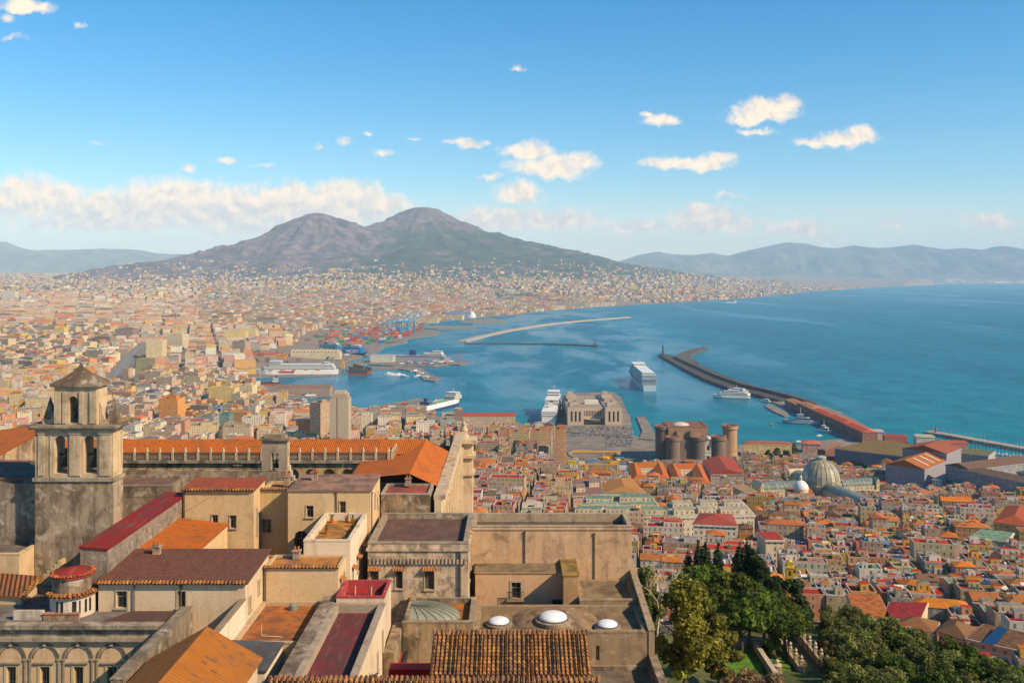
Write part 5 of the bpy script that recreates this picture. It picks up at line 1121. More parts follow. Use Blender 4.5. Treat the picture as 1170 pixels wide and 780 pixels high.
def stack(x, y, z, h, label, c=(.40, .29, .2)):
    o = root('chimney', label, 'chimney', (x, y, z)); mb = MB(); mb.box(x - .35, x + .35, y - .3, y + .3, z, z + h, c, sPT); mb.build('shaft', FM, o); mb = MB(); mb.box(x - .45, x + .45, y - .4, y + .4, z + h, z + h + .12, c, sGR, bottom=True)
    for s_ in (-.18, .18): mb.ring((x + s_, y, z + h + .12), .11, (x + s_, y, z + h + .5), .1, 8, (.36, .14, .07), sPA, True)
    mb.build('cap', FM, o)
for q in ((-36.0, 97.6, 221.5, 1.0, 'squat chimney at the back of the maroon tiled roof'), (-24.2, 118.0, 224.8, 1.0, 'squat chimney on the dusty pink roof'), (-27.8, 119.0, 224.0, 1.1, 'chimney on the courtyard house roof'), (-13.5, 125.2, 222.6, .9, 'low chimney on the dull red block'), (-22.4, 100.2, 220.5, .8, 'low chimney on the square cream block')): stack(*q)
for k, (x, y, z0, z1, lb) in enumerate(((-38.4, 112.85, 205, 224.6, 'drainpipe at the left corner of the red roofed house'), (-20.6, 112.94, 221.3, 224.6, 'drainpipe down the front of the tall cream house'), (-16.53, 113.6, 212, 224.4, 'drainpipe on the sunlit corner of the tall cream house'), (-24.7, 96.42, 217, 220.5, 'drainpipe at the left of the square cream block'), (-31.0, 90.12, 218.6, 221.0, 'drainpipe near the right end of the maroon roofed range'), (1.5, 113.42, 216, 219.8, 'dark rusty pipe down the great ochre wall'), (9.7, 113.42, 213.6, 219.6, 'long stained pipe down the great ochre wall above the terrace'))):
    mb = MB(); mb.ring((x, y, z0), .07, (x, y, z1), .07, 6, (.11, .085, .065), sPA); mb.ring((x, y, z1 - .2), .13, (x, y, z1), .15, 6, (.11, .085, .065), sPA); p = mb.build('drainpipe', FM, loc=(x, y, z0)); tag(p, lb, 'drainpipe')
for k, (x0, y0, z0, x1, y1, z1, lb) in enumerate(((-16.4, 118, 223.6, -15.6, 119, 220.4, 'slack cable from the tall cream house to the brown roof'), (-41.3, 102, 226.5, -33, 114, 224.9, 'slack cable from the bell tower to the red roofed house'))):
    mb = MB(); P_ = [(x0 + (x1 - x0) * t_, y0 + (y1 - y0) * t_, z0 + (z1 - z0) * t_ - 1.6 * t_ * (1 - t_)) for t_ in [i / 10 for i in range(11)]]
    for a, b in zip(P_, P_[1:]): mb.ring(a, .025, b, .025, 4, (.03, .03, .03), sPA)
    p = mb.build('cable', FM, loc=(x0, y0, z0)); tag(p, lb, 'cable')
# ================================================================== landmarks below the hill
def part(mb, nm, o, mats=None, smooth=False): return mb.build(nm, mats or FM, o, smooth=smooth)
# ---- the castle
CB = gz(XA(790, 1262), 1262)
CBZ = 5.0
o = root('castle', 'dark medieval castle with five round towers and a marble gate by the harbour', 'castle', (XA(795, 1270), 1275, CBZ))
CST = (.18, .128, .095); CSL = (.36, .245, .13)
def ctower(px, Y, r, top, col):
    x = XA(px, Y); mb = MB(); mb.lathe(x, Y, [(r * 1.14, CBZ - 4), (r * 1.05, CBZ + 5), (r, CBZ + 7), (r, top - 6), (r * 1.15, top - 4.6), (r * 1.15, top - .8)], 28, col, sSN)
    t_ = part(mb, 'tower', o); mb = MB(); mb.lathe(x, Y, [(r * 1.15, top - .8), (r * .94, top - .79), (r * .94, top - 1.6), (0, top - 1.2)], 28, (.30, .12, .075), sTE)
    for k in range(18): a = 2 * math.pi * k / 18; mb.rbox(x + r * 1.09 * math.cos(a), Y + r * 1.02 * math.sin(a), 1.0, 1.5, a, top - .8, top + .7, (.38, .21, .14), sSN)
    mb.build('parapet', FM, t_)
    mb = MB()
    for k in range(30): a = 2 * math.pi * k / 30; mb.rbox(x + r * 1.06 * math.cos(a), Y + r * 1.06 * math.sin(a), .6, .7, a, top - 5.2, top - 4.2, (.12, .09, .07), sSN)
    mb.build('corbels', FM, t_)
ctower(769, 1262, 9.0, 38.5, CST); ctower(797.5, 1264, 9.0, 38.5, (.115, .085, .068)); ctower(821, 1266, 9.2, 38.5, CST); ctower(834, 1296, 9.4, 50.0 - 2, (.42, .28, .14)); ctower(757, 1290, 9.6, 48.5, (.15, .105, .08))  # right-hand tower's paler stone has its sunlight put into the colour
mb = MB(); xl, xm, xr = XA(761, 1290), XA(803, 1290), XA(829, 1290)
mb.box(XA(762, 1290), XA(805, 1300), 1278, 1330, CBZ - 4, 48, (.30, .195, .115), sSN, (.28, .12, .08), sTE); mb.box(XA(772, 1280), XA(801, 1280), 1270, 1277.9, CBZ - 4, 43, (.36, .235, .13), sSN, (.3, .15, .09), sTE); mb.box(XA(786, 1280), XA(789, 1280), 1266, 1269.9, CBZ - 4, 46, (.2, .14, .1), sSN); part(mb, 'great_hall', o)  # hall front coloured sandier for the sun on it
mb = MB(); mb.box(xl, xm, 1262, 1267.9, CBZ - 4, 33, CST, sSN); mb.box(XA(808, 1266), XA(834, 1266), 1270, 1300, CBZ - 4, 31, (.24, .18, .13), sSN, (.3, .24, .18), sTE); part(mb, 'curtain_wall', o)
mb = MB()
for k in range(18): x_ = XA(763, 1300) + k * 2.8; mb.box(x_, x_ + 1.4, 1277.6, 1278.6, 48.003, 49.8, (.30, .17, .115), sSN)
for k in range(14): mb.box(XA(804.5, 1300) - .7, XA(804.5, 1300) + .4, 1278 + k * 3.6, 1279.8 + k * 3.6, 48.003, 49.8, (.33, .19, .12), sSN)
part(mb, 'battlements', o)
gx0, gx1 = XA(804.8, 1262), XA(813.2, 1262); mb = MB(); holed(mb, 'f', 1261.5, gx0, gx1, CBZ - 2, 35.5, [(gx0 + 2.6, gx1 - 2.6, CBZ - 1.5, CBZ + 8), (gx0 + 2.8, gx1 - 2.8, 20, 26.5)], 3, (.60, .56, .50), sSN, True)
for z_ in (13, 18, 28.5, 31): mb.box(gx0 - .3, gx1 + .3, 1260.9, 1261.49, z_, z_ + .8, (.64, .6, .54), sSN, bottom=True)
mb.box(gx0, gx1, 1264.5, 1266, CBZ - 2, 35.5, (.08, .07, .06), sSN); mb.lathe((gx0 + gx1) / 2, 1262.5, [(4.2, 35.5), (3.4, 38.2), (0, 39.5)], 16, (.6, .56, .5), sSN); part(mb, 'marble_gate', o)
mb = MB(); mb.lathe(XA(778, 1295), 1298, [(9, 48.05), (7.5, 50), (4, 51.4), (0, 51.8)], 18, (.62, .56, .47), sSN, sx=1.3); part(mb, 'hall_vault', o)
mb = MB()
for px_, z_ in ((768, 36), (775, 34), (783, 38), (789, 34)): x_ = XA(px_, 1268); mb.box(x_ - .7, x_ + .7, 1267.86, 1267.95, z_, z_ + 3, (.03, .03, .03), sGL)
part(mb, 'hall_windows', o) if False else None
wall_run('moat_wall', 'low sandy retaining wall in front of the castle moat', XA(755, 1240), XA(800, 1240), 1236, 1240, 0, 12, (.34, .27, .19), sGR)
EXCL += [(XA(790, 1290), 1290, 62), (XA(825, 1285), 1285, 30)]
# ---- glass-roofed arcade
gc = (XA(938, 882), 882.0); ROOFZ = 49.0
o = root('glass_arcade', 'glass and iron dome with four vaulted arcade arms rising from the red roofs', 'arcade', (gc[0], gc[1], 44))
GLZ = [(.30, .275, .20), (.40, .35, .25)]
mb = MB(); rb = MB(); Rr = 17.6; prof = [(Rr * math.cos(a), 60 + 22 * math.sin(a)) for a in np.linspace(0, 1.38, 9)]
NSG = 24; mb.lathe(gc[0], gc[1], prof, NSG, GLZ[1], 0)
for k in range(len(mb.c)): mb.c[k] = vary(GLZ[k % 2], .22)
for i in range(0, NSG, 1):
    a = 2 * math.pi * i / NSG
    for (r0, z0), (r1, z1) in zip(prof, prof[1:]): rb.ring((gc[0] + r0 * math.cos(a), gc[1] + r0 * math.sin(a), z0), .3 if i % 2 == 0 else .14, (gc[0] + r1 * math.cos(a), gc[1] + r1 * math.sin(a), z1), .3 if i % 2 == 0 else .14, 5, (.14, .13, .10), sPA)
d_ = part(mb, 'dome', o, [GLASS]); rb.build('ribs', FM, d_)
mb = MB(); mb.lathe(gc[0], gc[1], [(Rr + .8, 44), (Rr + .8, 59.6), (Rr + .1, 60.1)], 24, (.36, .30, .22), sSN); part(mb, 'drum', o)
mb = MB(); mb.lathe(gc[0], gc[1], [(4.4, 81.2), (4.4, 83), (5.0, 83.2), (3.2, 84.4), (0, 85)], 16, (.34, .36, .31), sPA); part(mb, 'lantern', o)
e1 = Vector((.18, -.984)); e2 = Vector((.984, .18))
def vault(dirv, s0, s1, r, z, gl=True):
    n_ = Vector((-dirv.y, dirv.x)); mb = MB(); rb = MB(); K = 10; M = max(6, int((s1 - s0) / 4))
    def P(s_, k):
        a = math.pi * k / K; q = Vector(gc) + dirv * s_ + n_ * (-math.cos(a) * r); return (q.x, q.y, z + math.sin(a) * r * .8)
    for i in range(M):
        for k in range(K): mb.face([P(s0 + (s1 - s0) * i / M, k), P(s0 + (s1 - s0) * i / M, k + 1), P(s0 + (s1 - s0) * (i + 1) / M, k + 1), P(s0 + (s1 - s0) * (i + 1) / M, k)][::-1], vary((.20, .225, .19), .2))
    arm = part(mb, 'glass_vault', o, [GLASS])
    for i in range(M + 1):
        rb = MB()
        for k in range(K):
            a, b = P(s0 + (s1 - s0) * i / M, k), P(s0 + (s1 - s0) * i / M, k + 1); rb.ring((a[0], a[1], a[2] + .1), .16, (b[0], b[1], b[2] + .1), .16, 4, (.16, .15, .12), sPA)
        rb.build('rib', FM, arm)
    mb = MB(); A_ = [Vector(gc) + dirv * s0 + n_ * (r + 1), Vector(gc) + dirv * s1 + n_ * (r + 1), Vector(gc) + dirv * s1 - n_ * (r + 1), Vector(gc) + dirv * s0 - n_ * (r + 1)]
    mb.prism([(v_.x, v_.y) for v_ in A_], 40, z, (.52, .42, .28), 0, (.3, .27, .22), 1, True); mb.build('arcade_wall', HM, arm)
    e = Vector(gc) + dirv * (s1 + 1.6); mb = MB(); ang = math.atan2(n_.y, n_.x); mb.rbox(e.x, e.y, 2 * r + 4, 3, ang, 40, z + r * .55, (.6, .5, .33), 0, (.5, .44, .33), 1, True); mb.hip(rect(e.x, e.y, 2 * r + 4, 3, ang), z + r * .55, 3, (.55, .46, .32), 2, 0, .3); mb.build('end_pavilion', HM, arm)
vault(e1, 18, 88, 7.0, 58); vault(-e1, 18, 44, 7.0, 57); vault(e2, 18, 50, 7.2, 57); vault(-e2, 18, 60, 7.2, 57)
for k in range(0, 100, 10): q = Vector(gc) + e1 * k; EXCL.append((q.x, q.y, 13))
for k in range(-66, 60, 10): q = Vector(gc) + e2 * k; EXCL.append((q.x, q.y, 13))
EXCL.append((gc[0], gc[1], 22))
# ---- white domed church
wx_, wy_ = XA(915, 836), 836.0
o = root('domed_church', 'church with a smooth white dome and slim lantern left of the glass arcade', 'church', (wx_, wy_, 50))
mb = MB(); mb.rbox(wx_, wy_ + 4, 22, 26, -.18, 46, 62, (.58, .47, .32), 0, (.38, .15, .08), 1, True); part(mb, 'nave', o, HM)
mb = MB(); mb.lathe(wx_, wy_, [(6.4, 61), (6.4, 64.5), (6.8, 64.7)], 16, (.62, .5, .32), 2); part(mb, 'drum', o, HM)
mb = MB(); mb.lathe(wx_, wy_, [(6.6 * math.cos(a), 64.6 + 7.2 * math.sin(a)) for a in np.linspace(0, 1.45, 9)], 20, (.70, .70, .70), 2); part(mb, 'dome', o, HM, True)
mb = MB(); mb.lathe(wx_, wy_, [(1.0, 71.5), (1.0, 74.3), (1.3, 74.5), (0, 77)], 10, (.66, .63, .56), 2); part(mb, 'lantern', o, HM)
EXCL.append((wx_, wy_, 12))
# ---- rotated palaces on the right
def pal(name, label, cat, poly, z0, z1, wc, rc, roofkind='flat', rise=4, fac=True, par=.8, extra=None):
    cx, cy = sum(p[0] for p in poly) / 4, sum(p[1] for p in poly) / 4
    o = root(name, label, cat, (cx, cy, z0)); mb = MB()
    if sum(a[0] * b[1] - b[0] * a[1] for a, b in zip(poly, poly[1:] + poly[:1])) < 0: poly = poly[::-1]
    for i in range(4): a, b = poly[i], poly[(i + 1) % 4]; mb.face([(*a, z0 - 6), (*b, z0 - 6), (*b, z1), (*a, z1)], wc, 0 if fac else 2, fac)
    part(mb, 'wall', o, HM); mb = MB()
    if roofkind == 'flat': mb.prism(poly, z1 - .2, z1 + .02, tuple(min(1, q * .8 + .1) for q in wc), 2, rc, 1)
    else: mb.hip(poly, z1, rise, rc, 3, .5 if roofkind == 'hip' else 0, .8)
    rf = part(mb, 'roof', o, HM)
    mb = MB(); c_ = Vector((cx, cy))
    ring_ = [(Vector(p) + (Vector(p) - c_).normalized() * .9) for p in poly]
    for i in range(4):
        a, b = ring_[i], ring_[(i + 1) % 4]; mb.face([(a.x, a.y, z1 - 1.3), (b.x, b.y, z1 - 1.3), (b.x, b.y, z1 - .3), (a.x, a.y, z1 - .3)], tuple(min(1, q * .85 + .1) for q in wc), 2)
        mb.face([(a.x, a.y, z1 - .3), (b.x, b.y, z1 - .3), (*poly[(i + 1) % 4], z1 - .25), (*poly[i], z1 - .25)], tuple(min(1, q * .85 + .1) for q in wc), 2)
    part(mb, 'cornice', o, HM)
    for q in np.linspace(0, 1, 6):
        for r_ in np.linspace(0, 1, 4):
            a = Vector(poly[0]).lerp(Vector(poly[1]), q); b = Vector(poly[3]).lerp(Vector(poly[2]), q); p = a.lerp(b, r_); EXCL.append((p.x, p.y, 7))
    return o, rf
def quad(c0, e, l, n, w_): c0, e, n = Vector(c0), Vector(e).normalized(), Vector(n).normalized(); return [tuple(c0), tuple(c0 + e * l), tuple(c0 + e * l + n * w_), tuple(c0 + n * w_)]
E1, E2 = (.68, .73), (-.73, .68)
o, rf = pal('opera_house', 'big theatre hall coloured shade violet with a stepped orange tiled roof and white side front', 'theatre', quad((399, 931), E1, 60, E2, 38), 36, 62, (.30, .285, .32), (.36, .13, .05), 'gable', 7, fac=False)  # violet-blue of the shaded walls is put into their colour
for f_ in (.28, .55, .8):
    c0 = Vector((399, 931)) + Vector(E1).normalized() * 60 * f_; n_ = Vector(E2).normalized(); mb = MB(); e_ = Vector(E1).normalized()
    a_, b_ = c0 + n_ * 2, c0 + n_ * 17; za, zb = 62 + 7 * 2 / 19 + .5, 62 + 7 * 17 / 19 + .5
    mb.face([((a_ - e_ * 1.3).x, (a_ - e_ * 1.3).y, za), ((a_ + e_ * 1.3).x, (a_ + e_ * 1.3).y, za), ((b_ + e_ * 1.3).x, (b_ + e_ * 1.3).y, zb), ((b_ - e_ * 1.3).x, (b_ - e_ * 1.3).y, zb)], (.66, .62, .55), 2); part(mb, 'skylight', rf, HM)
o, rf = pal('fly_tower', 'taller theatre block coloured shade violet with a red ridge roof behind the opera hall', 'theatre', quad((440, 975), E1, 44, E2, 44), 34, 69, (.29, .275, .31), (.27, .085, .055), 'gable', 6, fac=False)  # same shade violet put into the wall colour
pal('white_foyer', 'long white columned front along the foot of the theatre', 'building', quad((404, 926), E1, 96, (.73, -.68), 9), 36, 54, (.68, .64, .57), (.42, .38, .32))
pal('royal_palace', 'huge palace range with its long blue shaded wall facing the square', 'palace', quad((421, 900), (.43, -.9), 112, (.9, .43), 26), 38, 68, (.24, .25, .27), (.13, .09, .07))  # the shade's dark blue-grey is put into the wall colour
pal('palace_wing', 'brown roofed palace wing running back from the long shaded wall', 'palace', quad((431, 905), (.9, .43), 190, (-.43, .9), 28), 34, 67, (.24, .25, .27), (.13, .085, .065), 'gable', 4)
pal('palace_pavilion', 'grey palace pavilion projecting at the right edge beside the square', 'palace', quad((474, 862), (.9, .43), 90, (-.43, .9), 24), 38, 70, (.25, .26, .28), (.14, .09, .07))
p4 = [(409, 1220), (487, 1160), (556, 1218), (486, 1290)]
o, rf = pal('hanging_garden', 'long palace range with a dry grass roof terrace and deep blue shaded wall', 'palace', p4, 6, 30, (.13, .165, .22), (.20, .145, .065), 'flat', fac=False)  # blue of the shaded wall is put into its colour
pal('roof_pavilion', 'small palace block joining the grass roof to the brown wing', 'palace', quad((492, 1150), (.8, -.6), 70, (.6, .8), 40), 20, 42, (.38, .36, .35), (.17, .16, .085))
pal('dark_bastion', 'dark red brick bastion at the corner of the grass roofed range', 'building', quad((402, 1236), (.6, .8), 60, (-.8, .6), 10), 2, 26, (.17, .085, .07), (.32, .2, .13), fac=False)
# ---- red warehouse on the mole
slab('quay_apron', [PW(x, y, 2.5) for x, y in ((972, 502), (894, 458), (908, 453), (960, 470), (1004, 494), (1012, 500))], -4, 2.5)
o = root('red_warehouse', 'very long dark red warehouse with a bright red roof on the mole', 'warehouse', (530, 1630, 2.5))
mb = MB()
for k in range(5):
    y0_, y1_ = 1426 + k * 82, 1426 + k * 82 + (81 if k < 4 else 78); z_ = 17 + (k % 2) * .8 - (4 if k == 4 else 0); mb.box(519, 541, y0_, y1_, 1, z_, (.20, .05, .045), 0, fac=True)
part(mb, 'wall', o, HM)
for k in range(5):
    y0_, y1_ = 1426 + k * 82, 1426 + k * 82 + (81 if k < 4 else 78); z_ = 17 + (k % 2) * .8 - (4 if k == 4 else 0); mb = MB(); mb.hip([(519, y0_), (519, y1_), (541, y1_), (541, y0_)][::-1], z_, 3.4, (.46, .09, .05) if k < 3 else (.42, .22, .12), 3, .3, .5); part(mb, 'roof', o, HM)
EXCL.append((530, 1440, 24))
for (px0, px1, pt_, pb, wc, rc, lb) in ((988, 1008, 491, 501, (.66, .60, .52), (.5, .46, .4), 'pale flat roofed port building at the root of the mole'), (1011, 1035, 497, 506, (.42, .10, .07), (.34, .07, .05), 'squat red block beside the grass roofed palace range'), (1047, 1066, 497, 508, (.70, .64, .52), (.5, .44, .34), 'white stepped building on the shore near the marina'), (1076, 1104, 504, 516, (.50, .17, .10), (.42, .12, .07), 'orange red building on the marina shore'),
    (917, 936, 505, 515, (.55, .30, .24), (.50, .14, .10), 'low customs shed with a red roof on the small dock'), (850, 903, 506, 519, (.60, .46, .22), (.28, .10, .07), 'long ochre barrack with rows of windows by the water')):
    Y_ = YZ(pb, 4); mb = MB(); x0_, x1_ = XA(px0, Y_), XA(px1, Y_); zt_ = ZA(pt_, Y_) - 1.5
    pal('harbour_building', lb, 'building', [(x0_, Y_), (x1_, Y_ - 6), (x1_ + 5, Y_ + 16), (x0_ + 5, Y_ + 22)], 3, zt_, wc, rc, 'hip' if px0 in (850, 917) else 'flat', 3)
# ---- maritime station
o = root('maritime_station', 'large cream maritime station with two tall windowed blocks on the central pier', 'terminal', (150, 1660, 2.4))
MS = (.52, .42, .31); YF = 1588.0
def msx(px): return XA(px, YF)
mb = MB(); LB = (msx(648.5), msx(667)); RBx = (msx(691.5), msx(711))
for (a, b) in (LB, RBx):
    c_ = [(a + (b - a) * f - 1.6, a + (b - a) * f + 1.6, 8, 25) for f in (.25, .5, .75)]; holed(mb, 'f', YF, a, b, 1, 31, c_, 1.5, MS, sST)
    mb.face([(b, YF, 1), (b, YF + 172, 1), (b, YF + 172, 31), (b, YF, 31)], MS, sST); mb.face([(a, YF + 172, 1), (a, YF, 1), (a, YF, 31), (a, YF + 172, 31)], MS, sST)
    for h in c_: mb.face([(h[0], YF + 1.5, 8), (h[1], YF + 1.5, 8), (h[1], YF + 1.5, 25), (h[0], YF + 1.5, 25)], (.05, .055, .06), sGL)
part(mb, 'side_blocks', o) if False else None
for nm_, (a, b) in (('side_block', LB), ('side_block', RBx)):
    mb = MB(); c_ = [(a + (b - a) * f - 1.6, a + (b - a) * f + 1.6, 8, 25) for f in (.25, .5, .75)]; holed(mb, 'f', YF, a, b, 1, 31, c_, 1.5, MS, sST)
    mb.face([(b, YF, 1), (b, YF + 172, 1), (b, YF + 172, 31), (b, YF, 31)], MS, sST); mb.face([(a, YF + 172, 1), (a, YF, 1), (a, YF, 31), (a, YF + 172, 31)], MS, sST)
    mb.face([(a, YF, 31), (b, YF, 31), (b, YF + 172, 31), (a, YF + 172, 31)], (.44, .38, .31), sTE)
    p_ = part(mb, nm_, o)
    for h in c_: mb = MB(); mb.face([(h[0], YF + 1.5, 8), (h[1], YF + 1.5, 8), (h[1], YF + 1.5, 25), (h[0], YF + 1.5, 25)], (.05, .055, .06), sGL); mb.build('tall_window', FM, p_)
    for f, yy, hh, ww in ((.5, 40, 3, 14), (.5, 80, 4.5, 16), (.5, 118, 6, 18), (.5, 145, 8, 10), (.25, 14, 2.5, 5), (.75, 62, 3, 5), (.22, 100, 3, 4)):
        mb = MB(); c0 = a + (b - a) * f; mb.box(c0 - ww / 2, c0 + ww / 2, YF + yy, YF + yy + 18, 31.003, 31 + hh, vary(MS, .1), sST, (.5, .44, .36), sTE); mb.build('roof_house', FM, p_)
mb = MB(); hs_ = [(LB[1] + 2 + k * 2.6, LB[1] + 3.4 + k * 2.6, 15, 24) for k in range(11)]; holed(mb, 'f', YF + 14, LB[1], RBx[0], 1, 29, hs_, .8, MS, sST); mb.face([(LB[1], YF + 14, 29), (RBx[0], YF + 14, 29), (RBx[0], YF + 172, 29), (LB[1], YF + 172, 29)], (.46, .4, .32), sTE); mb.box(LB[1], RBx[0], YF + 16, YF + 17, 1, 28.5, (.05, .05, .055), sGL)
p_ = part(mb, 'centre_block', o); mb = MB(); mb.box(LB[1] + 6, RBx[0] - 6, YF + 60, YF + 72, 29.003, 35, (.72, .68, .6), sST); mb.build('roof_house', FM, p_)
mb = MB(); mb.lathe((LB[1] + RBx[0]) / 2, YF + 13, [(16, 8), (16, 11)], 16, (.08, .08, .085), sPA, math.pi, 2 * math.pi, 1, .7); mb.lathe((LB[1] + RBx[0]) / 2, YF + 13, [(16, 11), (0, 11.3)], 16, (.4, .36, .3), sPA, math.pi, 2 * math.pi, 1, .7); mb.build('entrance_canopy', FM, p_)
# ================================================================== ships
def ship(label, stern, bow, beam, hull_h, tiers, hullc=(.72, .72, .72), bootc=(.10, .12, .2), boot=2.0, deckc=(.42, .42, .40), funnel=None, mast=None, cat='ship', name='ship', fun_c=(.05, .07, .16), boats=0, bowf=.16, group=None, tex=SHINY, stripe=None):
    """stern, bow: world xy at the waterline. tiers: (from, to, width, height, colour) fractions of the length"""
    S, B = Vector(stern), Vector(bow); d = (B - S); L = d.length; d.normalize(); n = Vector((-d.y, d.x))
    o = root(name, label, cat, (S.x + d.x * L / 2, S.y + d.y * L / 2, 0), group)
    def W3(f, s_, z): p = S + d * (f * L) + n * s_; return (p.x, p.y, z)
    hb = beam / 2
    secs = [(0, .86, .80), (.06, .97, .92), (.5, 1, 1), (1 - bowf * 1.5, 1, .97), (1 - bowf, .93, .78), (1 - bowf * .45, .6, .42), (1.0, .06, .02)]
    mb = MB()
    for (f0, t0, b0), (f1, t1, b1) in zip(secs, secs[1:]):
        ff0, ff1 = f0 + (.02 if f0 == 1 else 0), f1 + (.025 if f1 == 1.0 else 0)
        h0, h1 = hull_h * (1 + .22 * max(0, (f0 - .8) / .2)), hull_h * (1 + .22 * max(0, (f1 - .8) / .2))
        for s_ in (-1, 1):
            q = [W3(f0, s_ * hb * b0, -1), W3(f1, s_ * hb * b1, -1), W3(f1, s_ * hb * (b1 + (t1 - b1) * .3), boot), W3(f0, s_ * hb * (b0 + (t0 - b0) * .3), boot)]; mb.face(q if s_ < 0 else q[::-1], bootc)
            q = [W3(f0, s_ * hb * (b0 + (t0 - b0) * .3), boot), W3(f1, s_ * hb * (b1 + (t1 - b1) * .3), boot), W3(ff1, s_ * hb * t1, h1), W3(ff0, s_ * hb * t0, h0)]; mb.face(q if s_ < 0 else q[::-1], hullc)
    mb.face([W3(0, hb * .8, -1), W3(0, -hb * .8, -1), W3(0, -hb * .86, hull_h), W3(0, hb * .86, hull_h)], hullc)
    part(mb, 'hull', o, [tex]); mb = MB()
    P = [W3(f + (.025 if f == 1 else 0), -hb * t_ * .985, hull_h * (1 + .22 * max(0, (f - .8) / .2)) - .5) for f, t_, _ in secs] + [W3(f + (.025 if f == 1 else 0), hb * t_ * .985, hull_h * (1 + .22 * max(0, (f - .8) / .2)) - .5) for f, t_, _ in secs[::-1]]
    for i in range(len(secs) - 1): mb.face([P[i], P[i + 1], P[-2 - i], P[-1 - i]], deckc)
    part(mb, 'deck', o, [PAINT])
    if stripe:
        mb = MB()
        for s_ in (-1, 1): q = [W3(stripe[0], s_ * (hb + .06), stripe[2]), W3(stripe[1], s_ * (hb + .06), stripe[2]), W3(stripe[1], s_ * (hb + .06), stripe[3]), W3(stripe[0], s_ * (hb + .06), stripe[3])]; mb.face(q if s_ < 0 else q[::-1], stripe[4])
        part(mb, 'hull_stripe', o, [tex])
    z = hull_h
    for (f0, f1, wf, th, c, nd, *fl) in tiers:
        z0 = z if not fl else fl[0]
        dk = th / nd; w_ = hb * wf
        mb = MB(); taper = .012
        for k in range(nd):
            za, zb = z0 + k * dk, z0 + (k + 1) * dk; e = taper * k * .6
            A_ = [W3(f0 + e * .5, -w_, za), W3(f1 - e, -w_, za), W3(f1 - e + .012, -w_ * .55, za), W3(f1 - e + .012, w_ * .55, za), W3(f1 - e, w_, za), W3(f0 + e * .5, w_, za)]
            def band(a, b, cc, sc_):
                q = [((p[0] - (S.x + d.x * L * (f0 + f1) / 2)) * sc_ + (S.x + d.x * L * (f0 + f1) / 2), (p[1] - (S.y + d.y * L * (f0 + f1) / 2)) * sc_ + (S.y + d.y * L * (f0 + f1) / 2)) for p in A_]
                if sum(a_[0] * b_[1] - b_[0] * a_[1] for a_, b_ in zip(q, q[1:] + q[:1])) < 0: q = q[::-1]
                mb.prism(q, a, b, cc)
            band(za, za + dk * .34, c, 1.0); band(za + dk * .34, za + dk * .84, (.055, .07, .09), .985); band(za + dk * .84, zb, c, 1.006)
        part(mb, 'superstructure', o, [tex])
        if not fl: z = z0 + th
    if funnel:
        f0, fw, fh = funnel; mb = MB(); q = [W3(f0, -fw, 0), W3(f0 + fw * 3 / L, -fw * .8, 0), W3(f0 + fw * 3 / L, fw * .8, 0), W3(f0, fw, 0)]; zb_ = hull_h + tiers[0][3] - 1
        mb.prism([p[:2] for p in q], hull_h - .6, zb_ + fh, fun_c); mb.prism([((p[0] - q[0][0]) * .8 + q[0][0] + .1, (p[1] - q[0][1]) * .8 + q[0][1]) for p in q], zb_ + fh, zb_ + fh + 1, (.02, .02, .02)); part(mb, 'funnel', o, [tex])
    if mast:
        mb = MB(); p = W3(mast[0], 0, z - 1); mb.ring(p, .5, (p[0], p[1], z + mast[1]), .2, 6, (.6, .6, .58)); mb.ring(W3(mast[0], -beam * .16, z + mast[1] * .6), .2, W3(mast[0], beam * .16, z + mast[1] * .6), .2, 5, (.6, .6, .58)); part(mb, 'mast', o, [PAINT])
    for k in range(boats):
        for s_ in (-1, 1):
            mb = MB(); f = .2 + .55 * k / max(1, boats - 1); a, b = W3(f, s_ * hb * 1.02, hull_h + 1.2), W3(f + 9 / L, s_ * hb * 1.02, hull_h + 1.2); mb.ring(a, 1.2, b, 1.2, 6, (.62, .30, .06), 0, True); part(mb, 'lifeboat', o, [PAINT])
    return o, W3
WH = (.76, .75, .72)
cs = (296, 2068); cb = (300, 2360)
ship('tall cruise liner with a yellow funnel sailing out of the harbour', cs, cb, 33, 13, [(.02, .93, .97, 9, (.38, .46, .54), 3), (.02, .86, .95, 12, (.40, .48, .56), 4), (.06, .80, .8, 4, WH, 1), (.62, .80, .9, 4, WH, 1)], (.42, .50, .56), (.20, .28, .34), 2.2, funnel=(.2, 6, 14), fun_c=(.75, .42, .03), mast=(.72, 10), boats=8, name='cruise_ship', cat='cruise ship')  # bluish hull and lower decks carry the shaded side's tone as colour
ship('very long white ferry with red lettering berthed in the left basin', (XA(386, 2420), 2420), (XA(289, 2412), 2412), 28, 13, [(.03, .86, .97, 8, WH, 2), (.05, .80, .94, 6, WH, 2), (.10, .16, .6, 4, WH, 1), (.66, .79, .9, 4, WH, 1)], WH, (.42, .05, .04), 2.0, funnel=(.13, 5, 9), fun_c=(.7, .68, .62), mast=(.74, 8), name='ferry', cat='ferry', boats=5)
mb = MB()
for k in range(9): x_ = XA(318 + k * 2.1, 2400); mb.box(x_, x_ + 3.2, 2400.2, 2400.4, 6, 11 if k != 8 else 13, (.5, .04, .03), 0)
p = mb.build('red_lettering', [SHINY], loc=(XA(325, 2400), 2400, 6)); p.parent = [q for q in bpy.data.objects if q.name == 'ferry'][0]; p.location = Vector(p.location) - p.parent.location
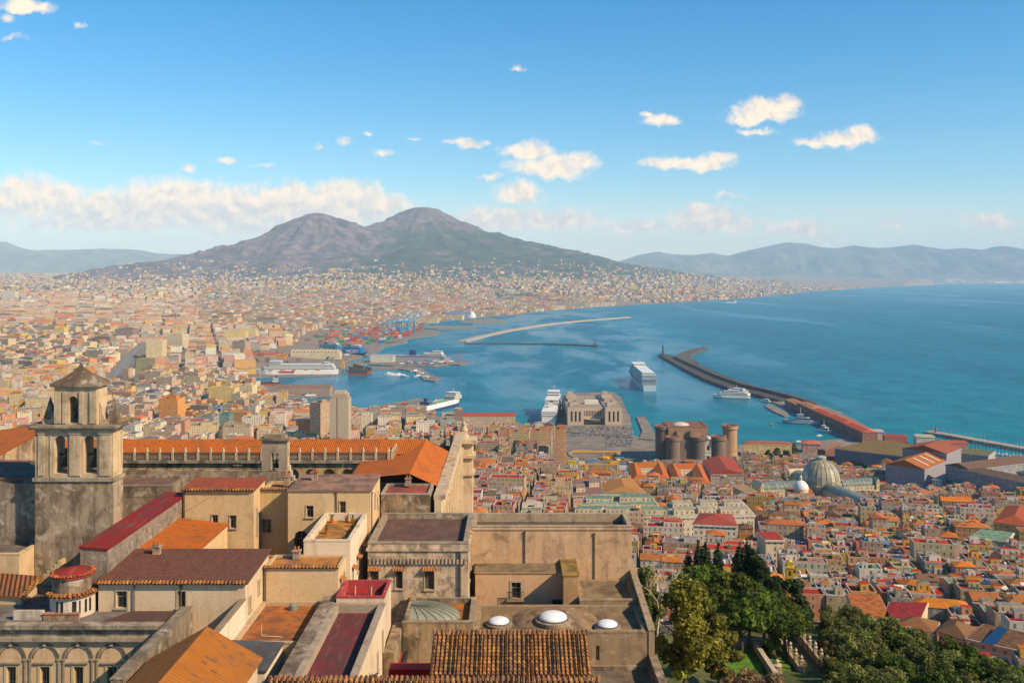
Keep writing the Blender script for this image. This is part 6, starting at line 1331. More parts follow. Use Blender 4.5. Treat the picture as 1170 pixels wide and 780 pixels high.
ship('white ferry with a green deck and dark blue waterline beside the near pier', PW(482, 471.5), PW(524.5, 460.8), 24, 13, [(.72, .93, .97, 6, WH, 2), (.76, .90, .9, 6, WH, 2), (.06, .16, .8, 6, (.12, .16, .28), 1, 13)], WH, (.03, .035, .12), 4.5, (.22, .33, .24), funnel=(.08, 3, 6), mast=(.84, 9), name='ferry', cat='ferry', boats=3)
ship('white ferry moored stern-on against the left side of the central pier', (XA(627, 1605), 1605), (XA(634, 1800), 1800), 27, 12, [(.03, .9, .95, 9, WH, 3), (.45, .88, .9, 9, WH, 3), (.7, .86, .8, 9, WH, 2)], WH, (.1, .12, .3), 2, (.5, .5, .48), funnel=(.3, 4, 10), mast=(.8, 12), name='ferry', cat='ferry', fun_c=(.7, .66, .6), boats=4)
ship('grey hulled ferry with a white bridge and navy funnel at the middle pier', (XA(449, 2790), 2790), (XA(514, 2760), 2760), 25, 12, [(.04, .92, .96, 7, (.40, .42, .46), 2), (.55, .88, .9, 7, WH, 2), (.70, .86, .8, 5, WH, 1)], (.34, .36, .42), (.05, .06, .12), 2, (.4, .4, .4), funnel=(.3, 6, 14), mast=(.78, 9), name='ferry', cat='ferry', fun_c=(.02, .03, .12))
o, W3 = ship('blue ferry painted with big white MOBY letters in the inner basin', (XA(392, 3070), 3070), (XA(416.5, 3050), 3050), 22, 15, [(.05, .85, .95, 8, (.07, .22, .48), 2), (.5, .8, .9, 5, WH, 1)], (.035, .17, .42), (.02, .05, .14), 2, funnel=(.2, 4, 7), mast=(.7, 7), name='ferry', cat='ferry')
cu = bpy.data.curves.new('lettering', 'FONT'); cu.body = 'MOBY'; cu.size = 15; cu.extrude = .1; cu.align_x = 'CENTER'; tob = bpy.data.objects.new('lettering', cu); COL.objects.link(tob)
wm_, wt_, wb_ = new_mat('white_letter_paint'); wb_.inputs['Base Color'].default_value = (.8, .8, .78, 1); tob.rotation_euler = (0, 0, 0)
bpy.context.view_layer.update()
tme = bpy.data.meshes.new_from_object(tob.evaluated_get(bpy.context.evaluated_depsgraph_get())); bpy.data.objects.remove(tob); tob = bpy.data.objects.new('lettering', tme); COL.objects.link(tob); tme.materials.clear(); tme.materials.append(wm_)
pc_ = Vector(W3(.5, -11.3, 3.0)); tob.parent = o; tob.location = pc_ - o.location; tob.rotation_euler = (R(90), 0, math.atan2(-20, XA(416.5, 3050) - XA(392, 3070)))
ship('teal and blue ferry behind the saw-toothed warehouse', (XA(366, 3230), 3230), (XA(391, 3200), 3200), 22, 12, [(.05, .85, .95, 8, (.16, .42, .52), 2), (.55, .8, .9, 5, WH, 1)], (.06, .22, .42), (.03, .06, .14), 2, funnel=(.2, 4, 7), mast=(.7, 7), name='ferry', cat='ferry')
ship('small tanker with a black and rust hull and white bridge in the left basin', (XA(320, 2190), 2190), (XA(292, 2180), 2180), 14, 7, [(.08, .3, .9, 9, WH, 3)], (.05, .04, .04), (.34, .11, .03), 3.5, (.4, .1, .06), funnel=(.1, 2, 5), mast=(.8, 12), name='tanker', cat='ship')
for i, (a, b, Y_, lb) in enumerate(((316, 336, 1815, 'small white harbour ferry moored left of the brown slab tower'), (335, 354, 1830, 'second small white ferry, nearest the brown slab tower'))):
    ship(lb, (XA(a, Y_), Y_), (XA(b, Y_), Y_ + 4), 11, 5, [(.08, .82, .92, 6, WH, 2), (.5, .75, .8, 3, WH, 1)], WH, (.08, .12, .3), 1, funnel=(.2, 1.4, 4), mast=(.6, 6), name='ferry', cat='ferry')
ship('white cruise yacht moored along the inside of the dark mole', PW(857, 455.5), PW(815, 454), 13, 6, [(.06, .82, .92, 5, WH, 2), (.14, .7, .85, 3, WH, 1), (.3, .6, .7, 3, WH, 1)], WH, (.06, .07, .1), 1.2, funnel=(.3, 1.6, 4), mast=(.55, 8), name='yacht', cat='yacht')
ship('white motor yacht moored behind the cruise yacht', PW(856, 452.5), PW(828, 449.5), 12, 6, [(.08, .8, .9, 5, (.72, .66, .58), 2), (.2, .65, .8, 3, WH, 1)], WH, (.1, .1, .12), 1.2, mast=(.5, 7), name='yacht', cat='yacht')
ship('pale grey naval ship with a raised bow in front of the red warehouse', PW(936, 485), PW(894, 483), 12, 6, [(.25, .62, .8, 5, (.46, .50, .54), 1), (.42, .6, .7, 5, (.48, .52, .56), 2)], (.40, .44, .48), (.07, .08, .1), 1.4, (.33, .36, .4), funnel=(.36, 1.6, 5), mast=(.5, 12), name='naval_ship', cat='ship')
ship('small white patrol boat below the red warehouse', PW(950, 494.5), PW(933, 493), 8, 4, [(.2, .7, .8, 4, WH, 1), (.4, .65, .7, 3, WH, 1)], (.6, .62, .64), (.08, .1, .12), 1, mast=(.5, 9), name='patrol_boat', cat='boat')
ship('distant pale cargo ship alone on the open bay', PW(841, 346.2), PW(829, 346.4), 18, 9, [(.05, .25, .9, 14, WH, 3)], (.5, .52, .55), (.25, .1, .1), 3, (.4, .36, .34), mast=(.8, 10), name='cargo_ship', cat='ship')
ship('white launch at the small curved jetty inside the mole', PW(880, 459.5), PW(869, 458.5), 6, 3, [(.15, .75, .8, 3, WH, 1)], WH, (.1, .1, .12), .8, mast=(.4, 4), name='launch', cat='boat')
ship('tiny yellow workboat alone on the water by the castle', PW(883, 485.5), PW(879.5, 485.2), 3, 1.4, [(.2, .6, .8, 2, (.7, .6, .4), 1)], (.6, .42, .1), (.1, .1, .1), .4, name='workboat', cat='boat')
slab('jetty', [PW(x, y, 2) for x, y in ((873, 463), (880, 461), (898, 470), (902, 474), (897, 475.5), (884, 470))], -3, 2)
slab('jetty', [PW(x, y, 2) for x, y in ((880, 458.5), (893, 457.5), (908, 464), (906, 467), (893, 463))], -3, 2)
# floating dock, tugs, small craft
o = root('floating_dock', 'dark rusty floating dock with green corner cranes at the left basin', 'dock', (XA(410, 2420), 2420, 0)); dx0, dx1 = XA(399.5, 2420), XA(421, 2420)
mb = MB(); mb.box(dx0, dx1, 2400, 2475, -1, 5, (.20, .08, .05)); part(mb, 'pontoon', o, [PAINT])
for a, b in ((2400, 2406), (2469, 2475)): mb = MB(); mb.prism([(dx0, a), (dx1, a), (dx1, b), (dx0, b)], 5, [22, 12, 12, 22], (.06, .05, .055)); part(mb, 'side_wall', o, [PAINT])
for x_ in (dx0 + 8, dx1 - 8): mb = MB(); mb.box(x_ - 1.2, x_ + 1.2, 2402, 2405, 10, 30, (.05, .34, .26)); mb.ring((x_, 2403, 30), .8, (x_ + 12, 2403, 33), .5, 5, (.05, .34, .26)); part(mb, 'crane', o, [PAINT])
BOATC = [(.72, .71, .68), (.60, .62, .64), (.70, .62, .50), (.16, .2, .34), (.55, .12, .08)]
def boat(x, y, L, a, col, label, group, mastl=0):
    o = root('boat', label, 'boat', (x, y, 0), group); d = Vector((math.cos(a), math.sin(a))); n = Vector((-d.y, d.x)); mb = MB()
    def q(f, s_, z): p = Vector((x, y)) + d * (f * L) + n * (s_ * L * .16); return (p.x, p.y, z)
    prof = [(-.5, .8), (.1, 1), (.35, .7), (.52, .05)]
    for (f0, w0), (f1, w1) in zip(prof, prof[1:]):
        for s_ in (-1, 1): Q = [q(f0, s_ * w0 * .75, -.3), q(f1, s_ * w1 * .75, -.3), q(f1, s_ * w1, L * .1), q(f0, s_ * w0, L * .1)]; mb.face(Q if s_ < 0 else Q[::-1], col)
        mb.face([q(f0, -w0, L * .09), q(f1, -w1, L * .09), q(f1, w1, L * .09), q(f0, w0, L * .09)], (.5, .44, .36))
    mb.face([q(-.5, .6, -.3), q(-.5, -.6, -.3), q(-.5, -.8, L * .1), q(-.5, .8, L * .1)], col); part(mb, 'hull', o, [SHINY])
    mb = MB(); c_ = q(-.05, 0, 0); mb.rbox(c_[0], c_[1], L * .4, L * .2, a, L * .09, L * .2, (.74, .73, .7)); part(mb, 'cabin', o, [SHINY])
    if mastl: mb = MB(); c_ = q(.05, 0, 0); mb.ring((c_[0], c_[1], L * .1), .12, (c_[0], c_[1], mastl), .07, 5, (.7, .7, .68)); part(mb, 'mast', o, [PAINT])
    return o
for k in range(26):
    px_ = 1066 + k * 4.2; py_ = np.interp(px_, [1059, 1085, 1120, 1175], [494.5, 498.6, 505.2, 515.2]) + random.uniform(.4, .9); x_, y_ = PW(px_, py_, 0)
    boat(x_, y_, random.uniform(8, 14), R(random.uniform(55, 75)), BOATC[k % 3], 'small white boat berthed stern-to along the pale marina breakwater', 'boats along the marina breakwater', random.choice([0, 13, 15]))
for k in range(16):
    x_, y_ = PW(1112 + k * 4.2, 515.5 + k * .55 + random.uniform(-.8, .8), 0); boat(x_, y_, random.uniform(9, 15), R(random.uniform(60, 80)), BOATC[k % 2], 'masted sailing boat lying in the marina inside the breakwater', 'sailing boats in the marina', random.uniform(14, 20))
for k, (px_, py_, L_, ci) in enumerate(((445, 427.5, 26, 1), (450, 429, 30, 0), (456, 428.4, 26, 0), (462, 430.2, 24, 1), (475, 424.5, 26, 0), (482, 428, 30, 3), (487, 432, 30, 3), (478, 430, 24, 0), (907, 463.5, 16, 0), (894, 461, 16, 1), (936, 498, 12, 0), (913, 506, 18, 3), (397, 407, 34, 3))):
    x_, y_ = PW(px_, py_, 0); boat(x_, y_, L_, R(random.uniform(-30, 30)), BOATC[ci], ['grey tug in the raft of boats off the curved jetty', 'longest white boat in the raft off the curved jetty', 'white workboat in the middle of the raft off the curved jetty', 'last grey boat on the right of the raft off the curved jetty', 'white tug at the bend of the curved jetty', 'navy tug moored along the curved jetty', 'navy tug nearest the head of the curved jetty', 'white pilot boat inside the curved jetty', 'white cruiser between the two small inner jetties', 'grey cruiser on the upper inner jetty', 'small white boat at the foot of the red warehouse', 'dark launch by the red roofed customs shed', 'navy coaster berthed below the blue lettered ferry'][k], None, 8 if k % 3 == 0 else 0)
# ---- lighthouses and beacons
def beacon(label, px_, py_, z, h, r, c, c2):
    x_, y_ = PW(px_, py_, z); o = root('lighthouse', label, 'lighthouse', (x_, y_, z)); mb = MB(); mb.lathe(x_, y_, [(r * 1.5, z - 2), (r * 1.5, z + h * .12), (r, z + h * .14), (r * .7, z + h * .8), (r * 1.1, z + h * .82), (r * 1.1, z + h * .85)], 12, c); part(mb, 'tower', o, [PAINT])
    mb = MB(); mb.lathe(x_, y_, [(r * .6, z + h * .85), (r * .6, z + h * .95), (r * .8, z + h * .96), (0, z + h)], 12, c2); part(mb, 'lantern', o, [PAINT])
beacon('dark lighthouse standing at the elbow of the long mole', 757.5, 405.5, 6, 30, 3.2, (.10, .07, .06), (.08, .08, .08)); beacon('small beacon on the outer arm of the long mole', 804.5, 396.6, 7, 16, 1.6, (.2, .06, .05), (.3, .06, .05))
beacon('red beacon on the tip of the middle ferry pier', 524.5, 413.8, 2, 30, 1.6, (.5, .06, .05), (.4, .05, .05)); beacon('little beacon on the thin dark breakwater', 680, 394.5, 4, 24, 2.4, (.08, .1, .08), (.1, .12, .1)); beacon('red beacon on the marina breakwater head', 1069, 493.6, 5, 10, 1.2, (.55, .05, .05), (.5, .05, .05))
# ---- gantry cranes, jib cranes, containers, warehouses
def gantry(label, px_, py_, h, col, group, a=0.0):
    x, y = PW(px_, py_, 2.5); o = root('gantry_crane', label, 'crane', (x, y, 2.5), group); s_ = h / 70; mb = MB()
    ca, sa = math.cos(a), math.sin(a)
    def q(u_, v_, z): return (x + (u_ * ca - v_ * sa) * s_, y + (u_ * sa + v_ * ca) * s_, 2.5 + z * s_)
    for u_ in (-12, 12):
        for v_ in (-8, 8): mb.ring(q(u_, v_, 0), 2.0 * s_, q(u_, v_, 42), 1.8 * s_, 5, col)
        mb.ring(q(u_, -8, 24), 1 * s_, q(u_, 8, 24), 1 * s_, 5, col)
    for v_ in (-8, 8): mb.ring(q(-12, v_, 40), 1.3 * s_, q(12, v_, 40), 1.3 * s_, 5, col); mb.ring(q(-12, v_, 8), 1 * s_, q(12, v_, 38), .8 * s_, 5, col)
    part(mb, 'portal', o, [PAINT]); mb = MB()
    for v_ in (-3, 3): mb.ring(q(-34, v_, 44), 1.7 * s_, q(18, v_, 44), 1.7 * s_, 5, col)
    mb.ring(q(18, 0, 44), 1.9 * s_, q(52, 0, 78), 1.5 * s_, 5, col); part(mb, 'boom', o, [PAINT]); mb = MB()
    mb.ring(q(10, -4, 44), 1.2 * s_, q(8, 0, 72), .9 * s_, 5, col); mb.ring(q(10, 4, 44), 1.2 * s_, q(8, 0, 72), .9 * s_, 5, col); mb.ring(q(8, 0, 72), .6 * s_, q(-30, 0, 46), .5 * s_, 5, col); mb.ring(q(8, 0, 72), .6 * s_, q(48, 0, 75), .5 * s_, 5, col); part(mb, 'mast', o, [PAINT])
    mb = MB(); c_ = q(-22, 0, 0); mb.rbox(c_[0], c_[1], 12 * s_, 8 * s_, a, 2.5 + 45 * s_, 2.5 + 52 * s_, (.5, .5, .52)); part(mb, 'machine_house', o, [PAINT])
for k, (px_, py_, h_, c_, lb) in enumerate(((440, 383.5, 62, (.10, .26, .42), 'blue harbour gantry crane, leftmost of the blue ones'), (447, 382, 66, (.14, .34, .52), 'blue gantry crane with its boom raised among the containers'), (455, 380, 60, (.10, .28, .46), 'blue gantry crane in the middle of the container quay'), (463, 380, 66, (.12, .34, .55), 'tall bright blue gantry crane'), (470, 379, 66, (.08, .3, .5), 'blue gantry crane nearest the end of the container quay'), (430, 385.5, 50, (.45, .10, .08), 'red gantry crane left of the blue cranes'), (423, 387.5, 46, (.48, .16, .1), 'smaller red gantry crane at the left of the container quay'), (481, 379, 46, (.42, .12, .1), 'lone red gantry crane out on the quay end'))):
    gantry(lb, px_, py_, h_ * 1.22, c_, 'container cranes', R(random.uniform(-30, 40)))
o = root('jib_crane', 'yellow dockside jib crane at the end of the left basin', 'crane', (*PW(392, 421, 2), 2)); x_, y_ = PW(392, 421, 2); mb = MB(); mb.box(x_ - 4, x_ + 4, y_ - 4, y_ + 4, 2, 16, (.55, .34, .08)); part(mb, 'base', o, [PAINT]); mb = MB(); mb.ring((x_, y_, 16), 1.4, (x_ + 36, y_ + 4, 36), .8, 5, (.6, .38, .1)); mb.ring((x_, y_, 16), 1.2, (x_ - 6, y_, 34), 1, 5, (.6, .38, .1)); part(mb, 'jib', o, [PAINT])
CONT = [('red', (.42, .06, .04)), ('orange', (.55, .20, .05)), ('rust', (.30, .10, .06)), ('blue', (.06, .16, .34)), ('green', (.06, .24, .12)), ('white', (.62, .60, .56)), ('pink red', (.48, .12, .12)), ('teal', (.05, .28, .30))]
nst = 0
for row in range(9):
    for k in range(24):
        px_ = 356 + k * 5.2 + random.uniform(-1, 1) + row * 1.5; py_ = 376.0 + row * 2.05 + random.uniform(-.3, .3)
        if px_ > np.interp(py_, [375, 385, 395], [492, 470, 432]) - 6 or random.random() < .3: continue
        x_, y_ = PW(px_, py_, 2.5); nm_, c_ = random.choices(CONT, [18, 18, 18, 14, 10, 14, 6, 8])[0]
        o = root('container_stack', f'stack of {nm_} shipping containers on the container quay', 'containers', (x_, y_, 2.5), f'{nm_} container stacks on the container quay'); mb = MB(); n_ = random.choice([2, 3, 3, 4, 5])
        L_ = random.choice([13, 13, 20, 26]); 
        for q in range(n_): mb.rbox(x_ + random.uniform(-.4, .4), y_, L_, random.choice([7.5, 10]), .12, 2.5 + q * 2.7, 2.5 + q * 2.7 + 2.6, vary(c_, .25), bottom=False)
        part(mb, 'containers', o, [PAINT]); nst += 1; EXCL.append((x_, y_, 10))
def shed(label, px0, px1, pyt, pyb, dep, wc, rc, saw=False, a=0.0, fac=True, z0=2.0):
    Y_ = YZ(pyb, z0); x0_, x1_ = XA(px0, Y_), XA(px1, Y_); cx = (x0_ + x1_) / 2; zt = ZA(pyt, Y_); w_ = x1_ - x0_
    o = root('warehouse', label, 'warehouse', (cx, Y_ + dep / 2, z0)); mb = MB(); h_ = zt - z0; zw = z0 + h_ * (.7 if saw else .8)
    mb.rbox(cx, Y_ + dep / 2, w_, dep, a, z0 - 2, zw, wc, 0, rc, 1, fac); part(mb, 'wall', o, HM); mb = MB(); poly = rect(cx, Y_ + dep / 2, w_, dep, a)
    if saw:
        n_ = 14
        for k in range(n_):
            xa, xb = x0_ + w_ * k / n_, x0_ + w_ * (k + 1) / n_; mb.face([(xa, Y_, zw), (xb, Y_, zw), (xa + .5, Y_, zt)], wc, 2); mb.face([(xb, Y_, zw), (xb, Y_ + dep, zw), (xa + .5, Y_ + dep, zt), (xa + .5, Y_, zt)], rc, 1); mb.face([(xa, Y_, zw), (xa + .5, Y_, zt), (xa + .5, Y_ + dep, zt), (xa, Y_ + dep, zw)], (.5, .52, .54), 2)
    else: mb.hip(poly, zw, zt - zw, rc, 1, 0, .5)
    part(mb, 'roof', o, HM)
    for f in np.linspace(0, 1, 8): EXCL.append((x0_ + w_ * f, Y_ + dep / 2, dep * .6))
shed('long warehouse with a saw-toothed roof behind the white ferry', 332, 388, 400, 410.5, 40, (.62, .54, .38), (.44, .38, .3), True)
shed('low dark shed with pale doors on the left basin pier', 315, 377, 440.5, 452, 30, (.30, .20, .16), (.26, .15, .11)); shed('red roofed warehouse left of the saw-toothed one', 272, 315, 404, 413, 60, (.60, .34, .24), (.46, .13, .09)); shed('orange sided small shed at the end of the red roofed warehouse', 315.5, 326, 405, 413, 40, (.62, .22, .04), (.5, .2, .06), fac=False)
shed('pale box warehouse on the middle ferry pier', 423, 449.5, 405.5, 414, 46, (.56, .54, .5), (.42, .4, .37), fac=False); shed('blue striped long train hall in the left city', 211, 258, 407, 416, 40, (.12, .17, .30), (.42, .38, .34)); shed('white long terminal hall near the yellow offices', 271, 322, 449, 459, 30, (.64, .6, .54), (.5, .46, .4), z0=4)
shed('red roofed long customs house on the near quay', 512, 589, 473, 487, 34, (.46, .36, .26), (.40, .09, .06), z0=3); shed('blue grey sheds on the far shore', 508, 535, 356.5, 363, 120, (.16, .22, .34), (.2, .25, .34)); shed('row of sandy sheds on the far shore', 470, 500, 362, 369, 120, (.5, .4, .26), (.4, .3, .2)); shed('blue flat warehouse in the left city', 92, 165, 382.5, 389, 140, (.38, .42, .46), (.32, .37, .42), fac=False)
o = root('silo', 'pale conical silo on the far shore beside blue sheds', 'silo', (*PW(538, 362.5, 3), 3)); x_, y_ = PW(538, 362.5, 3); mb = MB(); mb.lathe(x_, y_, [(30, 2), (28, 18), (14, 34), (0, 40)], 16, (.62, .62, .62)); part(mb, 'body', o, [PAINT]); mb = MB(); mb.lathe(x_ + 2, y_ - 24, [(4, 2), (4, 48)], 8, (.6, .6, .62)); part(mb, 'pipe', o, [PAINT])
# ---- cars on the quay in front of the maritime station
CARC = [('white', (.7, .7, .7)), ('silver', (.45, .46, .47)), ('black', (.03, .03, .035)), ('grey', (.2, .2, .21)), ('red', (.4, .04, .03)), ('blue', (.06, .12, .3))]
cm = {}
def car_mesh(nm, c):
    o = root('parked_car', '', 'car', (0, 0, 0)); mb = MB(); prof = [(-2.1, .35), (-2.1, .9), (-1.5, 1.0), (-1.1, 1.45), (.5, 1.48), (1.1, 1.0), (2.0, .85), (2.1, .35)]
    for s_ in (-.85, .85): q = [(x, s_, z) for x, z in prof]; mb.face(q if s_ > 0 else q[::-1], c)
    for (a, za), (b, zb) in zip(prof, prof[1:]): mb.face([(a, -.85, za), (a, .85, za), (b, .85, zb), (b, -.85, zb)], (.03, .035, .04) if (za != zb and min(za, zb) >= .99) else c)
    part(mb, 'body', o, [SHINY])
    for x_ in (-1.3, 1.3):
        for y_ in (-.8, .8): mb = MB(); mb.ring((x_, y_ - .1, .33), .33, (x_, y_ + .1, .33), .33, 8, (.02, .02, .02), 0, True); part(mb, 'wheel', o, [PAINT])
    return o
ncar = 0
for r_ in range(12):
    for k in range(28):
        px_ = 646 + k * 3.0 + r_ * .8 + random.uniform(-.5, .5); py_ = 488.2 + r_ * 1.9 + random.uniform(-.2, .2)
        if px_ > 724 or random.random() < .12 or (650 < px_ < 692 and py_ > 498): continue
        x_, y_ = PW(px_, py_, 2.6); nm_, c_ = random.choices(CARC, [30, 25, 14, 16, 6, 9])[0]; a_ = R(random.choice([86, 94, 88]))
        lb = f'{nm_} car parked on the quay before the maritime station'
        if nm_ not in cm: cm[nm_] = car_mesh(nm_, c_); q = cm[nm_]; q.location = (x_, y_, 2.5); q.rotation_euler = (0, 0, a_); q['label'] = lb; q['group'] = f'{nm_} cars on the quay'
        else: q = copy_tree(cm[nm_], (x_, y_, 2.5), a_)
        ncar += 1
for k in range(64):
    if k < 36: px_, py_ = random.uniform(456, 516), random.uniform(412.6, 416.6); wh = 'middle ferry pier'
    elif k < 52: px_, py_ = random.uniform(404, 478), 0; py_ = np.interp(px_, [400, 440, 478], [474, 467, 461]) + random.uniform(-2, 6); wh = 'near pier'
    else: px_, py_ = random.uniform(330, 375), random.uniform(447, 453); wh = 'left basin pier'
    x_, y_ = PW(px_, py_, 2.6); nm_, c_ = random.choice([('white', (.7, .7, .68)), ('white', (.72, .7, .66)), ('red', (.42, .08, .05)), ('blue', (.08, .16, .34)), ('grey', (.35, .35, .35))]); a_ = R(random.choice([5, 12, 80, 95]))
    o = root('trailer', f'{nm_} lorry trailer parked on the {wh}', 'trailer', (x_, y_, 2.4), f'{nm_} trailers on the {wh}'); mb = MB(); mb.rbox(x_, y_, 13, 2.6, a_, 3.5, 6.4, c_, bottom=True); part(mb, 'box', o, [PAINT]); mb = MB(); mb.rbox(x_, y_, 11, 2.2, a_, 2.4, 3.497, (.04, .04, .04)); part(mb, 'chassis', o, [PAINT])
# ---- building site
o = root('tower_crane', 'orange tower crane over the dusty building site', 'crane', (XA(698, 1130), 1130, 10)); x_, y_ = XA(698, 1130), 1130; mb = MB()
for sx_ in (-1, 1):
    for sy_ in (-1, 1): mb.ring((x_ + sx_, y_ + sy_, 8), .3, (x_ + sx_, y_ + sy_, 42), .3, 4, (.62, .28, .04))
for k in range(11): mb.ring((x_ - 1, y_ - 1, 9 + k * 3), .2, (x_ + 1, y_ - 1, 12 + k * 3), .2, 4, (.62, .28, .04)); mb.ring((x_ + 1, y_ - 1, 9 + k * 3), .2, (x_ + 1, y_ + 1, 12 + k * 3), .2, 4, (.62, .28, .04))
part(mb, 'mast', o, [PAINT]); mb = MB(); mb.box(x_ - 46, x_ + 12, y_ - .8, y_ + .8, 42, 43.6, (.66, .36, .05), bottom=True); part(mb, 'jib', o, [PAINT]); mb = MB(); mb.box(x_ + 7, x_ + 11, y_ - 1.4, y_ + 1.4, 39.5, 42, (.4, .38, .34), bottom=True); part(mb, 'counterweight', o, [PAINT])
o = root('travelling_gantry', 'long yellow gantry frame on the building site beside the castle', 'gantry', (XA(680, 1220), 1220, 6))
mb = MB()
for px_ in (655, 668, 681, 694, 707): x_ = XA(px_, 1222); mb = MB(); mb.box(x_ - .8, x_ + .8, 1221.4, 1222.6, 3, 9, (.48, .30, .05)); part(mb, 'leg', o, [PAINT])
mb = MB(); mb.box(XA(654, 1222), XA(708, 1222), 1221.2, 1222.8, 9, 10.2, (.50, .32, .05), bottom=True); part(mb, 'beam', o, [PAINT])
x_, y_ = XA(670, 1330), 1330
mb = MB(); mb.lathe(x_, y_, [(30, 2.0), (30, 3.2), (28, 3.2), (24, 1.7), (0, 1.65)], 24, (.36, .28, .19), sGR, sx=.85, sy=1.2); p = mb.build('excavation_pit', FM, loc=(x_, y_, 2)); tag(p, 'round sandy excavation pit on the building site before the pier', 'pit'); EXCL.append((x_, y_, 34))
for k in range(80):
    y_ = random.uniform(1080, 1300); x_ = XA(random.uniform(652, 722), y_); c_ = random.choice([('white', (.62, .6, .55)), ('yellow', (.62, .42, .05)), ('blue', (.08, .18, .34)), ('grey', (.3, .29, .27)), ('rusty', (.36, .16, .07))]); z_ = gz(x_, y_)
    o = root('site_cabin', f'{c_[0]} cabin or container standing on the dusty building site', 'site cabin', (x_, y_, z_), f'{c_[0]} cabins on the building site'); mb = MB(); a_ = R(random.uniform(-20, 30)); mb.rbox(x_, y_, random.uniform(5, 12), random.uniform(3, 5), a_, z_ - 2, z_ + random.uniform(2.6, 5.2), vary(c_[1], .2)); part(mb, 'body', o, [PAINT])
EXCL += [(XA(px_, Y_), Y_, 26) for px_ in (660, 680, 702) for Y_ in (1090, 1130, 1170, 1215)] + [(XA(px_, Y_), Y_, 40) for px_ in (655, 690, 720) for Y_ in (1270, 1340, 1420, 1500)]
# ================================================================== garden, trees and the green slope
LEAF_PINE = m_leaf('pine_needles', (0.022, 0.044, 0.006), (0.100, 0.135, 0.014), 0.7)
LEAF_OAK = m_leaf('oak_leaves', (0.060, 0.072, 0.008), (0.22, 0.20, 0.022), 1.0)
LEAF_DARK = m_leaf('cypress_leaves', (0.012, 0.022, 0.006), (0.036, 0.056, 0.013), 0.9)
LEAF_OLIVE = m_leaf('olive_leaves', (0.054, 0.068, 0.014), (0.180, 0.180, 0.047), 0.8)
LEAF_DRY = m_leaf('dry_hedge', (0.10, 0.06, 0.035), (0.20, 0.13, 0.07), 1.5)
m, t, b = new_mat('bark'); t.put(b.inputs['Base Color'], t.mix(t.noise(t.vm('MULTIPLY', pos(t), (3, 3, .6)), 2.0, 4), (0.03, 0.022, 0.015), (0.12, 0.085, 0.055))); b.inputs['Roughness'].default_value = .95; BARK = m
m, t, b = new_mat('pale_bark'); b.inputs['Base Color'].default_value = (.42, .36, .27, 1); b.inputs['Roughness'].default_value = .9; PALEBARK = m
m, t, b = new_mat('lawn_grass'); t.put(b.inputs['Base Color'], t.mix(t.step(t.noise(pos(t), 1.2, 5), .3, .7), (0.045, 0.115, 0.010), (0.10, 0.19, 0.018))); b.inputs['Roughness'].default_value = .9; LAWN = m
def leaf_mesh(name, lobes, n, size, mat, seed=1, shell=.62, vert=.0, tint=.45):
    g = np.random.default_rng(seed); L = np.array(lobes, float); wgt = L[:, 3] * L[:, 4] + L[:, 3] * L[:, 5]; wgt /= wgt.sum()
    k = g.choice(len(L), n, p=wgt); d = g.normal(size=(n, 3)); d /= np.linalg.norm(d, axis=1, keepdims=True)
    r = (shell + (1.06 - shell) * g.random(n) ** .6)[:, None]; c = L[k, :3] + d * L[k, 3:6] * r
    keep = np.ones(n, bool)
    nrm = d * .9 + g.normal(size=(n, 3)) * .55 + np.array([0, 0, .25]); nrm /= np.linalg.norm(nrm, axis=1, keepdims=True)
    a = np.cross(nrm, g.normal(size=(n, 3))); a /= np.linalg.norm(a, axis=1, keepdims=True); bb = np.cross(nrm, a)
    s = size * g.uniform(.6, 1.3, (n, 1)); a *= s; bb *= s * .62
    V = np.stack([c - a, c - bb * 1.0 + a * .1, c + a, c + bb], 1).reshape(-1, 3)
    me = bpy.data.meshes.new(name); me.vertices.add(len(V)); me.vertices.foreach_set('co', V.ravel())
    me.loops.add(4 * n); me.loops.foreach_set('vertex_index', np.arange(4 * n)); me.polygons.add(n); me.polygons.foreach_set('loop_start', np.arange(n) * 4); me.polygons.foreach_set('loop_total', np.full(n, 4))
    ca = me.color_attributes.new('Col', 'FLOAT_COLOR', 'CORNER'); lb = g.uniform(1 - tint, 1 + tint, len(L))[k] * g.uniform(.75, 1.25, n)
    hue = g.uniform(-.10, .10, len(L))[k]
    C = np.stack([lb * (1 + hue), lb, lb * (1 - hue * .5), np.ones(n)], 1); ca.data.foreach_set('color', np.repeat(C, 4, axis=0).astype(np.float32).ravel())
    me.materials.append(mat); me.update(calc_edges=True); return me
def limb(mb, pts, r0, r1, n=7, c=(.1, .08, .06)):
    for i in range(len(pts) - 1):
        f0, f1 = i / (len(pts) - 1), (i + 1) / (len(pts) - 1); mb.ring(pts[i], r0 + (r1 - r0) * f0, pts[i + 1], r0 + (r1 - r0) * f1, n, c)
def tree(label, x, y, crown_me, trunk_fn, group=None, scale=1.0, rot=0.0, name='tree', z=None):
    z = gz(x, y) - .2 if z is None else z
    o = root(name, label, 'tree', (0, 0, 0), group)
    if trunk_fn: mb = MB(); trunk_fn(mb); mb.build('trunk', [trunk_fn.mat if hasattr(trunk_fn, 'mat') else BARK], o)
    if crown_me: c = bpy.data.objects.new('crown', crown_me); COL.objects.link(c); c.parent = o
    o.location = (x, y, z); o.rotation_euler = (0, 0, rot); o.scale = (scale,) * 3
    return o
def pine_lobes(seed, R_, h, th, n=30):
    g = random.Random(seed); L = []
    for k in range(n):
        a = g.uniform(0, 6.283); r = R_ * math.sqrt(g.random()) * .86; zz = h + th * (1 - (r / R_) ** 2) * g.uniform(.35, 1.0); s = g.uniform(.20, .34) * R_
        L.append((r * math.cos(a), r * math.sin(a), zz, s, s, s * g.uniform(.55, .8)))
    return L
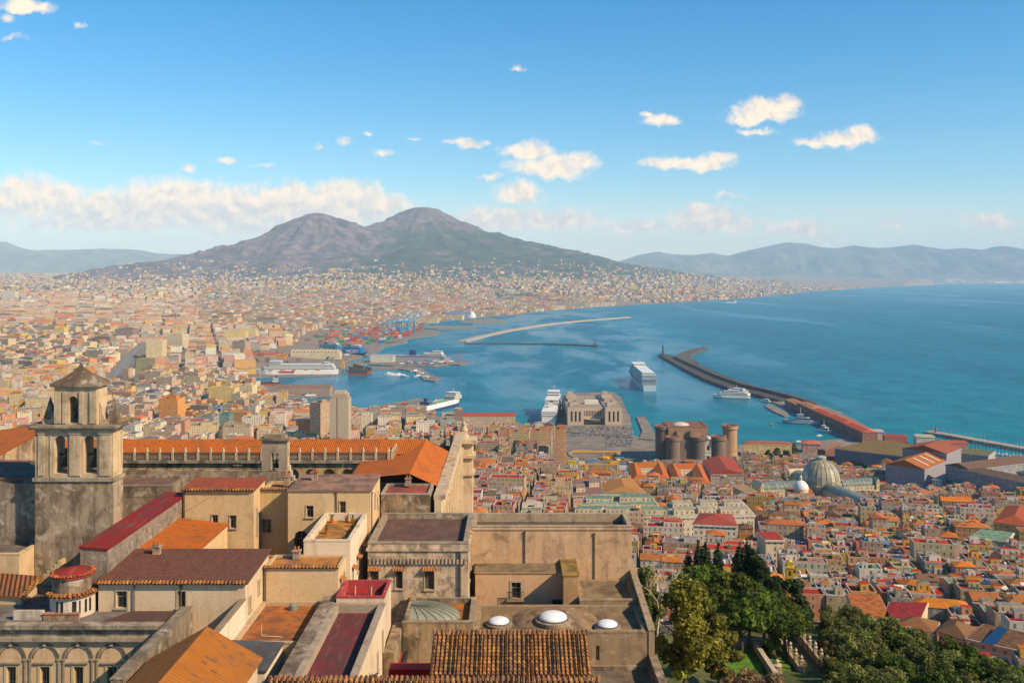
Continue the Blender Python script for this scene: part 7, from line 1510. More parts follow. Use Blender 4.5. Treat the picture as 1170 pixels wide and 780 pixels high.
def pine_trunk(seed, h, lean=.8, R_=4):
    def fn(mb):
        g = random.Random(seed); lx, ly = g.uniform(-lean, lean), g.uniform(-lean, lean); pts = [(lx * f * f, ly * f * f, h * f) for f in (0, .25, .5, .75, 1.0)]; limb(mb, pts, .26, .16)
        for k in range(7):
            a = k * .9 + g.uniform(0, .5); f = g.uniform(.62, 1.0); p = (lx * f * f, ly * f * f, h * f); e = (p[0] + R_ * .6 * math.cos(a), p[1] + R_ * .6 * math.sin(a), h + g.uniform(.4, 1.6)); mdl = ((p[0] + e[0]) / 2, (p[1] + e[1]) / 2, (p[2] + e[2]) / 2 - .2); limb(mb, [p, mdl, e], .11, .04, 5)
    return fn
def tpx(px, Y): return XA(px, Y)
# umbrella pines
for k, (px_, Y_, top, R_, th, lb) in enumerate(((800, 150, 640, 5.0, 2.3, 'umbrella pine with the leftmost broad crown, behind the yellow green oak'), (838, 146, 652, 4.4, 2.2, 'umbrella pine in the middle of the garden grove, below the cypresses'), (872, 134, 668, 4.6, 2.6, 'umbrella pine with the widest dark crown above the lawn'), (898, 131, 690, 3.4, 2.2, 'rightmost umbrella pine, drooping toward the garden steps'), (848, 130, 684, 3.7, 2.6, 'umbrella pine whose dark trunks stand on the lawn'), (822, 138, 668, 3.9, 2.3, 'umbrella pine between the oak and the lawn, half hidden'))):
    z0 = gz(tpx(px_, Y_), Y_); h = ZA(top, Y_) - z0 - th - .24 * R_
    tree(lb, tpx(px_, Y_), Y_, leaf_mesh('pine_crown', pine_lobes(k + 3, R_, h, th, 34), 9000, .30, LEAF_PINE, k), pine_trunk(k, h + .6, .9, R_), 'umbrella pines of the garden', name='umbrella_pine')
for k, (px_, Y_, R_, h) in enumerate(((855, 131.5, 2.0, 7), (838, 129.5, 1.8, 6.4))): tree(['slender pine with a bare trunk on the lawn, nearest the low wall', 'slender pine with a bare trunk on the lawn, left of the other'][k], tpx(px_, Y_), Y_, leaf_mesh('pine_crown', pine_lobes(k + 30, R_, h, 2.2, 14), 3000, .28, LEAF_PINE, 40 + k), pine_trunk(k + 20, h + .5, .7, R_), 'slender pines on the lawn', name='umbrella_pine')
# foreground oak and friends
def oak_lobes(seed, R_, h0, h1, n=34):
    g = random.Random(seed); L = []
    for k in range(n):
        f = g.random(); zz = h0 + (h1 - h0) * f; rr = R_ * math.sin(math.pi * (.18 + .74 * f)) ; a = g.uniform(0, 6.283); r = rr * math.sqrt(g.random()) * .85; s = R_ * g.uniform(.2, .34); L.append((r * math.cos(a), r * math.sin(a), zz, s, s, s * .8))
    return L
def oak_trunk(seed, h, R_):
    def fn(mb):
        g = random.Random(seed); limb(mb, [(0, 0, 0), (.1, .05, h * .3), (-.1, .1, h * .6), (.1, 0, h * .9)], .3, .1)
        for k in range(9): a = g.uniform(0, 6.28); f = g.uniform(.25, .8); limb(mb, [(0, 0, h * f), (R_ * .35 * math.cos(a), R_ * .35 * math.sin(a), h * (f + .1)), (R_ * .7 * math.cos(a), R_ * .7 * math.sin(a), h * (f + .22))], .12, .03, 5)
    return fn
tree('yellow green oak at the bottom edge beside the terrace parapet', XA(782, 108), 108, leaf_mesh('oak_crown', oak_lobes(5, 4.5, 3.0, 12.2, 40), 11000, .26, LEAF_OAK, 5, .5), oak_trunk(5, 11, 4.5), name='oak_tree')
tree('smaller yellow green oak leaning right toward the lawn', XA(822, 112), 112, leaf_mesh('oak_crown', oak_lobes(6, 2.6, 2.0, 8.0, 22), 4200, .24, LEAF_OAK, 6, .5), oak_trunk(6, 7, 2.6), name='oak_tree')
tree('tall yellow green oak at the back between the pines', XA(836, 158), 158, leaf_mesh('oak_crown', oak_lobes(7, 4.0, 3.0, 8.8, 36), 8000, .28, LEAF_OAK, 7, .5), oak_trunk(7, 11, 4.4), name='oak_tree')
tree('olive brown oak behind the terrace parapet', XA(742, 128), 128, leaf_mesh('oak_crown', oak_lobes(8, 3.2, 1.5, 9.0, 26), 6500, .26, LEAF_OLIVE, 8, .5), oak_trunk(8, 10, 3.4), name='oak_tree')
tree('olive brown tree at the far corner of the great ochre wall', XA(738, 150), 150, leaf_mesh('oak_crown', oak_lobes(9, 3.4, 8.0, 20.0, 26), 5500, .28, LEAF_OLIVE, 9, .5), oak_trunk(9, 17, 3.4), name='oak_tree')
tree('low dark evergreen right of the umbrella pines by the steps', XA(905, 142), 142, leaf_mesh('oak_crown', oak_lobes(10, 3.8, .5, 9.0, 30), 8000, .27, LEAF_DARK, 10, .55), oak_trunk(10, 7, 3.8), name='evergreen_tree')
tree('dark evergreen behind the rightmost umbrella pine', XA(882, 155), 155, leaf_mesh('oak_crown', oak_lobes(11, 3.6, .5, 8.0, 30), 7000, .28, LEAF_DARK, 11, .55), oak_trunk(11, 7, 3.6), name='evergreen_tree')
tree('round green shrub tree at the foot of the lawn wall', XA(884, 131), 131, leaf_mesh('oak_crown', oak_lobes(12, 1.7, .2, 3.6, 14), 2600, .22, LEAF_PINE, 12, .5), oak_trunk(12, 3, 1.5), name='evergreen_tree')
# cypresses
def cyp_lobes(seed, R_, h):
    g = random.Random(seed); return [(g.uniform(-.12, .12), g.uniform(-.12, .12), h * (.06 + .92 * f), R_ * (1 - f) ** .38 * 1.5 + .15, R_ * (1 - f) ** .38 * 1.5 + .15, h * .09) for f in [i / 13 for i in range(14)]]
for k, (px_, Y_, top, R_, lb) in enumerate(((786, 166, 630, 1.1, 'slim dark cypress at the left of the row'), (798, 168, 624, 1.2, 'second slim dark cypress, tall and pointed'), (806, 164, 620, 1.3, 'dark cypress in front of the crimson roof'), (820, 170, 623, 1.2, 'slim cypress standing apart in the middle of the row'), (845, 166, 623, 1.5, 'dark cypress at the left of the thick clump'), (854, 168, 621, 1.6, 'tallest dark cypress of the thick clump'), (862, 165, 627, 1.6, 'dark cypress on the right shoulder of the thick clump'), (869, 163, 636, 1.5, 'shortest dark cypress at the right end of the clump'))):
    z0 = gz(tpx(px_, Y_), Y_); h = ZA(top, Y_) - z0
    def ct(mb, h=h): limb(mb, [(0, 0, 0), (0, 0, h * .5), (0, 0, h * .9)], .22, .04, 6)
    tree(lb, tpx(px_, Y_), Y_, leaf_mesh('cypress_crown', cyp_lobes(k, R_, h), 9000, .30, LEAF_DARK, 60 + k, .25), ct, 'cypresses behind the grove', name='cypress_tree')
# bare pale tree
def bare(mb):
    g = random.Random(4)
    def br(p, d, l, r, dep):
        q = p + d * l; mb.ring(tuple(p), r, tuple(q), r * .68, 5, (.4, .35, .27))
        if dep:
            for _ in range(3 if dep > 1 else 4): v_ = (d + Vector((g.uniform(-.75, .75), g.uniform(-.75, .75), g.uniform(-.15, .55)))).normalized(); br(q, v_, l * g.uniform(.6, .85), r * .6, dep - 1)
    br(Vector((0, 0, 0)), Vector((.12, 0, 1)).normalized(), 3.4, .17, 4)
bare.mat = PALEBARK
tree('leafless pale tree between the terrace parapet and the pines', XA(750, 126), 126, None, bare, name='bare_tree', z=gz(XA(750, 126), 126))
# lawn terrace, walls, steps and gate
lz = gz(XA(845, 126), 126) + .35
mb = MB(); mb.prism([(XA(812, 120), 119.5), (XA(872, 120), 119.5), (XA(872, 131), 131.5), (XA(818, 131), 131.5)], lz - 4, lz); mb.build('lawn', [LAWN], kind='structure')
mb = MB(); mb.prism([(XA(873, 126), 125.3), (XA(902, 126), 125.3), (XA(900, 140), 141), (XA(874, 140), 141)], lz - 6, [lz - .3, lz - .5, lz - 2.6, lz - 2.4]); mb.build('lawn', [LAWN], kind='structure')
wall_run('garden_wall', 'low pale garden wall along the back of the small lawn', XA(820, 132), XA(874, 132), 132, 132.5, lz - 3, lz + .95, (.42, .35, .25), sSN, (.52, .45, .34)); wall_run('garden_wall', 'low pale garden wall on the right side of the small lawn', XA(872, 126), XA(872, 126) + .5, 119.8, 131.9, lz - 3, lz + .95, (.42, .35, .25), sSN, (.52, .45, .34))
wall_run('rubble_wall', 'rough sunlit rubble wall under the garden steps', XA(884, 125), XA(934, 125), 124.6, 125.1, lz - 6, lz - .9, (.46, .37, .24), sPT)
o = root('gate_pier', 'stone gate pier with a ball finial left of the garden steps', 'gate pier', (XA(886, 125), 125, lz - 2)); x_ = XA(886, 125); mb = MB(); mb.box(x_ - .5, x_ + .5, 123.9, 124.55, lz - 4, lz + .6, (.46, .37, .25), sSN); mb.face([(x_ + .5, 124.2, lz - 2), (x_ + 1.3, 124.2, lz - 2), (x_ + .5, 124.2, lz + .3)], (.46, .37, .25), sSN); part(mb, 'shaft', o); mb = MB(); mb.lathe(x_, 124.22, [(.62, lz + .6), (.62, lz + .75), (.2, lz + .9), (.32, lz + 1.2), (0, lz + 1.55)], 10, (.5, .42, .3), sSN); part(mb, 'finial', o)
o = root('garden_steps', 'mossy garden steps climbing in shade between two rows of pillars', 'steps', (XA(918, 131), 132, lz - 2))
mb = MB(); x0_, x1_ = XA(905, 130), XA(930, 130)
for k in range(9): mb.box(x0_, x1_, 125.3 + k * 1.9, 125.3 + (k + 1) * 1.9 - .02, lz - 6, lz - 1.0 - k * .10, vary((.20, .17, .05), .15), sSN)
part(mb, 'tread', o)
for side, pxs_, lb in ((0, 905, 'left'), (1, 932, 'right')):
    for k in range(7 if side else 5):
        Y_ = 125.5 + k * 2.5; x_ = XA(pxs_, 130) + (.1 if side else -.1) + (0 if side else 0); o = root('garden_pillar', f'short stone pillar with an urn in the {lb} row along the garden steps', 'pillar', (x_, Y_, lz - 2), f'{lb} row of pillars along the garden steps'); mb = MB(); mb.box(x_ - .22, x_ + .22, Y_ - .22, Y_ + .22, lz - 6, lz + .7 - k * .08, (.42, .34, .24), sSN); part(mb, 'shaft', o); mb = MB(); zt = lz + .7 - k * .08; mb.lathe(x_, Y_, [(.3, zt), (.3, zt + .1), (.12, zt + .2), (.26, zt + .5), (.1, zt + .7), (0, zt + .85)], 8, (.5, .42, .31), sSN); part(mb, 'urn', o)
wall_run('step_wall', 'low wall linking the right row of pillars down the garden steps', XA(932, 130) - .12, XA(932, 130) + .22, 125.4, 142, lz - 6, lz - .2, (.40, .33, .23), sSN)
wall_run('step_wall', 'low wall linking the left row of pillars down the garden steps', XA(905, 130) - .35, XA(905, 130) - .05, 125.4, 136, lz - 6, lz - .2, (.40, .33, .23), sSN)
for k, (px_, Y_, L_) in enumerate(((846, 113.5, 4.4), (874, 114, 3.6))):
    o = root('hedge', ['rusty brown bare hedge at the bottom edge, left of the gate pier', 'rusty brown hedge at the foot of the gate pier'][k], 'hedge', (XA(px_, Y_), Y_, gz(XA(px_, Y_), Y_))); g = random.Random(k); c = bpy.data.objects.new('twigs', leaf_mesh('hedge_twigs', [(g.uniform(-L_ * .6, L_ * .6), g.uniform(-.5, .5), g.uniform(.4, 1.5), .8, .7, .6) for _ in range(16)], 3600, .15, LEAF_DRY, 90 + k, .4)); COL.objects.link(c); c.parent = o
# olive scrub on the slope: a handful of crowns, copied tree by tree
def bush_lobes(seed, R_):
    g = random.Random(seed); return [(R_ * .62 * g.uniform(-1, 1), R_ * .62 * g.uniform(-1, 1), R_ * g.uniform(.5, 1.35), R_ * g.uniform(.3, .5), R_ * g.uniform(.3, .5), R_ * g.uniform(.28, .42)) for _ in range(13)]
BM = [leaf_mesh('olive_crown', bush_lobes(200 + k, 1.9), 3600, .145, (LEAF_OLIVE, LEAF_OLIVE, LEAF_OLIVE, LEAF_PINE, LEAF_OLIVE)[k], 200 + k, .5, tint=.35) for k in range(5)]
def btrunk(mb): limb(mb, [(0, 0, -.8), (.1, .05, .6), (.0, .1, 1.4)], .16, .08, 6)
protos = []; nb = 0
LBB = ['grey green olive tree on the steep slope below the garden', 'dark green shrub tree among the olives on the steep slope']
for row in range(15):
    for k in range(20):
        Y_ = 104 + row * 4.4 + random.uniform(-1.4, 1.4); x_ = 37 + k * 2.9 + random.uniform(-1.1, 1.1)
        px_, py_ = CX + x_ * F / Y_, 0
        if px_ < 944 or px_ > 1230: continue
        z_ = gz(x_, Y_); py_ = CY + (H - z_) * F / Y_
        if py_ > 830 or z_ < 165: continue
        v_ = random.choice([0, 1, 2, 3, 4]); s_ = random.uniform(.75, 1.35); lb = LBB[1] if v_ == 3 else LBB[0]; gp_ = 'dark shrubs on the slope' if v_ == 3 else 'olive trees on the slope'
        pr = [p for p in protos if p[0] == v_]
        if not pr: o = tree(lb, x_, Y_, BM[v_], btrunk, gp_, s_, random.uniform(0, 6.28), 'olive_tree' if v_ != 3 else 'shrub_tree', z_ - .1); protos.append((v_, o))
        else: copy_tree(pr[0][1], (x_, Y_, z_ - .1), random.uniform(0, 6.28), s_)
        nb += 1
# garden trees of the palace and the castle park
PM = [leaf_mesh('park_crown', oak_lobes(300 + k, 5.5, 2.5, 12, 22), 1300, .8, (LEAF_DARK, LEAF_PINE, LEAF_OLIVE)[k], 300 + k, .55) for k in range(3)]
def ptrunk(mb): limb(mb, [(0, 0, -1), (.1, 0, 3), (0, .1, 6)], .4, .2, 6)
pp = {}
for k in range(46):
    if k < 26: px_, py_ = random.uniform(962, 1008), random.uniform(533, 545); lb = ('tree', 'in the palace garden under the blue wall')
    else: px_, py_ = random.uniform(874, 912), random.uniform(516, 531); lb = ('tree', 'in the small park right of the castle')
    x_, y_, z_ = PG(px_, py_); v_ = k % 3; L_ = ['very dark green', 'deep green', 'dull olive'][v_] + ' round tree ' + lb[1]; key = (v_, lb[1])
    EXCL.append((x_, y_, 8))
    if key not in pp: pp[key] = tree(L_, x_, y_, PM[v_], ptrunk, ['very dark', 'deep green', 'olive'][v_] + ' trees ' + lb[1], random.uniform(.8, 1.3), 0, 'park_tree', z_)
    else: copy_tree(pp[key], (x_, y_, z_), random.uniform(0, 6), random.uniform(.7, 1.3))
# far-off street trees and woods: nobody could count them
n_ = 1500; g = np.random.default_rng(5); Yt = 1300 * (9000 / 1300) ** g.random(n_); pt_ = g.uniform(-40, 700, n_); Xt = (pt_ - CX) / F * Yt; dt = coast_dist(Xt, Yt); dn = fbm(Xt / 500, Yt / 500, 17, 3)
lob = [(x, y, max(2, float(z)) + 4, g.uniform(4, 9) * (1 + y / 9000), g.uniform(4, 9) * (1 + y / 9000), g.uniform(4, 7)) for x, y, z, d_, q in zip(Xt, Yt, ground_z(Xt, Yt, dt), dt, dn) if d_ > 40 and q > .5]
me = leaf_mesh('urban_trees', lob, 26000, 2.2, LEAF_PINE, 71, .6); o = bpy.data.objects.new('urban_trees', me); COL.objects.link(o); o['kind'] = 'stuff'
print('bushes', nb)
# ================================================================== the city
def vz_at(X, Y):
    fx = (X - vx[0]) / (vx[-1] - vx[0]) * (len(vx) - 1); fy = (Y - vy[0]) / (vy[-1] - vy[0]) * (len(vy) - 1)
    ok = (fx > 0) & (fx < len(vx) - 2) & (fy > 0) & (fy < len(vy) - 2)
    ix = np.clip(fx, 0, len(vx) - 2).astype(int); iy = np.clip(fy, 0, len(vy) - 2).astype(int)
    return np.where(ok, VZ[iy, ix], -50)
# roads
m, t, b = new_mat('asphalt'); P = pos(t)
t.put(b.inputs['Base Color'], t.mix(t.step(t.noise(P, 0.08, 5), .3, .7), (0.12, 0.115, 0.11), (0.20, 0.185, 0.17))); b.inputs['Roughness'].default_value = 0.9
ROADM = m
def road(px, hw, lift=1.6):
    pts = [PG(x, y)[:2] for x, y in px]; fine = []
    for (a, b_) in zip(pts, pts[1:]):
        for k in range(12): fine.append((a[0] + (b_[0] - a[0]) * k / 12, a[1] + (b_[1] - a[1]) * k / 12))
    fine.append(pts[-1]); o_ = seg_strip(fine, hw); n_ = len(fine); mb = MB()
    for i in range(n_ - 1):
        q = [o_[i], o_[i + 1], o_[2 * n_ - 2 - i], o_[2 * n_ - 1 - i]]; mb.face([(*p, gz(*p) + lift) for p in q][::-1])
        c_ = fine[i]
        if i % 2 == 0: e = seg_strip([fine[i], fine[i + 1]], .35); mb.face([(*p, gz(*p) + lift + .08) for p in e][::-1], (.7, .7, .68), 1)
    mb.build('road', [ROADM, PAINT], kind='structure'); ROADS.append((pts, hw + 4)); return fine
av = road([(120, 447), (133, 427), (147, 409), (158, 399), (172, 391)], 17)
hw_ = road([(141, 452), (152, 436), (166, 424), (184, 412), (212, 402), (262, 393), (330, 386)], 9)
road([(205, 418), (262, 404), (300, 398)], 8)
gp = [PG(x, y)[:2] for x, y in ((154, 425), (156, 410), (172, 404), (200, 401), (206, 405), (186, 411), (168, 421))]
m, t, b = new_mat('rough_grass'); t.put(b.inputs['Base Color'], t.mix(t.step(t.noise(pos(t), .03, 5), .35, .65), (0.13, 0.13, 0.045), (0.22, 0.17, 0.08))); b.inputs['Roughness'].default_value = .95; GRASSM = m
mb = MB(); mb.prism(gp, 0, max(gz(*p) for p in gp) + 2.2); mb.build('grass', [GRASSM], kind='structure')
for a in gp: EXCL.append((a[0], a[1], 30))
c_ = (sum(p[0] for p in gp) / len(gp), sum(p[1] for p in gp) / len(gp)); EXCL.append((*c_, 90)); 
# ---- named buildings of the left city
def tower_block(label, px0, px1, pyt, pyb, dep, wc, rc, a=0.0, cat='building', nm='office_block', lift=0, fac=True, col_side=None):
    X0, Y0, z0 = PG((px0 + px1) / 2, pyb); x0_, x1_ = XA(px0, Y0), XA(px1, Y0); zt = ZA(pyt, Y0); w_ = (x1_ - x0_)
    w2 = (w_ - abs(math.sin(a)) * dep) / max(.3, math.cos(a)); cx, cy = (x0_ + x1_) / 2, Y0 + dep / 2
    o = root(nm, label, cat, (cx, cy, z0)); mb = MB(); fp = rect(cx, cy, w2, dep, a)
    for i in range(4): p, q = fp[i], fp[(i + 1) % 4]; mb.face([(*p, z0 - 8), (*q, z0 - 8), (*q, zt), (*p, zt)], wc, 0 if fac else 2, fac)
    part(mb, 'wall', o, HM); mb = MB(); fi = rect(cx, cy, w2 - 1, dep - 1, a)
    for i in range(4): p, q, r_, s_ = fp[i], fp[(i + 1) % 4], fi[(i + 1) % 4], fi[i]; mb.face([(*p, zt), (*q, zt), (*r_, zt), (*s_, zt)], tuple(min(1, c * .7 + .15) for c in wc), 2); mb.face([(*r_, zt - 1), (*s_, zt - 1), (*s_, zt), (*r_, zt)][::-1], wc, 2)
    mb.face([(*p, zt - 1) for p in fi], rc, 1); rf = part(mb, 'roof', o, HM)
    mb = MB(); mb.rbox(cx + w2 * .1, cy, w2 * .4, dep * .45, a, zt - 1, zt + 3, tuple(c * .9 for c in wc), 2, rc, 1); part(mb, 'roof_house', rf, HM)
    for q in np.linspace(0, 1, 4):
        a_ = Vector(fp[0]).lerp(Vector(fp[1]), q); b_ = Vector(fp[3]).lerp(Vector(fp[2]), q)
        for r_ in (0, .5, 1): p = a_.lerp(b_, r_); EXCL.append((p.x, p.y, 9))
    return o, (cx, cy, w2, dep, a, z0, zt)
o, g_ = tower_block('slim pale concrete tower, the tallest block in the left city', 376.5, 398, 455, 520, 24, (.46, .38, .29), (.3, .26, .22), fac=False)
cx, cy, w2, dep, a, z0, zt = g_
for k, f in enumerate((.52,)):
    mb = MB(); 
    for q in range(24): mb.box(cx - w2 / 2 + w2 * .38, cx - w2 / 2 + w2 * .43, cy - dep / 2 - .25, cy - dep / 2 - .004, z0 + q * (zt - z0) / 24 + .6, z0 + (q + 1) * (zt - z0) / 24 - .7, (.05, .04, .035), 0, bottom=True)
    mb.build('window_strip', [PAINT], o)
mb = MB(); mb.box(cx - w2 * .42, cx + w2 * .42, cy - dep * .4, cy + dep * .4, zt, zt + 6, (.42, .35, .27), 0); mb.box(cx - w2 * .3, cx + w2 * .3, cy - dep * .3, cy + dep * .3, zt + 6, zt + 9, (.5, .42, .33), 0); mb.build('penthouse', [PAINT], o)
for sx_ in (-.35, -.1, .2, .38): mb = MB(); mb.ring((cx + sx_ * w2, cy, zt + 6), .25, (cx + sx_ * w2, cy, zt + 15 + 6 * random.random()), .1, 5, (.35, .33, .3)); mb.build('aerial', [PAINT], o)
tower_block('broad brown office slab just left of the pale concrete tower', 353, 376, 460, 505, 30, (.40, .27, .18), (.26, .28, .2), R(-24))
TB = [('bright orange apartment block at the left of the city', 181, 206, 455, 489, 24, (.66, .27, .045), (.36, .08, .06), R(-8)), ('long yellow office block facing the left basin', 238, 269, 443, 468, 26, (.68, .50, .20), (.36, .3, .25), R(-4)), ('square pale yellow block right of the long yellow offices', 270, 290, 440, 461, 26, (.66, .54, .30), (.4, .34, .28), R(-6)),
      ('yellow flat topped offices in the middle distance', 257, 280, 379, 391, 60, (.66, .50, .2), (.4, .34, .26), R(5)), ('pale yellow offices right of the yellow flat topped ones', 281, 292, 377, 389, 50, (.64, .48, .22), (.4, .34, .26), R(5)), ('brown tower block above the blue striped hall', 265, 283, 390, 407, 40, (.34, .24, .17), (.24, .2, .17), R(-10)),
      ('cream office tower in the left distance', 165, 185, 389, 409, 50, (.64, .52, .32), (.46, .38, .3), R(6)), ('tall cream slab right of the cream office tower', 190, 210, 382, 399, 50, (.60, .48, .33), (.42, .34, .28), R(-4)), ('dark brown latticed block in the left distance', 130, 151, 376, 391, 70, (.19, .125, .10), (.16, .12, .1), R(3)),
      ('cream classical palace block with rows of windows behind the cloister roof', 210, 247, 486, 510, 36, (.60, .46, .27), (.34, .26, .2), R(14)), ('brown classical palace block right of the cream one', 249, 284, 488, 512, 36, (.42, .32, .22), (.3, .24, .19), R(12)), ('white office block behind the brown classical palace', 274, 300, 477, 497, 26, (.62, .55, .45), (.36, .3, .26), R(8)),
      ('teal glass block in the left city', 248, 262, 474, 494, 24, (.10, .19, .18), (.16, .2, .19), R(0)), ('grey office block left of the teal glass one', 224, 246, 476, 496, 26, (.27, .26, .25), (.2, .2, .2), R(-5)), ('blue roofed hall in the left city', 224, 248, 466, 478, 40, (.2, .24, .3), (.06, .12, .22), R(0)), ('deep blue fronted hall left of the orange block', 158, 178, 448, 462, 40, (.08, .15, .26), (.4, .1, .08), R(-6)),
      ('pale office block with a green front near the quay', 501, 522, 479, 500, 26, (.30, .34, .29), (.4, .2, .14), R(6)), ('white apartment block above the cloister corner', 478, 500, 483, 500, 24, (.64, .58, .46), (.46, .38, .3), R(4)), ('pale slab block left of the red roofed customs house', 404, 424, 474, 494, 26, (.66, .58, .44), (.44, .38, .3), R(3)), ('tall brick brown corner block on the central street', 634, 648, 490, 530, 24, (.44, .23, .10), (.48, .16, .08), R(-4)),
      ('long ochre residence left of the brick brown corner block', 606, 632, 492, 520, 26, (.46, .30, .15), (.44, .12, .07), R(-5)), ('brown offices behind the long ochre residence', 582, 606, 493, 514, 26, (.48, .36, .2), (.42, .16, .1), R(-4)), ('narrow rainbow striped building far away on the left', 62, 73, 374, 384, 40, (.62, .45, .08), (.5, .2, .1), R(0)), ('tall cream tower far away on the left', 2, 17, 333, 343, 60, (.62, .54, .48), (.5, .44, .4), R(0))]
for q in TB: tower_block(*q)
for k, px_ in enumerate((192, 201)):
    X_, Y_, z_ = PG(px_, 447); o = root('storage_tank', ['white round storage tank, left of a pair', 'white round storage tank, right of a pair'][k], 'storage tank', (X_, Y_, z_), 'pair of white storage tanks'); mb = MB(); mb.lathe(X_, Y_, [(9, z_ - 3), (9, z_ + 14), (8.6, z_ + 14.3), (0, z_ + 16)], 20, (.60, .56, .5)); part(mb, 'body', o, [PAINT]); EXCL.append((X_, Y_, 12))
# ---- named houses below the hill on the right
def roofpoly(label, pts, zr, base, wc, rc, kind='flat', rise=3, nm='house', cat='house', **k):
    return pal(nm, label, cat, [PW(x, y, zr) for x, y in pts], base, zr, wc, rc, kind, rise, **k)
roofpoly('flat terracotta roofed hall at the edge of the green slope', [(967, 678), (1004, 678), (1019, 708), (980, 706)], 116, 100, (.50, .32, .2), (.40, .15, .065), nm='hall', cat='building')
o, rf = roofpoly('cream villa with a crimson roof terrace and white parapet above the green slope', [(1010, 706), (1052, 706), (1060, 688), (1017, 687)], 116, 99, (.66, .52, .34), (.26, .04, .04))
roofpoly('long house with a brown hipped tile roof touching the green slope', [(1020, 716), (1066, 722), (1072, 710), (1032, 706)], 116, 102, (.58, .40, .26), (.20, .10, .045), 'hip', 3.2)
roofpoly('orange walled house with a dark brown hipped roof right of the slope', [(1072, 720), (1106, 732), (1112, 716), (1082, 710)], 117, 102, (.62, .30, .14), (.17, .095, .05), 'hip', 3)
o, rf = roofpoly('large brown roofed house carrying blue solar panels near the right edge', [(1105, 728), (1168, 742), (1180, 724), (1125, 712)], 118, 100, (.52, .34, .22), (.16, .09, .05), 'flat')
mb = MB(); q = [PW(x, y, 118.6) for x, y in ((1122, 733), (1138, 736), (1152, 722), (1140, 718))]; mb.face([(*p, 118.5 + .4 * i) for p, i in zip(q, (0, 0, 3, 3))], (.012, .03, .075)); part(mb, 'solar_panels', rf, [GLASS])
roofpoly('low pink roofed terrace house in front of the solar panels', [(1113, 752), (1160, 768), (1166, 747), (1120, 735)], 112, 100, (.62, .34, .26), (.50, .2, .15), 'flat')
roofpoly('house with a sheet of green roofing at the upper right', [(1108, 612), (1150, 618), (1158, 608), (1122, 604)], 92, 70, (.60, .52, .38), (.20, .29, .21))
roofpoly('big square red roofed palazzo at the right edge below the palace', [(1135, 596), (1180, 602), (1185, 582), (1150, 578)], 88, 62, (.62, .44, .16), (.34, .075, .045), 'hip', 4)
roofpoly('cream palazzo with a flat red roof in the middle of the quarter', [(875, 616), (896, 616), (887, 607), (865, 607)], 100, 80, (.60, .48, .36), (.34, .06, .045))
roofpoly('long white house with a crimson hipped roof left of the cypresses', [(792, 598), (842, 600), (836, 587), (800, 586)], 93, 66, (.68, .62, .52), (.30, .055, .045), 'hip', 3.5)
roofpoly('wide cream palazzo with rooftop rooms left of the quarter', [(768, 590), (862, 588), (850, 574), (762, 575)], 84, 50, (.64, .56, .44), (.46, .42, .36))
roofpoly('long palazzo with mint green roofs and small square windows', [(652, 588), (768, 590), (752, 578), (668, 578)], 84, 50, (.66, .58, .46), (.22, .275, .215))
roofpoly('mint green roofed palazzo behind the longer mint green one', [(664, 576), (752, 577), (744, 566), (672, 567)], 82, 50, (.62, .56, .44), (.23, .28, .22))
roofpoly('dusty brown palazzo with a courtyard beside the building site', [(655, 566), (690, 564), (686, 548), (655, 549)], 62, 30, (.42, .29, .22), (.26, .15, .13))
roofpoly('ochre walled palazzo with a broad tan roof below the red roofed blocks', [(690, 563), (742, 566), (720, 545), (694, 549)], 60, 30, (.68, .45, .08), (.40, .2, .075), 'hip', 4)
for k, (pts, lb) in enumerate(((((722, 549), (766, 549), (757, 528), (718, 529)), 'square block with a bright orange red courtyard roof, left of a pair by the castle'), (((770, 551), (812, 553), (800, 529), (762, 530)), 'square block with a bright orange red courtyard roof, right of a pair by the castle'))):
    P_ = [PW(x, y, 40) for x, y in pts]; o = root('courtyard_block', lb, 'building', (P_[0][0], P_[0][1], 12), 'orange roofed courtyard blocks by the castle'); mb = MB()
    if sum(a_[0] * b_[1] - b_[0] * a_[1] for a_, b_ in zip(P_, P_[1:] + P_[:1])) < 0: P_ = P_[::-1]
    c_ = (sum(p[0] for p in P_) / 4, sum(p[1] for p in P_) / 4); I_ = [(c_[0] + (p[0] - c_[0]) * .38, c_[1] + (p[1] - c_[1]) * .38) for p in P_]; M_ = [(c_[0] + (p[0] - c_[0]) * .7, c_[1] + (p[1] - c_[1]) * .7) for p in P_]; O_ = [(c_[0] + (p[0] - c_[0]) * 1.03, c_[1] + (p[1] - c_[1]) * 1.03) for p in P_]
    for i in range(4): j = (i + 1) % 4; mb.face([(*P_[i], 4), (*P_[j], 4), (*P_[j], 40), (*P_[i], 40)], (.50, .20, .12), 0, True); mb.face([(*I_[j], 20), (*I_[i], 20), (*I_[i], 40), (*I_[j], 40)], (.6, .5, .36), 0, True)
    part(mb, 'wall', o, HM); mb = MB()
    for i in range(4): j = (i + 1) % 4; mb.face([(*O_[i], 39.7), (*O_[j], 39.7), (*M_[j], 43.5), (*M_[i], 43.5)], (.44, .13, .04), 3); mb.face([(*M_[i], 43.5), (*M_[j], 43.5), (*I_[j], 40), (*I_[i], 40)], (.44, .13, .04), 3)
    mb.face([(*p, 24) for p in I_], (.3, .27, .23), 1); part(mb, 'roof', o, HM)
    for p in P_ + [c_] + M_: EXCL.append((*p, 18))
roofpoly('long block with a dark red ridge roof and shaded side before the castle', [(812, 541), (850, 541), (838, 524), (803, 526)], 38, 10, (.34, .28, .26), (.28, .05, .04), 'gable', 5)
roofpoly('long brown palazzo with many windows left of the white church dome', [(838, 556), (868, 572), (882, 570), (850, 552)], 62, 36, (.44, .32, .2), (.36, .25, .16))
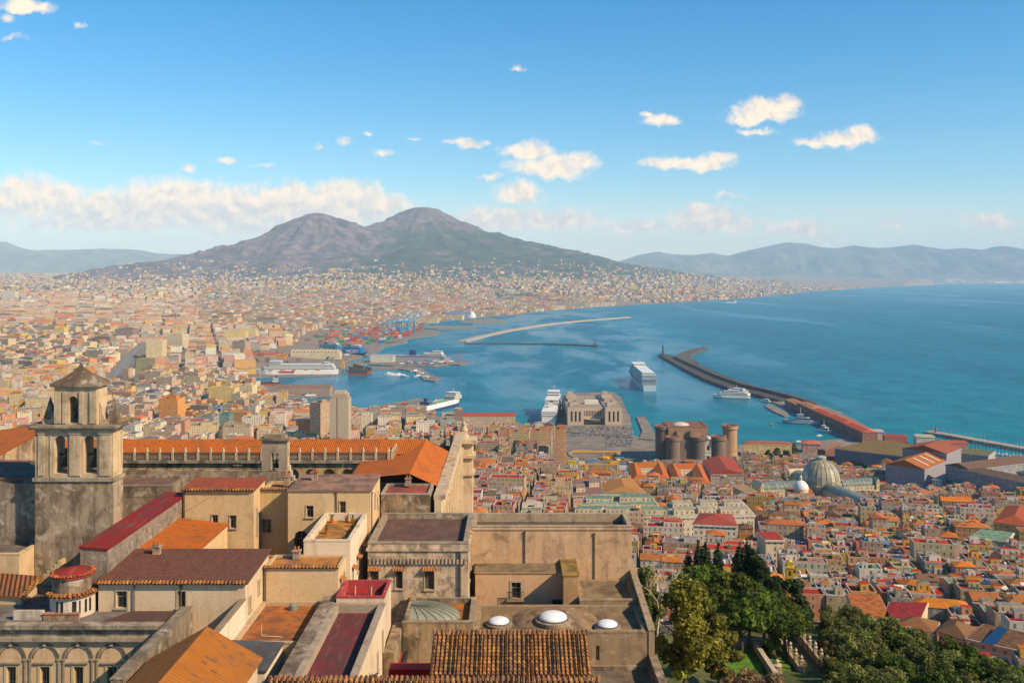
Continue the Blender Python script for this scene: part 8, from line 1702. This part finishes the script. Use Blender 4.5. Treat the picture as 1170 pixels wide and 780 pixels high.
def attics(rf, pts, zr, rows, hh=3.2, wc=(.60, .50, .36), rc=(.22, .3, .22)):
    P_ = [Vector(PW(x, y, zr)) for x, y in pts]
    for v0, v1, u0, u1 in rows:
        q = [P_[0].lerp(P_[1], u0).lerp(P_[3].lerp(P_[2], u0), v0), P_[0].lerp(P_[1], u1).lerp(P_[3].lerp(P_[2], u1), v0), P_[0].lerp(P_[1], u1).lerp(P_[3].lerp(P_[2], u1), v1), P_[0].lerp(P_[1], u0).lerp(P_[3].lerp(P_[2], u0), v1)]
        mb = MB(); mb.prism([(p.x, p.y) for p in q], zr + .03, zr + hh + random.uniform(-.4, .6), wc, 0, vary(rc, .2), 1, True); part(mb, 'attic', rf, HM)
for nm_, pts, rows, rc in (('long palazzo with mint', [(652, 588), (768, 590), (752, 578), (668, 578)], [(.15, .5, .02, .3), (.2, .55, .34, .62), (.15, .5, .66, .97), (.65, .95, .1, .45), (.7, .95, .6, .9)], (.22, .31, .23)), ('mint green roofed palazzo', [(664, 576), (752, 577), (744, 566), (672, 567)], [(.2, .6, .05, .4), (.3, .7, .5, .92), (.75, .95, .2, .7)], (.2, .28, .22)), ('wide cream palazzo', [(768, 590), (862, 588), (850, 574), (762, 575)], [(.1, .4, .03, .28), (.15, .5, .33, .55), (.1, .4, .6, .95), (.6, .92, .05, .3), (.65, .95, .4, .62), (.6, .9, .7, .95)], (.42, .36, .28)), ('dusty brown palazzo', [(655, 566), (690, 564), (686, 548), (655, 549)], [(.2, .5, .1, .4), (.5, .9, .55, .9)], (.3, .2, .16))):
    hs_ = [o for o in bpy.data.objects if o.get('label', '').startswith(nm_)][0]; attics([c for c in hs_.children if c.name.startswith('roof')][0], pts, 84 if nm_[0] in 'lw' else (82 if nm_[0] == 'm' else 62), rows, rc=rc)
# yellow bell tower
X_, Y_ = XA(902, 432), 432.0; o = root('bell_tower', 'slim yellow church bell tower among the red roofs right of the cypresses', 'bell tower', (X_, Y_, 98)); mb = MB(); mb.rbox(X_, Y_, 3.2, 3.2, -.17, 92, 119, (.50, .31, .06), 2); mb.rbox(X_, Y_, 3.7, 3.7, -.17, 119, 119.6, (.6, .42, .14), 2, bottom=True); mb.rbox(X_, Y_, 2.5, 2.5, -.17, 119.6, 121.6, (.50, .33, .08), 2); part(mb, 'shaft', o, HM)
mb = MB()
for a_ in (0, 1, 2, 3): q = Vector((math.cos(-.17 + a_ * math.pi / 2), math.sin(-.17 + a_ * math.pi / 2))); mb.rbox(X_ + q.x * 1.58, Y_ + q.y * 1.58, .08, 1.0, -.17 + a_ * math.pi / 2, 115.6, 117.8, (.03, .025, .02), 2)  # dark slabs on the solid shaft stand in for shaded openings
part(mb, 'bell_opening', o, HM); mb = MB(); mb.lathe(X_, Y_, [(1.4, 121.6), (1.0, 122.1), (0, 122.7)], 12, (.5, .4, .14), 2); part(mb, 'cap', o, HM); EXCL.append((X_, Y_, 6))
# ---- ordinary houses
def px_test(lo, hi, y0, y1, r=7):
    def f(x, y):
        if not (y0 <= y <= y1): return False
        q = CX + x * F / y
        return lo <= q <= hi and free(x, y, r)
    return f
near = []
near += street_grid(30, 640, 320, 1230, R(-10), 11.0, 10.6, 3, 4, 3.2, 7.5, 14.5, LOWZ, px_test(716, 1200, 320, 760, 6))
near += street_grid(60, 760, 740, 1270, R(-12), 12.2, 12.2, 3, 3, 4.0, 8, 14.5, LOWZ, px_test(650, 1200, 760, 1250, 8))
near += street_grid(-80, 140, 300, 1600, R(-4.5), 15.0, 16.0, 3, 3, 6.5, 13, 22, LOWZ, px_test(508, 648, 320, 1500, 8))
set_z(near)
for s in near:
    dg = math.hypot(s['x'] - gc[0], s['y'] - gc[1])
    if dg < 115: s['h'] = min(s['h'], 8.5)
hz = hill_z(np.array([s['x'] for s in near]), np.array([s['y'] for s in near])); dd = coast_dist(np.array([s['x'] for s in near]), np.array([s['y'] for s in near]))
near = [s for s, h, d_ in zip(near, hz, dd) if h < s['z'] - 6 and d_ > 12]
# hidden behind the foreground buildings or hill: keep but never as individuals
def seen(s):
    px_, py_ = pix(s['x'], s['y'], s['z'] + s['h']); lim = np.interp(px_, [500, 722, 723, 800, 870, 940, 1000, 1080, 1175], [588, 590, 640, 622, 622, 690, 712, 738, 780])
    return 505 < px_ < 1180 and py_ < lim + 4
near.sort(key=lambda s: s['y'])
ind = [s for s in near if seen(s)][:292]; ids = {id(s) for s in ind}
for s in near:
    if s['y'] < 500: s['h'] = min(s['h'], 13.0)
rest = [s for s in near if id(s) not in ids]
LM = [('the glass arcade', 938, 540), ('the white church dome', 915, 566), ('the yellow bell tower', 902, 648), ('the cypresses', 860, 622), ('the crimson roofed villa', 1036, 694), ('the palace wall', 1130, 560), ('the terracotta roofed hall', 990, 690), ('the great ochre wall', 690, 610), ('the long mint green palazzo', 710, 582), ('the brick brown corner block', 641, 500), ('the great facade', 515, 540), ('the solar panels', 1138, 728), ('the green roofed house', 1130, 612), ('the flat red roofed palazzo', 880, 612), ('the crimson hipped roof', 818, 592)]
EX = {'hut': 'roof room', 'awning': 'awning', 'tank': 'water tank', 'panel': 'solar panel', 'plants': 'roof garden', 'court': 'light well', 'chimney': 'chimneys', 'dish': 'dish'}
usedl = set()
P2 = [pix(s['x'], s['y'], s['z'] + s['h']) for s in ind]
def label_for(i, s):
    px_, py_ = P2[i]; lms = sorted(LM, key=lambda l: math.hypot(l[1] - px_, (l[2] - py_) * 1.6))
    nb = sorted(range(len(ind)), key=lambda j: math.hypot(ind[j]['x'] - s['x'], ind[j]['y'] - s['y']))[1:7]
    size = 'tall' if s['h'] > 14 else ('low' if s['h'] < 9 else 'mid-height')
    rf = ('pitched ' if s['roof'] == 'tiled' else 'flat ') + s['rn'] + ' roof'; ft = []
    for e in s['extra']:
        if EX[e[0]] not in ft: ft.append(EX[e[0]])
    for lm in lms[:3]:
        dx_, dy_ = px_ - lm[1], py_ - lm[2]
        pl = ('right of' if dx_ > 0 else 'left of') if abs(dx_) > abs(dy_) * 1.5 else ('below' if dy_ > 0 else 'above')
        for nbk in [None] + nb:
            for f_ in [None] + ft:
                n_ = '' if nbk is None else f", beside a {ind[nbk]['wn']} house with {ind[nbk]['rn']} roof"
                l_ = f"{size} {s['wn']} house, {rf}" + (f' with {f_}' if f_ else '') + n_ + f' {pl} {lm[0]}'
                l_ = l_.replace(', beside', ' beside')
                if len(l_.split()) <= 16 and l_ not in usedl: usedl.add(l_); return l_
    return f"{size} {s['wn']} house with {rf} {pl} {lms[0][0]}"
for i, s in enumerate(ind):
    o = root('house', label_for(i, s), 'house', (s['x'], s['y'], s['z']), 'houses of the old quarter'); D = {}
    def get(nm, D=D, o=o):
        if nm in ('roof_hut', 'chimney', 'satellite_dish', 'water_tank', 'awning', 'solar_panel', 'light_well', 'roof_planting'): key = (nm, len(D)); D[key] = MB(); return D[key]
        return D.setdefault((nm, 0), MB())
    emit_house(s, get); wp = None
    for (nm, _), mb in sorted(D.items(), key=lambda kv: kv[0][0] not in ('wall', 'roof')):
        if nm == 'roof': roof_o = mb.build(nm, HM, o)
        elif nm == 'wall': mb.build(nm, HM, o)
        else: mb.build(nm, HM, o)
# ---- the rest of the city, far more than anyone could count: one object
CITY = MB()
far = []
for (lo, hi, an) in ((-60, 118, 12), (118, 300, -12), (300, 530, 6)):
    far += street_grid(-1400, 200, 1230, 2250, R(an), 17, 18, 3, 3, 7, 15, 28, LEFT, px_test(lo, hi, 1235, 2200, 9), .8)
for (lo, hi, an) in ((-60, 130, -16), (130, 330, 18), (330, 520, -5)):
    far += street_grid(-2900, 300, 2150, 4400, R(an), 27, 28, 3, 2, 13, 11, 27, LEFT, px_test(lo, hi, 2200, 4300, 14), .35, 3)
for (lo, hi, an) in ((-60, 230, 24), (230, 700, -9)):
    far += [s for s in street_grid(-5600, 900, 4200, 8700, R(an), 46, 50, 2, 2, 9, 8, 24, LEFT, px_test(lo, hi, 4300, 8600, 20), 0, 13) if random.random() < .95]
n_ = 12500
yy = 8600 * (18500 / 8600) ** RNG.random(n_); pxs = RNG.uniform(-60, 1040, n_)
for x, y, px_ in zip((pxs - CX) / F * yy, yy, pxs):
    wd = random.choice([18, 24, 30, 40, 60]); far.append(make_spec(x, y, wd, random.choice([16, 22, 30]), R(random.uniform(-40, 40)), random.uniform(9, 24), LEFT, 0, z=0))
xs = np.array([s['x'] for s in far]); ys = np.array([s['y'] for s in far]); dd = coast_dist(xs, ys); zs_ = np.maximum(ground_z(xs, ys, dd), vz_at(xs, ys))
dens_ = .08 + fbm(xs / 900, ys / 900, 88, 3)
nf = 0
for s, d_, z_, q in zip(far, dd, zs_, dens_):
    px_ = CX + s['x'] * F / s['y']; pyg = CY + H * F / s['y']
    if 373 < pyg < 472 and px_ > np.interp(pyg, [373, 400, 412, 445, 460, 472], [368, 328, 284, 288, 322, 400]): continue
    if d_ < 14 + s['y'] * .003 or (px_ > 275 and s['y'] < 5000 and d_ < 55): continue
    if z_ > 480 or (z_ > 250 and random.random() < .2 + (z_ - 250) / 260): continue
    if s['y'] > 3000 and q < .36 and random.random() < .7: continue
    s['z'] = max(1.5, float(z_)); rest.append(s); nf += 1
for s in rest: emit_house(s, lambda nm: CITY)
o = CITY.build('city', HM, loc=(0, 0, 0), kind='stuff') 
print('houses', len(ind), 'mass', len(rest), 'faces', len(CITY.f))
